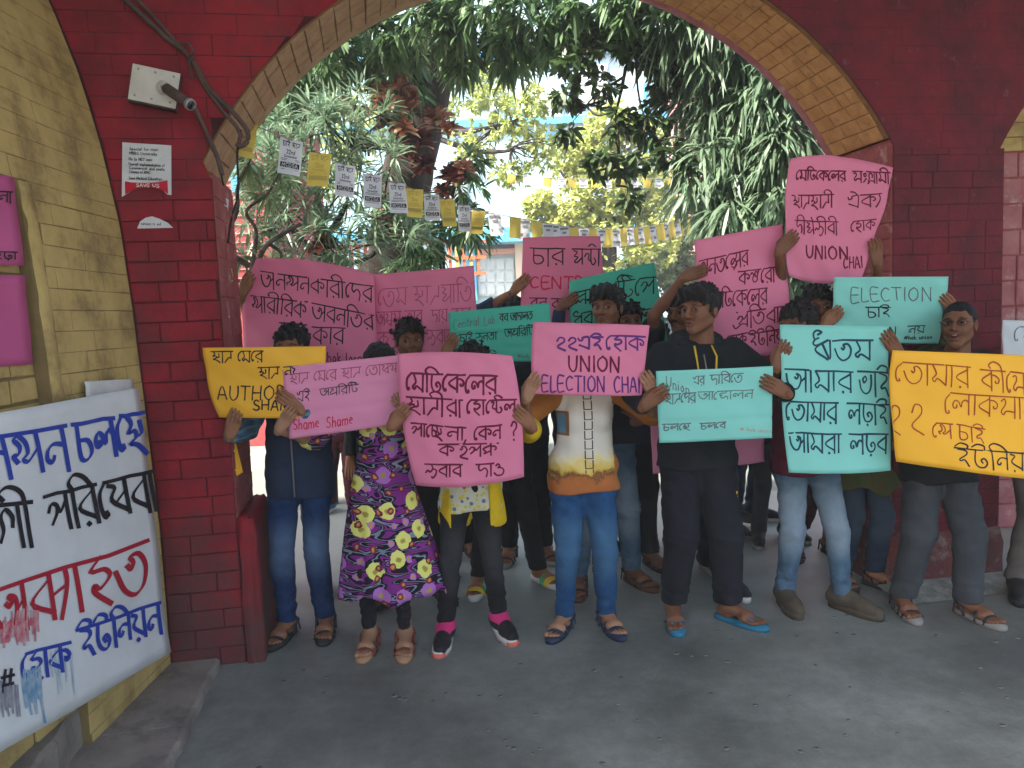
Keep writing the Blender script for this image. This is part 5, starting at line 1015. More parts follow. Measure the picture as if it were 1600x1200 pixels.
def tee_print():
    m, nt, b = newmat('printed_tee_cloth'); L = nt.links.new; tc = N(nt, 'ShaderNodeTexCoord'); co = tc.outputs['Object']; b.inputs['Roughness'].default_value = .85
    sp = N(nt, 'ShaderNodeSeparateXYZ'); L(co, sp.inputs[0]); X, Z = sp.outputs[0], sp.outputs[2]
    def mth(op, a, v=None, clamp=False):
        n = N(nt, 'ShaderNodeMath', operation=op, use_clamp=clamp)
        if isinstance(a, (int,float)): n.inputs[0].default_value = a
        else: L(a, n.inputs[0])
        if v is not None:
            if isinstance(v, (int,float)): n.inputs[1].default_value = v
            else: L(v, n.inputs[1])
        return n.outputs[0]
    ns = N(nt, 'ShaderNodeTexNoise', Scale=16, Detail=6, Roughness=.65, Distortion=.8); L(co, ns.inputs['Vector']); nz = mth('MULTIPLY', mth('SUBTRACT', ns.outputs[0], .5), .16)
    zz = mth('ADD', Z, nz); rp = N(nt, 'ShaderNodeValToRGB'); e = rp.color_ramp.elements
    mr = N(nt, 'ShaderNodeMapRange'); mr.inputs[1].default_value = .64; mr.inputs[2].default_value = 1.14; L(zz, mr.inputs[0]); L(mr.outputs[0], rp.inputs[0])
    e[0].position = 0; e[0].color = (.26,.075,.018,1); e[1].position = 1; e[1].color = (.60,.56,.50,1)
    for p, c in ((.22,(.36,.11,.02)),(.27,(.12,.04,.015)),(.32,(.55,.36,.05)),(.42,(.60,.50,.22)),(.5,(.58,.53,.46))): q = e.new(p); q.color = (*c,1)
    out = rp.outputs[0]
    def layer(mask, col):
        nonlocal out
        mx = N(nt, 'ShaderNodeMix', data_type='RGBA'); L(mask, mx.inputs[0]); L(out, mx.inputs[6]); mx.inputs[7].default_value = (*col,1); out = mx.outputs[2]
    dx = mth('ABSOLUTE', mth('SUBTRACT', X, .035)); a = mth('MULTIPLY', mth('GREATER_THAN', dx, .015), mth('LESS_THAN', dx, .021)); fr = mth('FRACT', mth('MULTIPLY', Z, 21))
    a = mth('MULTIPLY', a, mth('LESS_THAN', fr, .9)); c = mth('MULTIPLY', mth('LESS_THAN', dx, .021), mth('LESS_THAN', fr, .09)); st = mth('MULTIPLY', mth('MAXIMUM', a, c), mth('GREATER_THAN', Z, .79)); layer(st, (.03,.022,.02))
    bx_ = mth('MULTIPLY', mth('MULTIPLY', mth('GREATER_THAN', X, -.125), mth('LESS_THAN', X, -.055)), mth('MULTIPLY', mth('GREATER_THAN', Z, .97), mth('LESS_THAN', Z, 1.09)))
    layer(bx_, (.25,.10,.03)); bi = mth('MULTIPLY', mth('MULTIPLY', mth('GREATER_THAN', X, -.105), mth('LESS_THAN', X, -.068)), mth('MULTIPLY', mth('GREATER_THAN', Z, .982), mth('LESS_THAN', Z, 1.078))); layer(bi, (.10,.22,.32))
    sd = mth('GREATER_THAN', mth('ADD', mth('ABSOLUTE', X), mth('MULTIPLY', nz, .25)), .158); layer(sd, (.36,.13,.03)); L(out, b.inputs['Base Color']); return m
M['floral'] = floral(); M['tee'] = tee_print(); M['speck'] = speck('yellow_floral_top_cloth', (.50,.48,.38), [(.60,.45,.04),(.10,.14,.2),(.45,.42,.10),(.55,.5,.4)])
def check(name, a, b_, c, s=26):
    m, nt, bb = newmat(name); L = nt.links.new; tc = N(nt, 'ShaderNodeTexCoord'); bb.inputs['Roughness'].default_value = .9
    w1 = N(nt, 'ShaderNodeTexWave', Scale=s*.35, Distortion=1.5); L(tc.outputs['Object'], w1.inputs['Vector']); w2 = N(nt, 'ShaderNodeTexWave', Scale=s*.35, Distortion=1.5, bands_direction='Z'); L(tc.outputs['Object'], w2.inputs['Vector'])
    m1 = N(nt, 'ShaderNodeMix', data_type='RGBA'); L(w1.outputs[0], m1.inputs[0]); m1.inputs[6].default_value = (*a,1); m1.inputs[7].default_value = (*b_,1)
    m2 = N(nt, 'ShaderNodeMix', data_type='RGBA'); r = N(nt, 'ShaderNodeMath', operation='GREATER_THAN'); r.inputs[1].default_value = .72; L(w2.outputs[0], r.inputs[0]); L(r.outputs[0], m2.inputs[0]); L(m1.outputs[2], m2.inputs[6]); m2.inputs[7].default_value = (*c,1); L(m2.outputs[2], bb.inputs['Base Color']); return m
C_ = dict(navy=cloth('navy_vest_cloth', (.022,.035,.07)), black=cloth('black_cloth', (.014,.015,.018)), blackj=jean('black_denim', (.013,.013,.016), (.04,.04,.044), .34, .48, .6), track=cloth('black_track_cloth', (.012,.014,.02)),
  blue=jean('dark_blue_denim', (.012,.034,.10), (.09,.14,.22), .42, .50, .7), bright=jean('bright_blue_denim', (.014,.058,.15), (.05,.12,.21), .35, .5, .7), pale=jean('washed_blue_denim', (.06,.11,.17), (.18,.23,.28), .38, .58, .9), dkj=jean('dark_denim', (.015,.028,.05), (.05,.07,.1), .35, .5),
  grey=cloth('charcoal_trouser_cloth', (.045,.050,.058)), maroon=cloth('maroon_tee_cloth', (.09,.012,.028)), yellow=cloth('yellow_cardigan_cloth', (.62,.42,.015)), orange=cloth('rust_orange_sleeve_cloth', (.38,.14,.03)), green=cloth('dark_green_kurta_cloth', (.05,.085,.03), (.09,.06,.025), 14),
  hood=cloth('black_hoodie_cloth', (.013,.016,.020)), purple=cloth('purple_tee_cloth', (.05,.03,.10)), legg=cloth('black_leggings_cloth', (.016,.015,.022)), wine=cloth('wine_cloth', (.05,.010,.015)), brown=cloth('brown_grey_trouser_cloth', (.10,.085,.08)), teal=cloth('dark_teal_cloth', (.02,.07,.09)), plaid=check('blue_plaid_cloth', (.02,.06,.12), (.04,.14,.22), (.10,.16,.2)))
SH = dict(dk=mat('dark_sandal_rubber', (.025,.024,.025), rough=.7), brown=mat('brown_sandal_leather', (.085,.045,.03), rough=.6), navy=mat('navy_sandal', (.02,.03,.06), rough=.5), redbr=mat('maroon_sandal_leather', (.14,.03,.025), rough=.5), cyan=mat('blue_rubber', (.02,.13,.22), rough=.5), pink=mat('pink_laces', (.55,.03,.16)), white=mat('white_rubber', (.5,.48,.46)), coral=mat('coral_sole_tip', (.6,.12,.09)), green=mat('green_strap', (.03,.28,.08)), yel=mat('yellow_strap', (.65,.42,.02)), olive=mat('olive_brown_shoe', (.075,.06,.045), (.05,.04,.03), 20), blk=mat('black_shoe', (.014,.014,.017), rough=.6), gsole=mat('grey_sole', (.2,.19,.18)), sole=mat('tan_insole', (.32,.18,.11)))
def ik(S, W, l1, l2, pole):
    d = W - S; L = np.linalg.norm(d); 
    if L > (l1+l2)*.995: f = L/((l1+l2)*.995); l1 *= f; l2 *= f
    u = d/L; a = (l1*l1-l2*l2+L*L)/(2*L); h = math.sqrt(max(1e-6, l1*l1-a*a)); p = np.array(pole, float); p = p - u*(p@u); return S + u*a + nrm(p)*h
def caplimb(v, pts, rads, k=.015, flat=None):
    for (a, b), (r1, r2) in zip(zip(pts, pts[1:]), zip(rads, rads[1:])): v.cap(a, b, r1, r2, k)
class Part:
    def __init__(s): s.V = []; s.F = []; s.n = 0
    def add(s, V, F): s.V.append(np.asarray(V)); s.F.append(np.asarray(F)+s.n); s.n += len(V)
    def build(s, name, m, par): return mesh(name, np.concatenate(s.V), np.concatenate(s.F), m, par, True)
def shoe(root, kind, pos, yaw, sc, cols):
    Rz = rotz(yaw); T = lambda V: (np.asarray(V)*sc) @ Rz.T + pos
    def tb(mb, pts, r, n=8, flat=.35): mb.tube([T([p])[0] for p in pts], r*sc, n, flat=flat)
    arc = lambda y, w, h, y2=None, n=9: [(w*math.cos(t), y+(0 if y2 is None else (y2-y)*math.sin(t)), .012+h*math.sin(t)) for t in np.linspace(math.pi, 0, n)]
    s = bpy.data.objects.new({'sneaker':'sneaker','closed':'shoe','flip':'flip_flop'}.get(kind,'sandal'), None)
    def bd(mb, name, m): return mb.build(name, m, root, True)
    V, F = SOLE; sv = V.copy()
    if kind in ('sneaker','closed'):
        V2, F2 = SHOE; o = mesh('shoe', T(V2 + [0,0,.012]), F2, cols[0], root, True)
        sv[:,2] *= 1.5; mesh('sole', T(sv*[1.0,1.04,1]), F, cols[1], o, True)
        mb = MB()
        for i in range(5):
            y = -.075-.018*i; h = .083-.0085*i; mb.tube([T([(-.022,y,h+.002)])[0], T([(0,y-.003,h+.016)])[0], T([(.022,y,h+.002)])[0]], .004*sc, 6)
        mb.build('laces', cols[2], o, True)
        if len(cols) > 3: 
            mb = MB(); mb.tube([T([(-.03,-.205,.014)])[0], T([(0,-.226,.016)])[0], T([(.034,-.205,.014)])[0]], .011*sc, 8); mb.build('toe_bumper', cols[3], o, True)
            V3, F3 = SHOE; k = (V3[F3].mean(1)[:,2] > .066) & (V3[F3].mean(1)[:,1] > -.10); mesh('collar', T((V3 + [0,0,.012])*[1.03,1.03,1.015]), F3[k], cols[2], o, True)
        bpy.data.objects.remove(s); return o
    bpy.data.objects.remove(s)
    o = mesh({'flip':'flip_flop'}.get(kind,'sandal'), T(sv*[1,1,1.0 if kind != 'slide' else 1.3]), F, cols[1], root, True)
    mb = MB()
    if kind == 'flip':
        for sx in (-1,1): tb(mb, [(0.006,-.165,.022),(sx*.022,-.13,.046),(sx*.044,-.075,.03),(sx*.046,-.05,.014)], .008)
    elif kind == 'slide':
        for i, y in enumerate([-.08,-.10,-.12,-.14]):
            m2 = MB(); tb(m2, arc(y, .052, .058-.007*i), .0125, flat=.3); m2.build('strap', cols[0] if i < 2 else cols[2], o, True)
        return o
    else:
        tb(mb, arc(-.135,.050,.036), .011); tb(mb, arc(-.085,.050,.056), .012)
        if kind == 'fisher':
            for q in (-.105,-.155): tb(mb, arc(q,.048,.04), .007)
            tb(mb, [(0,-.17,.03),(0,-.12,.047),(0,-.06,.072)], .008)
        if kind == 'cross': tb(mb, [(-.048,-.15,.016),(0,-.115,.052),(.048,-.08,.02)], .012); tb(mb, [(.048,-.15,.016),(0,-.115,.052),(-.048,-.08,.02)], .012)
        tb(mb, [(.046*math.cos(t), .012+.046*math.sin(t), .066+.012*math.sin(t)) for t in np.linspace(0, 6.283, 15)], .009)
        for sx in (-1,1): tb(mb, [(sx*.046,-.02,.015),(sx*.045,.0,.066)], .009); tb(mb, [(sx*.040,.05,.015),(sx*.035,.045,.06)], .009)
    mb.build('strap', cols[0], o, True); return o
def person(label, feet, H, top, bottom, shoes, grips=(), sk=0, hair='short', head='a', hx=None, hy=0.0, yaw=0, pitch=0, roll=0, tyaw=0, footyaw=(-.25,.25), hem=None, waist=None, ankle=.085, sleeve='long', sleeve_mat=None, extra=None, hand_sc=1.0, slim=1.0, legr=1.0, female=False, face=True, kurta=None, cardigan=None, stache=False, glasses=False, hd_y=-.02, pose_y=0.0, res=1.0, hidden_legs=False, beard=False, gaze=0, shirt_ext=0, elb=None, group=None, by=None):
    k = H/1.66; f = [G(*q) + [0,.045,0] for q in feet]; base = (f[0]+f[1])/2; base[2] = 0
    if by is not None: base[1] = by
    root = thing('person', label, 'person', tuple(base), group=group); fl = [q-base for q in f]; f0 = fl
    if hx is not None: hxw = P(hx, 500, base[1])[0] - base[0]
    else: hxw = 0.0
    seed = abs(hash(label)) % 97 if False else sum(map(ord, label)) % 97
    pel = np.array([hxw*.25, .03, .50*H]); Rt = rotz(tyaw); lean = np.array([hxw*.85, pose_y, 0])
    hip = [pel + Rt@np.array([s*.082*k*(1.05 if female else 1), 0, 0]) for s in (-1,1)]
    ank = [q*[1,1,0] + [0,.0,.075*k] for q in fl]
    knee = [ik(hip[i], ank[i], .235*H, .235*H, (0,-1,.0)) for i in (0,1)]
    sw = (.150 if female else .168)*k*slim; sz = .803*H; cs = np.array([pel[0]+(lean[0]-pel[0])*.85, .02+pose_y, sz]); sh = [cs + Rt@np.array([s*sw, 0, 0]) for s in (-1,1)]
    nb = cs + [0,.015,.033*H]; hc = np.array([lean[0], hd_y+pose_y, H-.112*k+hy]); R3 = rotz(-yaw) @ rotx(pitch) @ roty(roll); hs = k**.55*.985
    # hands
    arms = [None, None]; hands = []
    for g in grips:
        side, px, py, Y, ang = g[:5]; i = 0 if side == 'L' else 1; hsz = .84*hand_sc*k**.5*(g[5] if len(g) > 5 else 1)
        Gw = P(px, py, Y) - base; a = R(ang); mir = np.diag([1,1,1.]) if i == 0 else np.diag([-1,1,1.]); Ry = roty(-a) if i == 0 else roty(a)
        V = HAND[0] @ mir.T; Fh = HAND[1] if i == 0 else HAND[1][:, ::-1]; V = V @ Ry.T * hsz
        off = Ry @ (mir @ np.array([.100,.0115,0])) * hsz; W = Gw - off; hands.append((V + W, Fh)); dirw = Ry @ (mir @ np.array([-1,.05,0])); arms[i] = (W, dirw)
    for i in (0,1):
        if arms[i] is None:
            s = -1 if i == 0 else 1; W = sh[i] + np.array([s*.05, -.03, -.33*H]); d = np.array([0,0,1.])
            a = math.pi/2; mir = np.diag([1,1,1.]) if i == 0 else np.diag([-1,1,1.]); Ry = roty(a) if i == 0 else roty(-a)
            V = (HAND[0] @ mir.T) @ Ry.T * k**.5; hands.append((V+W, HAND[1] if i == 0 else HAND[1][:, ::-1])); arms[i] = (W, d)
    elbs = []
    for i in (0,1):
        s = -1 if i == 0 else 1; W = arms[i][0]; high = W[2] > sz; pole = nrm(W + arms[i][1]*.155*H + np.array([s*.03,.06,-.05]) - (sh[i]+W)/2) if not high else (s*1.0, .1, -.25)
        if elb and elb[i]: pole = elb[i]
        elbs.append(ik(sh[i], W, .170*H, .155*H, pole))
    h = .0125*res; lo = np.array([min(-.42, min(a[0][0] for a in arms)-.12, min(q[0] for q in fl)-.12), -.62, -.02]); hi = np.array([max(.42, max(a[0][0] for a in arms)+.12, max(q[0] for q in fl)+.12), .36, max(H+.1, max(a[0][2] for a in arms)+.12)])
    for e in elbs: lo = np.minimum(lo, e-.15); hi = np.maximum(hi, e+.15)
    lo = np.minimum(lo, np.min([a[0]-.12 for a in arms], 0)); lo[2] = -.03
    # body
    v = Vol(lo, hi, h); sc = (1,.68,1)
    v.cap(pel+[0,0,.0], cs-[0,0,.05*H], .105*k*slim, .12*k*slim, .03, sc); v.cap(sh[0]+[.03,0,-.01], sh[1]-[.03,0,.01], .045*k, .045*k, .04); v.cap(nb-[0,0,.03], hc-R3@np.array([0,-.02,.085*hs]), .052*k, .048*k, .03)
    for i in (0,1):
        caplimb(v, [hip[i], knee[i], ank[i]], [.056*k*legr, .040*k, .029*k]); v.cap(ank[i], ank[i]-[0,0,.03], .033*k, .035*k)
        caplimb(v, [sh[i], elbs[i], arms[i][0]], [.042*k*slim, .034*k, .0225*k*hand_sc]); m_ = (elbs[i]*.7+arms[i][0]*.3); v.cap(m_, m_, .034*k)
    bodyp = Part(); bodyp.add(*v.get())
    Vh, Fh = HEADS[head]; TH = lambda V: (np.asarray(V, float)*hs) @ R3.T + hc; bodyp.add(TH(Vh), Fh)
    for V, F in hands: bodyp.add(V, F)
    shk = shoes[0]
    for i in (0,1):
        if shk not in ('sneaker','closed'): 
            V, F = FOOT; mir = -1 if i == 0 else 1; V = V*[mir,1,1]; F = F if mir == 1 else F[:, ::-1]; bodyp.add((V*k**.6*[.97,.97,1]+[0,0,.02*k]) @ rotz(footyaw[i]).T + fl[i], F)
    bodyp.build('body', SK[sk], root)
    for i in (0,1):
        ky = shoe(root, shk, fl[i], footyaw[i], k**.6*1.02, shoes[1])
    # hair and face
    V, F = get_hair(hair, seed); hm = M['hair_b'] if hair == 'crop' else M['hair']; mesh('hair', TH(V), F, hm, root, True)
    if face:
        for s in (-1,1):
            mb = MB(); n = 10; c = np.array([s*.031,-.0845,.0035]); rr = .0118
            for a_ in range(7):
                for b_ in range(12):
                    pass
            th = np.linspace(0, math.pi, 8); ph = np.linspace(0, 2*math.pi, 13)[:-1]; gz = nrm([gaze*1.0, -1, 0]); ax1 = nrm(np.cross(gz, [0,0,1])); ax2 = np.cross(ax1, gz)
            VV = [c + rr*np.array([1.25,1,.62])*(gz*math.cos(t) + (ax1*math.cos(p)+ax2*math.sin(p))*math.sin(t)) for t in th for p in ph]
            FF = [(i*12+j, i*12+(j+1)%12, (i+1)*12+(j+1)%12, (i+1)*12+j) for i in range(7) for j in range(12)]; mi = [1 if i < 2 else 0 for i in range(7) for j in range(12)]
            mesh('eye', TH(VV), FF, None, root, True, [M['eyew'], M['iris']], mi)
            mb = MB(); mb.tube([TH([(s*.012,-.0955,.0235)])[0], TH([(s*.030,-.0945,.0285)])[0], TH([(s*.050,-.082,.0225)])[0]], [.0034*hs,.0042*hs,.0018*hs], 8, flat=.7); mb.build('eyebrow', M['hair'], root, True)
            mb = MB(); mb.tube([TH([(s*.0165,-.0925,.0065)])[0], TH([(s*.031,-.0985,.0125)])[0], TH([(s*.0465,-.0875,.0065)])[0]], [.0018*hs,.0028*hs,.0015*hs], 6); mb.build('eyelid', SK[3], root, True)
        mb = MB(); op = .0 if head == 'a' else (.006 if head == 'wide' else .017)
        mb.tube([TH([(-.022,-.0885,-.0565)])[0], TH([(-.008,-.1015,-.0525)])[0], TH([(0,-.1005,-.0540)])[0], TH([(.008,-.1015,-.0525)])[0], TH([(.022,-.0885,-.0565)])[0]], [.002*hs,.0048*hs,.0045*hs,.0048*hs,.002*hs], 8)
        mb.tube([TH([(-.020,-.088,-.0605-op*.4)])[0], TH([(0,-.099,-.0655-op)])[0], TH([(.020,-.088,-.0605-op*.4)])[0]], [.002*hs,.0062*hs,.002*hs], 8); mb.build('lips', M['lip'], root, True)
        if op: MB().tube([TH([(-.013,-.0885,-.0600-op*.3)])[0], TH([(0,-.0930,-.0600-op*.4)])[0], TH([(.013,-.0885,-.0600-op*.3)])[0]], [.003*hs,.0055*hs+op*.2,.003*hs], 8).build('mouth', M['mouth'], root, True)
        if head == 'open': MB().tube([TH([(-.010,-.094,-.0585)])[0], TH([(0,-.097,-.0585)])[0], TH([(.010,-.094,-.0585)])[0]], .0026*hs, 6).build('teeth', M['teeth'], root, True)
        if stache: MB().tube([TH([(-.026,-.086,-.054)])[0], TH([(-.011,-.1035,-.0445)])[0], TH([(0,-.105,-.0425)])[0], TH([(.011,-.1035,-.0445)])[0], TH([(.026,-.086,-.054)])[0]], [.0015*hs,.0042*hs,.003*hs,.0042*hs,.0015*hs], 8).build('moustache', M['hair'], root, True)
        if beard: MB().tube([TH([(s*.016,-.0865,-.0965)])[0] for s in (-1,0,1)], [.004,.0075,.004], 8).build('beard', M['hair'], root, True)
        if glasses:
            mb = MB()
            for s in (-1,1):
                mb.tube([TH([(s*.034+.0215*math.cos(t), -.1045+.004*abs(math.cos(t)), .004+.0155*math.sin(t))])[0] for t in np.linspace(0, 6.283, 17)], .0019*hs, 5)
                mb.tube([TH([(s*.056,-.1005,.006)])[0], TH([(s*.076,-.06,.006)])[0], TH([(s*.083,.01,.006)])[0]], .0013*hs, 5)
            mb.tube([TH([(-.0125,-.1055,.008)])[0], TH([(.0125,-.1055,.008)])[0]], .0012*hs, 5); mb.build('glasses', SH['dk'], root, True)
    # trousers
    th_, kn_, an_ = bottom[1:4] if len(bottom) > 3 else (.086,.060,.050); ah = ankle*k
    if bottom[0] is not None:
        v = Vol((lo[0], -.35, .02), (hi[0], .35, .62*H+.05), .0095*res); wz = (waist or .575)*H
        v.cap(pel+[0,0,.01*H], [pel[0]*.8+cs[0]*.2, pel[1], wz+.02], (.132 if female else .125)*k*legr*slim, .118*k*slim, .03, (1,.74,1))
        for i in (0,1):
            e = ank[i]*[1,1,0]+[0,0,ah-.02]; v.cap(hip[i]+[0,0,-.03], knee[i], th_*k*legr, kn_*k*legr, .022); v.cap(knee[i], e, kn_*k*legr, an_*k*legr, .015)
            if not female: v.cap(hip[i]+[0,.02,-.01], hip[i]+[0,.03,-.06], .088*k*legr, .08*k, .03)
        cx = pel[0]; v.add(folds(seed, .0046, 1.0)); v.add(lambda X,Y,Z: -.0038*np.exp(-((Z-ah-.06)/.06)**2)*np.sin(105*Z+38*X*np.sin(9*Y+seed)+22*Y+seed+2.5*np.sin(31*Z))-.0028*np.exp(-((Z-.27*H)/.06)**2)*np.sin(90*Z+45*X+30*Y+2*np.sin(40*Z)) - .004*np.exp(-((Z-.44*H)/.05)**2)*np.sin(70*Z-60*np.abs(X-pel[0])+seed))
        v.cut(lambda X,Y,Z: np.maximum(ah-Z, Z-wz)+0*X+0*Y); V, F = v.get(); mesh('trousers' if bottom[4:] == () else bottom[4], V, F, bottom[0], root, True)
    # top
    hz = hem if hem is not None else .47*H; tl = lo.copy(); tl[2] = hz-.05; th2 = hi.copy(); th2[2] = max(.87*H, max(a[0][2] for a in arms)+.05); v = Vol(tl, th2, .0095*res)
    loose = 1.0 + shirt_ext; a0 = .150*k*loose*slim; wst = .126*k*loose*slim if female else .142*k*loose*slim
    low = np.array([pel[0], pel[1], max(hz-.06, .40*H)]); mid = np.array([(pel[0]+cs[0])/2, .025, .62*H]); ch = cs - [0,0,.075*H]
    v.cap(low, mid, (.150 if female else .148)*k*loose*slim, wst, .03, (1,.74,1)); v.cap(mid, ch, wst, a0, .04, (1,.72,1)); v.cap(sh[0]+[.022,0,-.012], sh[1]-[.022,0,.012], .060*k*loose, .060*k*loose, .04, (1,.95,1)); v.cap(cs-[0,0,.02], nb+[0,0,.012], .075*k, .058*k, .035, (1,.85,1))
    if female:
        for s in (-1,1): v.ell(ch + Rt@np.array([s*.062*k,-.075*k,-.02]), (.058*k,.052*k,.062*k), .03)
    if kurta: 
        pass
    for i in (0,1): v.cap([hip[i][0]*.94+.06*pel[0], hip[i][1], hz-.06], [hip[i][0]*.9+.1*pel[0], hip[i][1], max(hz+.02, .55*H)], (th_*legr+.022)*k, (th_*legr+.010)*k, .045)
    slv = {'long': 1.0, 'short': .45, '34': .7, 'none': 0}[sleeve]; sv = v if sleeve_mat is None else Vol(tl, th2, .0095*res)
    if slv:
        for i in (0,1):
            S, E_, W = sh[i], elbs[i], arms[i][0]; r0 = .062*k*loose
            if slv <= .45: e = S+(E_-S)*.80; sv.cap(S, e, r0, .060*k*loose, .02, flat=True)
            else:
                sv.cap(S, E_, r0, .050*k*loose, .025); t = .93 if slv == 1 else .25; e = E_+(W-E_)*t; sv.cap(E_, e, .050*k*loose, (.036 if slv == 1 else .047)*k*loose**.5, .015, flat=True)
                if slv == 1: sv.cap(e-(W-E_)*.12, e, .0355*k, .0365*k, .004, flat=True)
    for q in ([v] if sv is v else [v, sv]):
        q.add(folds(seed+1, .0045, .8))
        q.add(lambda X,Y,Z: -.005*np.exp(-((Z-hz-.12)/.1)**2)*np.sin(48*Z+26*X+seed))
    Zn = nb[2]+.018
    v.cut(lambda X,Y,Z: np.maximum(hz + .006*np.sin(20*X) - Z, np.minimum(np.minimum(Z-Zn-.25*Y, .12*k-np.abs(X-nb[0])), Y+.19))); V, F = v.get(); mesh(top[1], V, F, top[0], root, True)
    if sv is not v:
        V, F = sv.get(); right = V[F].mean(1)[:,0] > cs[0]
        for q in (right, ~right):
            ids = np.unique(F[q]); mp_ = np.zeros(len(V), int); mp_[ids] = np.arange(len(ids)); mesh('sleeve', V[ids], mp_[F[q]], sleeve_mat, root, True)
    if kurta:
        kz, kr, km = kurta; ctr = pel*[1,1,0]; n = 96; zs_ = np.linspace(.60*H, kz, 26); V = []
        for z in zs_:
            t = (.60*H-z)/(.60*H-kz); r = .135*k + (kr-.135*k)*t**.85
            for j in range(n):
                a = 2*math.pi*j/n; pl = 1 + .055*t*math.sin(a*9+1.5*math.sin(3*a+seed)+.8*t) + .03*t*math.sin(a*17+2) ; V.append(ctr + [r*pl*math.cos(a)*1.05 + .03*t*t*math.sin(2), r*pl*math.sin(a)*.72, z + .018*t*math.sin(a*5+seed)+.012*t*math.sin(9*a)])
        m_ = len(zs_); V = np.array(V); Vi = V*[1,1,1]; c2 = ctr; Vi[:,:2] = c2[:2] + (V[:,:2]-c2[:2])*.985
        F = [(i*n+j, (i+1)*n+j, (i+1)*n+(j+1)%n, i*n+(j+1)%n) for i in range(m_-1) for j in range(n)]; F += [tuple(m_*n+x for x in q[::-1]) for q in F]; F += [((m_-1)*n+j, m_*n+(m_-1)*n+j, m_*n+(m_-1)*n+(j+1)%n, (m_-1)*n+(j+1)%n) for j in range(n)]
        mesh('skirt', np.concatenate([V, Vi]), np.array(F), km, root, True)
    ctx = dict(root=root, H=H, k=k, sh=sh, cs=cs, pel=pel, nb=nb, arms=arms, elbs=elbs, lo=lo, hi=hi, hc=hc, TH=TH, hz=hz, base=base, ank=ank, knee=knee, seed=seed, a0=a0, wst=wst)
    if extra: extra(ctx)
    return root
# ------------------------------------------------------------------ placards
def pmat(n, c, tr=.22): return mat(n, c, tuple(x*.93 for x in c), 2.5, .62, .05, 30, trans=tr, spec=.4)
PM = dict(pink=pmat('pink_chart_paper', (.70,.20,.33)), rose=pmat('rose_chart_paper', (.66,.17,.29)), lpink=pmat('light_pink_chart_paper', (.72,.26,.42)), yellow=pmat('orange_yellow_chart_paper', (.78,.40,.018), .12), cyan=pmat('aqua_chart_paper', (.22,.60,.54)), green=pmat('sea_green_chart_paper', (.045,.42,.30)), white=pmat('bluish_white_chart_paper', (.50,.55,.60)))
IK = dict(mar=mat('maroon_marker', (.12,.008,.03)), pur=mat('purple_marker', (.09,.02,.14)), blk=mat('black_marker', (.02,.018,.022)), red=mat('red_marker', (.50,.01,.05)), grey=mat('grey_pencil', (.10,.12,.13)), thin=mat('faint_wine_marker', (.30,.05,.10)), teal=mat('blue_black_marker', (.012,.045,.075)), brn=mat('rust_marker', (.28,.05,.015)), blue=mat('blue_paint_letters', (.02,.045,.32)), bred=mat('red_paint_letters', (.35,.012,.03)), bblk=mat('black_paint_letters', (.016,.014,.02)), tan=mat('faint_orange_pencil', (.45,.25,.2)))
def placard(label, c, Y, pm, text, mid=None, bulge=.02, wave=.007, seed=0, crease=(), cat='placard'):
    s = Sheet(c, Y, mid, bulge, wave, seed, crease); o = thing('placard', label, cat, tuple(s.W.mean(0))); s.build(o, PM[pm]); by = {}
    for i, t in enumerate(text):
        tx, x0, y0, x1, y1, h, w, ink = t[:8]; nib = t[8] if len(t) > 8 else None; by.setdefault((w, ink, nib), []).extend(strokes(tx, x0, y0, x1, y1, h, jit=.35, seed=seed*13+i))
    for (w, ink, nib), st in by.items(): s.write(o, st, w, IK[ink], 'lettering', nib)
    return o, s
FY = 3.33
placard('amber yellow placard AUTHORITY at far left, by the red pier', [(318,543),(509,541),(506,650),(341,653)], [3.37,3.40,3.42,3.38], 'yellow', [('ছাত্র মেরে',332,549,412,548,17,2.0,'blk'),('ছাত্র নয়',405,574,470,572,17,2.0,'blk'),('AUTHORITY',340,603,492,602,21,2.2,'blk'),('SHAME',397,624,470,625,15,2.4,'blk')], {3:(326,602)}, seed=1, bulge=.03)
placard('pink placard with red script Shame Shame held by the woman in the floral kurta', [(441,574),(622,555),(634,661),(452,686)], [3.38,3.40,3.40,3.38], 'lpink', [('ছাত্র মেরে ছাত্র তোষণ',452,585,620,567,15,1.3,'thin'),('এই',465,612,484,611,14,1.5,'blk'),('অথরিটি',500,608,560,600,12,1.3,'blk'),('Shame',457,656,500,650,17,1.6,'red'),('Shame',510,652,553,644,17,1.6,'red')], seed=2, crease=(('v',.33,.006),('v',.67,-.006)), wave=.003, bulge=.01)
placard('pink placard in thick maroon letters with a question mark, above the yellow cardigan', [(622,553),(800,556),(819,746),(650,758)], [3.31,3.32,3.31,3.31], 'pink',
 [('মেডিকেলের',634,583,776,587,28,3.4,'mar'),('ছাত্রীরা',636,620,722,624,26,3.0,'mar'),('হোস্টেল',729,624,806,624,22,2.9,'mar'),('পাচ্ছে',643,661,692,665,20,2.8,'mar'),('না',697,665,727,667,20,2.8,'mar'),('কেন',740,666,783,663,20,2.8,'mar'),('?',797,658,810,658,28,2.8,'mar'),('কর্তৃপক্ষ',686,693,778,691,19,2.7,'mar'),('জবাব',665,724,722,724,18,2.7,'mar'),('দাও',745,723,790,723,19,2.7,'mar')], {1:(814,640), 3:(628,660), 2:(735,757), 0:(715,550)}, seed=3, bulge=.03, wave=.008)
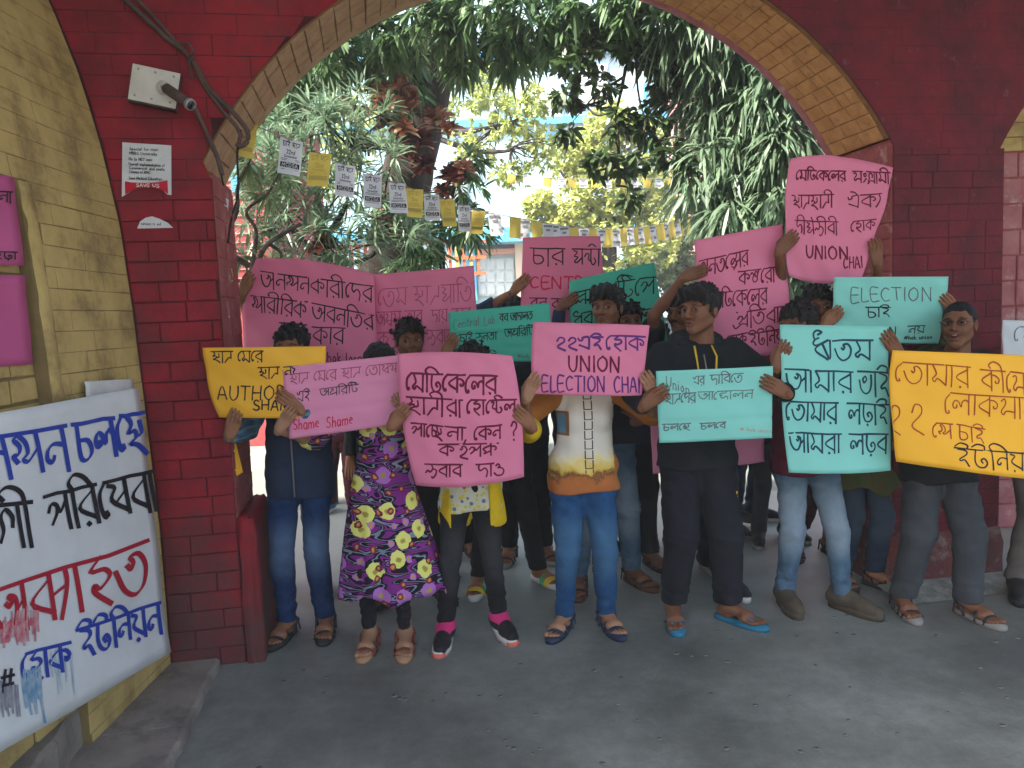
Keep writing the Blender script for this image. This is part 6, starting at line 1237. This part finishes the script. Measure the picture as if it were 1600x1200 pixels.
placard('pink placard reading UNION ELECTION CHAI in purple capitals, front centre', [(833,503),(1015,508),(1003,618),(832,615)], [3.42,3.42,3.40,3.40], 'pink', [('২২এই',868,527,940,527,19,3.2,'pur'),('হোক',945,524,1007,526,22,3.0,'pur'),('UNION',887,556,970,558,24,3.0,'mar'),('ELECTION',846,587,946,588,24,2.6,'pur'),('CHAI',958,588,1002,590,24,2.6,'pur')], {2:(925,618), 3:(830,560)}, seed=4, bulge=.02)
placard('aqua placard in thin grey writing held by the man in the black hoodie', [(1025,580),(1208,572),(1206,684),(1030,692)], [3.36,3.36,3.38,3.38], 'cyan', [('Union',1040,587,1078,600,17,1.5,'grey'),('এর',1083,588,1100,587,13,1.5,'grey'),('দাবিতে',1109,586,1160,583,14,1.7,'grey'),('ছাত্রদের',1038,616,1086,613,15,1.7,'grey'),('আন্দোলন',1090,612,1176,609,13,1.4,'grey'),('চলছে',1035,663,1078,661,10,1.8,'grey'),('চলবে',1093,661,1133,659,9,1.8,'grey'),('# hok union',1156,667,1206,671,5,1.0,'tan')], seed=5, crease=(('v',.34,.004),('v',.72,-.005)), wave=.0025, bulge=.01)
placard('tall aqua placard with four lines of blue-black letters above the washed jeans', [(1219,507),(1389,510),(1391,735),(1232,738)], [3.42,3.42,3.40,3.40], 'cyan', [('ঋতম',1266,532,1362,532,31,3.2,'teal'),('আমার',1226,577,1330,581,32,2.9,'teal'),('ভাই',1340,580,1390,582,37,2.9,'teal'),('তোমার',1226,627,1306,629,30,2.8,'teal'),('লড়াই',1322,630,1386,632,31,2.9,'teal'),('আমরা',1232,676,1312,678,29,2.8,'teal'),('লড়ব',1326,678,1385,678,30,2.9,'teal')], {3:(1222,640), 2:(1315,739)}, seed=6, bulge=.02, wave=.006)
placard('big amber yellow placard in rust-red letters at the right edge', [(1392,547),(1632,556),(1626,750),(1402,722)], [3.30,3.28,3.28,3.30], 'yellow', [('তোমার',1396,565,1512,573,33,2.1,'brn'),('কীসের',1530,577,1622,585,33,2.3,'brn'),('লোকসান',1472,613,1618,622,33,2.1,'brn'),('২',1386,632,1408,632,45,2.2,'brn'),('২',1418,630,1444,630,48,2.2,'brn'),('শে',1452,660,1484,662,22,2.1,'brn'),('চাই',1492,662,1535,670,22,2.1,'brn'),('ইউনিয়ন',1487,698,1620,709,28,2.4,'blk')], {3:(1390,625)}, seed=7, bulge=.03)
# raised behind the front row
placard('big rose pink placard at the left, curved, its black letters above the yellow one', [(402,404),(585,428),(590,572),(380,560)], [4.12,4.12,4.14,4.14], 'rose', [('অনশনকারীদের',408,424,583,447,24,2.0,'blk'),('শারীরিক',394,462,482,472,24,2.0,'blk'),('অবনতির',490,474,584,492,24,2.0,'blk'),('দায়',440,503,482,507,24,2.0,'blk'),('কার',492,510,541,512,24,2.0,'blk'),('#hok lorai',505,548,572,552,14,1.6,'mar')], {3:(381,470), 0:(490,408)}, seed=8, bulge=.05, wave=.012)
placard('second rose pink placard with faint wine writing, right beside the big curved one', [(583,428),(740,415),(750,566),(586,562)], [4.22,4.26,4.26,4.22], 'rose', [('তেম ছাত্রঘাতি',590,452,738,443,28,1.3,'thin'),('অসুস্থ তার',588,488,660,485,20,1.5,'thin'),('দায় কার',674,485,735,481,18,1.4,'thin'),('কর্তৃক',590,520,640,520,26,1.5,'thin'),('জবাব চাই',668,516,742,514,22,1.4,'thin')], {0:(660,423)}, seed=9, bulge=.04, wave=.01)
placard('long sea green placard folded twice, hanging left of the UNION ELECTION CHAI one', [(700,488),(859,473),(864,566),(706,562)], [4.0,4.02,4.0,4.0], 'green', [('Central',707,500,750,494,14,1.1,'grey'),('Lab',756,495,774,492,13,1.1,'grey'),('বন্ধ আদালত',780,491,832,487,11,1.5,'blk'),('চাই জনতা',718,523,776,519,11,1.5,'blk'),('অথরিটি',788,515,834,511,12,1.5,'blk'),('দাও',756,547,776,546,7,1.2,'blk'),('#hok union',808,553,852,553,6,1.0,'grey')], seed=10, crease=(('v',.4,.008),('v',.75,-.006)), wave=.003)
placard('pink placard with red capitals CENTRAL raised at the back centre', [(817,371),(938,369),(950,520),(812,520)], [4.72,4.72,4.70,4.70], 'rose', [('চার',829,388,881,390,26,2.1,'blk'),('ঘণ্টা',894,390,938,390,26,2.1,'blk'),('CENTRAL',827,433,948,433,18,2.4,'red'),('বন্ধ কর',828,466,890,468,16,2.0,'mar')], seed=11, bulge=.03, wave=.008)
placard('sea green placard in big black letters tilted behind the man with quiffed hair', [(889,439),(1022,410),(1046,548),(893,572)], [4.62,4.62,4.60,4.60], 'green', [('প্লান',893,458,944,448,22,2.2,'blk'),('টিপে',962,441,1024,432,27,2.1,'blk'),('ধর',894,492,926,486,22,2.1,'blk'),('হত',974,488,1022,482,26,2.3,'blk')], seed=12, bulge=.02)
placard('rose pink placard tilted between the hoodie man and the right trunk, dark red letters', [(1084,376),(1223,350),(1238,546),(1100,575)], [4.02,4.02,4.04,4.04], 'pink', [('গনতন্ত্রের',1092,408,1168,391,24,2.1,'mar'),('কণ্ঠরোধ',1152,425,1223,416,22,2.1,'mar'),('মেডিকেলের',1107,459,1197,450,24,2.1,'mar'),('প্রতিবাদ',1150,489,1232,477,24,2.2,'mar'),('#হোক',1120,528,1165,520,18,2.2,'mar'),('ইউনিয়ন',1168,522,1234,512,20,2.2,'mar')], seed=13, bulge=.03)
placard('topmost pink placard, raised highest at the right, reading UNION CHAI at its foot', [(1232,250),(1396,262),(1344,437),(1234,431)], [3.95,3.95,3.97,3.97], 'pink', [('মেডিকেলের',1244,266,1323,267,15,2.3,'mar'),('সংগ্রামী',1334,267,1390,270,18,2.2,'mar'),('ছাত্রছাত্রী',1238,305,1305,303,20,2.1,'mar'),('ঐক্য',1326,306,1375,303,19,2.1,'mar'),('দীর্ঘজীবী',1244,344,1312,346,20,2.0,'mar'),('হোক',1330,346,1366,343,16,1.8,'mar'),('UNION',1260,383,1325,386,20,2.6,'mar'),('CHAI',1316,402,1348,400,18,2.0,'mar')], {0:(1305,243), 1:(1372,350), 3:(1226,345), 2:(1290,443)}, seed=14, bulge=-.02, wave=.012)
placard('aqua placard reading ELECTION below the topmost pink one', [(1303,433),(1481,432),(1467,537),(1299,534)], [3.84,3.84,3.86,3.86], 'cyan', [('ELECTION',1328,450,1456,449,21,1.8,'grey'),('চাই',1352,480,1388,480,15,1.9,'blk'),('UNION',1345,512,1398,510,13,1.6,'blk'),('নয়',1415,509,1442,508,12,1.6,'blk'),('#hok union',1410,524,1456,523,6,1.3,'blk')], seed=15, bulge=.015)
placard('blank pink sheet hanging low behind the man in the black hoodie', [(1012,565),(1188,552),(1196,722),(1020,740)], [4.0]*4, 'lpink', [('চাই',1170,600,1190,598,14,1.8,'mar')], seed=16)
placard('bluish white placard cut off by the right edge of the picture', [(1568,500),(1660,503),(1664,640),(1568,636)], [3.60]*4, 'white', [('হোক',1582,510,1650,512,24,1.6,'grey'),('চাই',1585,560,1640,562,24,1.6,'grey')], seed=17)
placard('narrow yellow sheet hanging down between the left pier and the man in the navy vest', [(338,640),(356,642),(380,738),(370,744)], [3.52]*4, 'yellow', [('ক',345,660,352,661,8,1.2,'blk')], seed=18, bulge=.0, wave=.002)
# the white banner board
bn = thing('banner_board', 'big white banner board with blue, black and red painted Bengali lettering at lower left', 'banner', (-1.6, 2.8, .7))
TL, TR, BR, BL = (0,645), (215,606), (268,1019), (0,1176)
def ext(a, b, f=1.55):                              # carry the board's edge out of frame in the place, not in the picture
    return a[0]-(b[0]-a[0])*0, a[1]
class Board(Sheet): pass
A0, A1, A2, A3 = P(0,645,2.37), P(215,606,3.22), P(268,1019,3.20), P(0,1176,2.21)
e0, e3 = A0+(A0-A1)*.75, A3+(A3-A2)*.75
def topx(p): d = p-[0,0,CAMH]; c = np.array([d@_r, d@_u, d@F0]); return (800+FOC*c[0]/c[2], 600-FOC*c[1]/c[2])
def boardmap(u, v):                                 # u,v in 0..1 on the visible part; u<0 runs out of frame
    u = np.asarray(u)[:,None]; v = np.asarray(v)[:,None]; return (A0*(1-u)+A1*u)*(1-v) + (A3*(1-u)+A2*u)*v
nB = nrm(np.cross(A1-A0, A3-A0)); nB = nB if nB[0] > 0 else -nB
u, v = np.meshgrid(np.linspace(-.75,1,30), np.linspace(0,1,24)); u = u.ravel(); v = v.ravel(); W = boardmap(u, v); W = W + nB*(.004*np.sin(7*u+5*v)+.003*np.sin(13*v))[:,None]; W2 = W - nB*.006; nx, ny = 30, 24; n = nx*ny
F = [(j*nx+i, j*nx+i+1, (j+1)*nx+i+1, (j+1)*nx+i) for j in range(ny-1) for i in range(nx-1)]; F += [tuple(n+x for x in f[::-1]) for f in F]
F += [(i, n+i, n+i+1, i+1) for i in range(nx-1)] + [((ny-1)*nx+i, (ny-1)*nx+i+1, n+(ny-1)*nx+i+1, n+(ny-1)*nx+i) for i in range(nx-1)] + [(j*nx+nx-1, n+j*nx+nx-1, n+(j+1)*nx+nx-1, (j+1)*nx+nx-1) for j in range(ny-1)]
bl_ = np.array([-1.6,2.8,.7]); mesh('board', np.concatenate([W, W2])-bl_, np.array(F), mat('glossy_white_board', (.62,.63,.66), (.54,.55,.57), 4, .4, .06, 30), bn, True)
def pix2uv(p):
    p = np.asarray(p, float); o = np.array([0,0,CAMH]); out = []
    e1 = A1-A0; e2 = A3-A0
    for q in p:
        d = ray(*q); u0, v0 = q[0]/240, (q[1]-620)/450
        for _ in range(12):
            f = boardmap([u0],[v0])[0]-o; r = np.cross(f, nrm(d)); 
            fu = np.cross(boardmap([u0+1e-3],[v0])[0]-boardmap([u0],[v0])[0], nrm(d))/1e-3; fv = np.cross(boardmap([u0],[v0+1e-3])[0]-boardmap([u0],[v0])[0], nrm(d))/1e-3
            J = np.stack([fu, fv], 1); st = np.linalg.lstsq(J, -r, rcond=None)[0]; u0 += st[0]; v0 += st[1]
        out.append((u0, v0))
    return np.array(out)
def bwrite(tx, x0, y0, x1, y1, h, w, m, slant, seed, nib=-.9, name='lettering', sts=None):
    V = []; F = []; n = 0
    for kk, st in enumerate(sts or strokes(tx, x0, y0, x1, y1, h, slant, .2, seed)):
        rv, rf = ribbon(st, w, nib); q = pix2uv(rv); Wd = boardmap(q[:,0], q[:,1]) + nB*(.004*np.sin(7*q[:,0]+5*q[:,1])+.003*np.sin(13*q[:,1])+.003+.0002*(kk%6))[:,None]; V.append(Wd); F += [tuple(x+n for x in f) for f in rf]; n += len(rv)
    mesh(name, np.concatenate(V)-bl_, np.array(F), m, bn)
bwrite('অনশন', -95,695,98,667,66,7.6,IK['blue'],.22,1); bwrite('চলছে',112,664,220,645,58,7.4,IK['blue'],.16,2)
bwrite('রোগী',-90,795,46,786,68,7.4,IK['bblk'],.18,3); bwrite('পরিষেবা',70,776,238,736,58,7,IK['bblk'],.18,4)
bwrite('অব্যাহত',-22,928,226,846,72,8.2,IK['bred'],.15,5); bwrite('#',2,1045,27,1040,40,6,IK['bblk'],.0,6); bwrite('হোক',32,1024,108,1004,42,6.5,IK['blue'],.1,7); bwrite('ইউনিয়ন',120,985,250,942,44,6.5,IK['blue'],.12,8)
def drips(x0, x1, y0, n, ln, m, seed, w=2.0):
    rs = np.random.RandomState(seed); sts = []
    for _ in range(n):
        x = rs.uniform(x0, x1); L = ln*rs.uniform(.3, 1); y = y0 + rs.uniform(-12, 6) - (x-x0)*.3; sts.append(smoothpts(np.array([(x, y), (x+L*.02+rs.randn()*.8, y+L*.5), (x+L*.06, y+L)]), 3))
    for i, st in enumerate(sts):
        rv, rf = ribbon(st, 1); 
    bwrite('', 0,0,0,0,0,w,m,0,0,nib=None,name='paint_drips',sts=sts)
dm = lambda n, c, a: mat(n, c, tuple(x+(0.58-x)*a for x in c), 30, .5)
drips(0, 60, 972, 16, 60, dm('thin_red_drips', (.50,.10,.14), .6), 1, 3.4); drips(0, 52, 985, 14, 30, dm('red_smear', (.45,.03,.08), .4), 5, 5); drips(0, 30, 1075, 12, 75, dm('grey_violet_drips', (.16,.15,.22), .4), 2, 3.0); drips(38, 66, 1058, 14, 80, dm('light_blue_drips', (.10,.25,.42), .5), 3, 3.4); drips(80, 112, 1030, 10, 70, dm('pale_blue_drips', (.30,.42,.52), .6), 4, 2.0)
# ------------------------------------------------------------------ the protesters
S_ = SH
def vest(c):                                        # quilted sleeveless vest over the shirt
    v = Vol(c['lo'], (c['hi'][0], .36, .87*c['H']), .0095); k = c['k']; low = c['pel']*[1,1,0]+[0,0,c['hz']-.02]; mid = np.array([(c['pel'][0]+c['cs'][0])/2,.025,.62*c['H']])
    v.cap(low, mid, .166*k, .158*k, .03, (1,.76,1)); v.cap(mid, c['cs']-[0,0,.07*c['H']], .158*k, .165*k, .04, (1,.74,1)); v.cap(c['sh'][0]+[.045,0,0], c['sh'][1]-[.045,0,0], .07*k, .07*k, .04)
    for s in (-1,1): v.cap(c['pel']+[s*.075*k,0,-.12], c['pel']+[s*.07*k,0,.06], .108*k, .10*k, .045)
    v.add(lambda X,Y,Z: -.0035*np.abs(np.sin(Z*44))+.002); v.cut(lambda X,Y,Z: np.maximum(.70-Z, Z-c['nb'][2]-.02-.3*Y)+0*X); V, F = v.get(); mesh('vest', V, F, C_['navy'], c['root'], True)
    MB().tube([(c['pel'][0]+.005,-.112*k,.72),(c['pel'][0]+.005,-.112*k,.62*c['H']),(c['pel'][0]+.005,-.112*k,.74*c['H'])], .004, 6).build('zip', S_['gsole'], c['root'], True)
FRONT = 'protesters holding placards in the front row'
person('man at far left in navy quilted vest and faded jeans behind a yellow placard', [(447,998),(507,990)], 1.56, (C_['plaid'],'shirt'), (C_['blue'],.080,.062,.052), ('sandal',[S_['dk'],S_['dk']]),
  [('L',368,654,3.39,70),('R',448,622,3.39,45)], sk=0, hair='short', hx=455, hy=-.02, extra=vest, hem=.84, footyaw=(-.2,.15), face=True, elb=[(-.15,.3,-1),(1,.3,-1)])
person('woman in a long purple floral kurta over black leggings with maroon sandals', [(577,1016),(632,1016)], 1.44, (M['floral'],'kurta_top'), (C_['legg'],.066,.046,.036,'leggings'), ('cross',[S_['redbr'],S_['sole']]),
  [('L',450,650,3.38,55,.95),('R',626,628,3.38,50,.9)], sk=2, hair='bun', hx=592, female=True, sleeve='34', kurta=(.27,.25,M['floral']), hem=.78, ankle=.11, face=True, footyaw=(-.05,.08), slim=.95)
def cardi(c):
    k = c['k']; H = c['H']; v = Vol(c['lo'], (c['hi'][0], .36, .87*H), .0095); low = c['pel']*[1,1,0]+[0,0,.50]; mid = np.array([(c['pel'][0]+c['cs'][0])/2,.03,.62*H]); px = c['pel'][0]
    v.cap(low, mid, .200*k, .158*k, .03, (1,.78,1)); v.cap(mid, c['cs']-[0,0,.07*H], .158*k, .160*k, .04, (1,.76,1)); v.cap(c['sh'][0]+[.02,0,0], c['sh'][1]-[.02,0,0], .066*k, .066*k, .03)
    for i in (0,1):
        S, E_, W = c['sh'][i], c['elbs'][i], c['arms'][i][0]; v.cap(S, E_, .066*k, .058*k, .02); e = E_+(W-E_)*.3; v.cap(E_, e, .058*k, .05*k, .015)
    v.add(folds(5, .006, .7)); v.cut(lambda X,Y,Z: np.maximum(.55+.02*np.sin(30*X)+.02*(X>px)-Z, Z-c['nb'][2]-.3*Y)); v.cut(lambda X,Y,Z: np.minimum(.092+.0*Z-np.abs(X-px), -(Y-.0)) + 0*Z)
    V, F = v.get(); mesh('cardigan', V, F, C_['yellow'], c['root'], True)
person('woman in an open yellow cardigan, black jeans and pink-laced black sneakers', [(697,1007),(780,992)], 1.42, (M['speck'],'top'), (C_['blackj'],.080,.054,.046), ('sneaker',[S_['blk'],S_['white'],S_['pink'],S_['coral']]),
  [('L',628,645,3.30,50,.95),('R',814,648,3.32,50,.95)], sk=0, hair='long', hx=738, female=True, sleeve='34', extra=cardi, hem=.63, ankle=.12, face=True, footyaw=(-.12,.35), legr=1.04)
person('person in white and rust-orange printed tee, face behind the UNION ELECTION placard', [(884,988),(950,984)], 1.47, (M['tee'],'tee'), (C_['bright'],.092,.060,.044), ('fisher',[S_['navy'],S_['navy']]),
  [('L',833,598,3.41,64),('R',1013,596,3.41,66)], sk=2, hair='bun', hx=915, female=True, sleeve='34', sleeve_mat=C_['orange'], hem=.69, face=True, footyaw=(-.45,.25), legr=1.10, shirt_ext=.06, elb=[(-1,.2,-1.2),(1,.2,-1.2)])
def hoodie(c):
    k = c['k']; nb = c['nb']; v = Vol(nb-[.25,.2,.14], nb+[.25,.25,.16], .009); 
    for t in np.linspace(.15, .85, 9): a = t*2*math.pi - math.pi/2; p = nb+[.098*k*math.cos(a), .03+.088*k*math.sin(a), .012+.02*math.sin(a)]; v.ell(p, (.036,.036,.030), .02)
    v.cap(nb+[-.07,.09,-.0], nb+[.07,.09,-.0], .045, .045, .03); v.cap(nb+[0,.11,-.06], nb+[0,.10,0], .06, .05, .03, (1.3,.7,1)); v.add(folds(3,.004,1)); V, F = v.get(); mesh('hood', V, F, C_['hood'], c['root'], True)
    mb = MB()
    MB().tube([nb+[-.036,-.095,-.01], nb+[-.040,-.150,-.06], nb+[-.036,-.172,-.13], nb+[-.038,-.180,-.22]], .0048, 6).build('drawstring', S_['yel'], c['root'], True)
    MB().tube([nb+[.046,-.095,-.01], nb+[.056,-.148,-.06], nb+[.046,-.170,-.12]], .0048, 6).build('drawstring', S_['yel'], c['root'], True)
    MB().tube([nb+[0,-.13,-.05], nb+[.002,-.168,-.12], nb+[.002,-.178,-.22]], .0035, 6).build('zip', S_['gsole'], c['root'], True)
    V2 = Vol(nb-[.1,.14,.12], nb+[.1,.12,.04], .008); V2.cap(nb-[0,.025,.06], nb+[0,0,.0], .072*k, .062*k, .02, (1,.85,1)); V2.cut(lambda X,Y,Z: Z-nb[2]-.004-.35*Y+0*X); V, F = V2.get(); mesh('tee', V, F, C_['purple'], c['root'], True)
    q = c['knee'][1]*.25 + (c['pel']+[.09,0,-.02])*.75
    mb = MB(); z0 = .655
    for dx in (-.012,0,.012): mb.tube([(q[0]+.055+dx*.4,-.085,z0-.008),(q[0]+.055+dx,-.088,z0+.014)], .0042, 5)
    mb.tube([(q[0]+.04,-.084,z0-.012),(q[0]+.07,-.082,z0-.012)], .0028, 5); mb.build('trefoil_logo', S_['yel'], c['root'])
person('man in a black hoodie with yellow drawstrings, track pants and blue flip-flops, looking left', [(1055,975),(1142,975)], 1.655, (C_['hood'],'hoodie'), (C_['track'],.100,.084,.062), ('flip',[S_['cyan'],S_['cyan']]),
  [('L',1028,616,3.37,38),('R',1203,600,3.37,32)], sk=1, hair='quiff', head='wide', hx=1093, yaw=.80, pitch=.0, gaze=.7, extra=hoodie, hem=.78, footyaw=(-.1,.75), ankle=.10, shirt_ext=.16, hy=.0)
person('man in maroon tee and washed jeans, head turned away by the tall aqua placard', [(1230,950),(1322,957)], 1.55, (C_['maroon'],'tee'), (C_['pale'],.086,.062,.048), ('closed',[S_['olive'],S_['olive'],S_['olive']]),
  [('L',1222,548,3.43,70),('R',1388,532,3.43,55)], sk=1, hair='long', hx=1238, hy=.0, yaw=.9, pitch=.1, elb=[(-.1,.2,-1),(1,.2,-1)], sleeve='short', hem=.70, footyaw=(.0,.6), legr=1.0)
person('man with cropped hair and glasses shouting leftwards, in grey trousers', [(1415,958),(1520,968)], 1.53, (C_['black'],'tee'), (C_['grey'],.098,.080,.066), ('sandal',[S_['dk'],S_['gsole']]),
  [('L',1425,690,3.43,10),('R',1640,690,3.30,10)], sk=1, hair='crop', head='open', hx=1500, yaw=.72, pitch=-.08, glasses=True, sleeve='short', hem=.665, footyaw=(-.1,.3), shirt_ext=.12, stache=False, gaze=.2)
person('person at the right edge in brown-grey trousers and black shoes, mostly out of frame', [(1598,932),(1680,940)], 1.62, (C_['navy'],'vest'), (C_['brown'],.095,.078,.062), ('closed',[S_['blk'],S_['blk'],S_['blk']]),
  [('R',1655,600,3.59,15)], sk=1, hair='short', face=True, footyaw=(-.5,.3), by=3.95, hx=1700)
# behind
person('person behind the big curved pink placard, one bare arm raised at the far left', [(430,925),(500,925)], 1.60, (C_['wine'],'shirt'), (C_['dkj'],.082,.06,.05), ('sandal',[S_['dk'],S_['dk']]),
  [('L',388,440,4.12,60),('R',552,443,4.24,80)], sk=0, sleeve='short', hx=478, res=1.25)
person('boy in a dark shirt with wide eyes peering over the question mark placard', [(596,945),(686,936)], 1.545, (C_['navy'],'shirt'), (C_['black'],.085,.065,.055), ('sandal',[S_['brown'],S_['dk']]),
  [('L',640,700,3.9,20),('R',700,700,3.9,20)], sk=1, hx=643, yaw=-.25, gaze=-.5, sleeve='long', hem=.75, res=1.15, footyaw=(-.3,.5))
person('person hidden behind the second rose placard', [(640,900),(700,900)], 1.58, (C_['teal'],'shirt'), (C_['dkj'],.082,.06,.05), ('sandal',[S_['brown'],S_['dk']]), [('R',735,520,4.36,25),('L',600,540,4.36,40)], sk=1, res=1.3, hx=665, by=4.55)
person('person behind the long green placard wearing green and yellow slides', [(747,925),(843,912)], 1.52, (C_['black'],'shirt'), (C_['black'],.085,.064,.052), ('slide',[S_['green'],S_['white'],S_['yel']]), [('L',706,535,4.0,60),('R',845,520,4.12,30)], sk=0, res=1.15, hx=775, footyaw=(-.1,.6), hem=.7)
person('person with dark hooded head holding the CENTRAL placard at the back', [(797,876),(852,874)], 1.66, (C_['navy'],'jacket'), (C_['black'],.085,.066,.052), ('sandal',[S_['dk'],S_['gsole']]), [('L',817,440,4.71,45),('R',925,460,4.82,30)], sk=0, res=1.2, hx=800, footyaw=(-.2,.3))
person('man with quiffed black hair behind the UNION ELECTION placard in washed jeans', [(905,925),(990,914)], 1.69, (C_['black'],'tee'), (C_['pale'],.085,.064,.052), ('sandal',[S_['dk'],S_['brown']]), [('L',905,640,4.0,30),('R',985,640,4.0,30)], sk=1, hair='quiff', hx=951, yaw=.45, gaze=.7, sleeve='short', hem=.82, footyaw=(-.1,.5))
person('person in dark clothes behind the tilted green placard', [(940,888),(1018,886)], 1.60, (C_['navy'],'shirt'), (C_['black'],.085,.064,.052), ('sandal',[S_['brown'],S_['dk']]), [('L',892,468,4.61,35),('R',1020,520,4.72,30)], sk=1, res=1.2, hx=985, footyaw=(-.1,.4))
person('curly-haired man in profile behind the hoodie man, arm raised to the rose placard', [(1062,895),(1108,893)], 1.64, (C_['black'],'jacket'), (C_['dkj'],.085,.064,.052), ('closed',[S_['blk'],S_['white'],S_['blk']]), [('L',1090,425,4.02,20),('R',1215,490,4.14,30)], sk=1, hair='curly', hx=1062, yaw=.75, gaze=.6, sleeve='short', by=4.28, elb=[(-.9,.3,-.8),(1,.3,-.8)], stache=True)
person('person squeezed behind the hoodie man, only white-soled shoes and hair showing', [(1063,930),(1140,927)], 1.50, (C_['teal'],'shirt'), (C_['dkj'],.08,.06,.05), ('closed',[S_['blk'],S_['white'],S_['blk']]), [('L',1014,650,4.0,20),('R',1192,640,4.0,20)], sk=1, res=1.2, hx=1108)
person('man with a moustache between the rose placard and ELECTION, both arms raised high', [(1245,868),(1300,868)], 1.64, (C_['wine'],'shirt'), (C_['wine'],.085,.066,.055), ('sandal',[S_['dk'],S_['brown']]), [('L',1233,375,3.96,50),('R',1366,388,3.955,82)], sk=1, head='wide', hx=1266, yaw=.15, stache=True, sleeve='short', res=1.1, by=4.22, elb=[(.3,.8,-.3),(1,.1,0)], gaze=.2)
person('person in a dark green kurta behind the ELECTION placard', [(1322,915),(1372,920)], 1.46, (C_['green'],'kurta_top'), (C_['dkj'],.085,.066,.058), ('cross',[S_['dk'],S_['dk']]), [('L',1303,492,3.85,50),('R',1479,472,3.85,50)], sk=0, hx=1385, kurta=(.55,.235,C_['green']), hem=.8, sleeve='34', res=1.15, footyaw=(-.1,.7), female=True, ankle=.1, face=False)
person('person far behind in jeans and dark sneakers, feet turned sideways', [(1150,822),(1178,815)], 1.6, (C_['teal'],'shirt'), (C_['dkj'],.085,.066,.055), ('closed',[S_['blk'],S_['white'],S_['white']]), [], sk=1, res=1.3, footyaw=(.9,1.1), hx=1180)
person('small figure in maroon and teal glimpsed between the navy vest and the floral kurta', [(515,800),(550,802)], 1.25, (C_['wine'],'shirt'), (C_['wine'],.09,.075,.07), ('closed',[SH['cyan'],SH['white'],SH['cyan']]), [], sk=0, res=1.3, hair='bun', hx=535, female=True)
for q, (fx, fy, lab, tr) in enumerate([(708,868,'person deep in the crowd behind the question mark placard, black trousers showing','black'),(925,862,'person deep in the crowd behind the UNION ELECTION placard, dark jeans showing','dkj'),(1035,850,'person deep in the crowd left of the hoodie man, black trousers showing','black'),(1210,846,'person deep in the crowd behind the aqua letters placard, dark trousers showing','grey'),(600,872,'person deep in the crowd behind the floral kurta, dark jeans showing','dkj'),(1120,838,'person deep in the crowd behind the hoodie man, dark jeans showing','dkj')]):
    person(lab, [(fx-22,fy+4),(fx+24,fy-2)], 1.40+.03*(q%3), (C_['navy' if q % 2 else 'black'],'shirt'), (C_[tr],.085,.066,.055), ('closed',[SH['blk'],SH['gsole'],SH['blk']]) if q % 2 else ('sandal',[SH['dk'],SH['brown']]), [], sk=q % 2, res=1.4, footyaw=(-.3+.2*(q%3),.4), face=False)
# phone held up behind
c = P(1293,470,4.3); ph = thing('phone', 'black phone held up beside the face of the man with the moustache', 'phone', tuple(c)); MB().box((-.036,-.004,-.06),(.036,.004,.06), M=(roty(.2), np.zeros(3))).build('phone_body', M['black'], ph)

hz = MB().box((-40,-25,-1.1),(40,60,14)).build('haze', None, None, kind='stuff')   # name=haze
m, nt_, b_ = newmat('added_haze'); nt_.nodes.remove(b_); vv = nt_.nodes.new('ShaderNodeVolumePrincipled'); vv.inputs['Density'].default_value = .004; vv.inputs['Color'].default_value = (.92,.96,1,1); vv.inputs['Anisotropy'].default_value = 0  # haze volume added in place of the bloom that washes out the background
nt_.links.new(vv.outputs[0], nt_.nodes['Material Output'].inputs['Volume']); hz.data.materials.append(m)
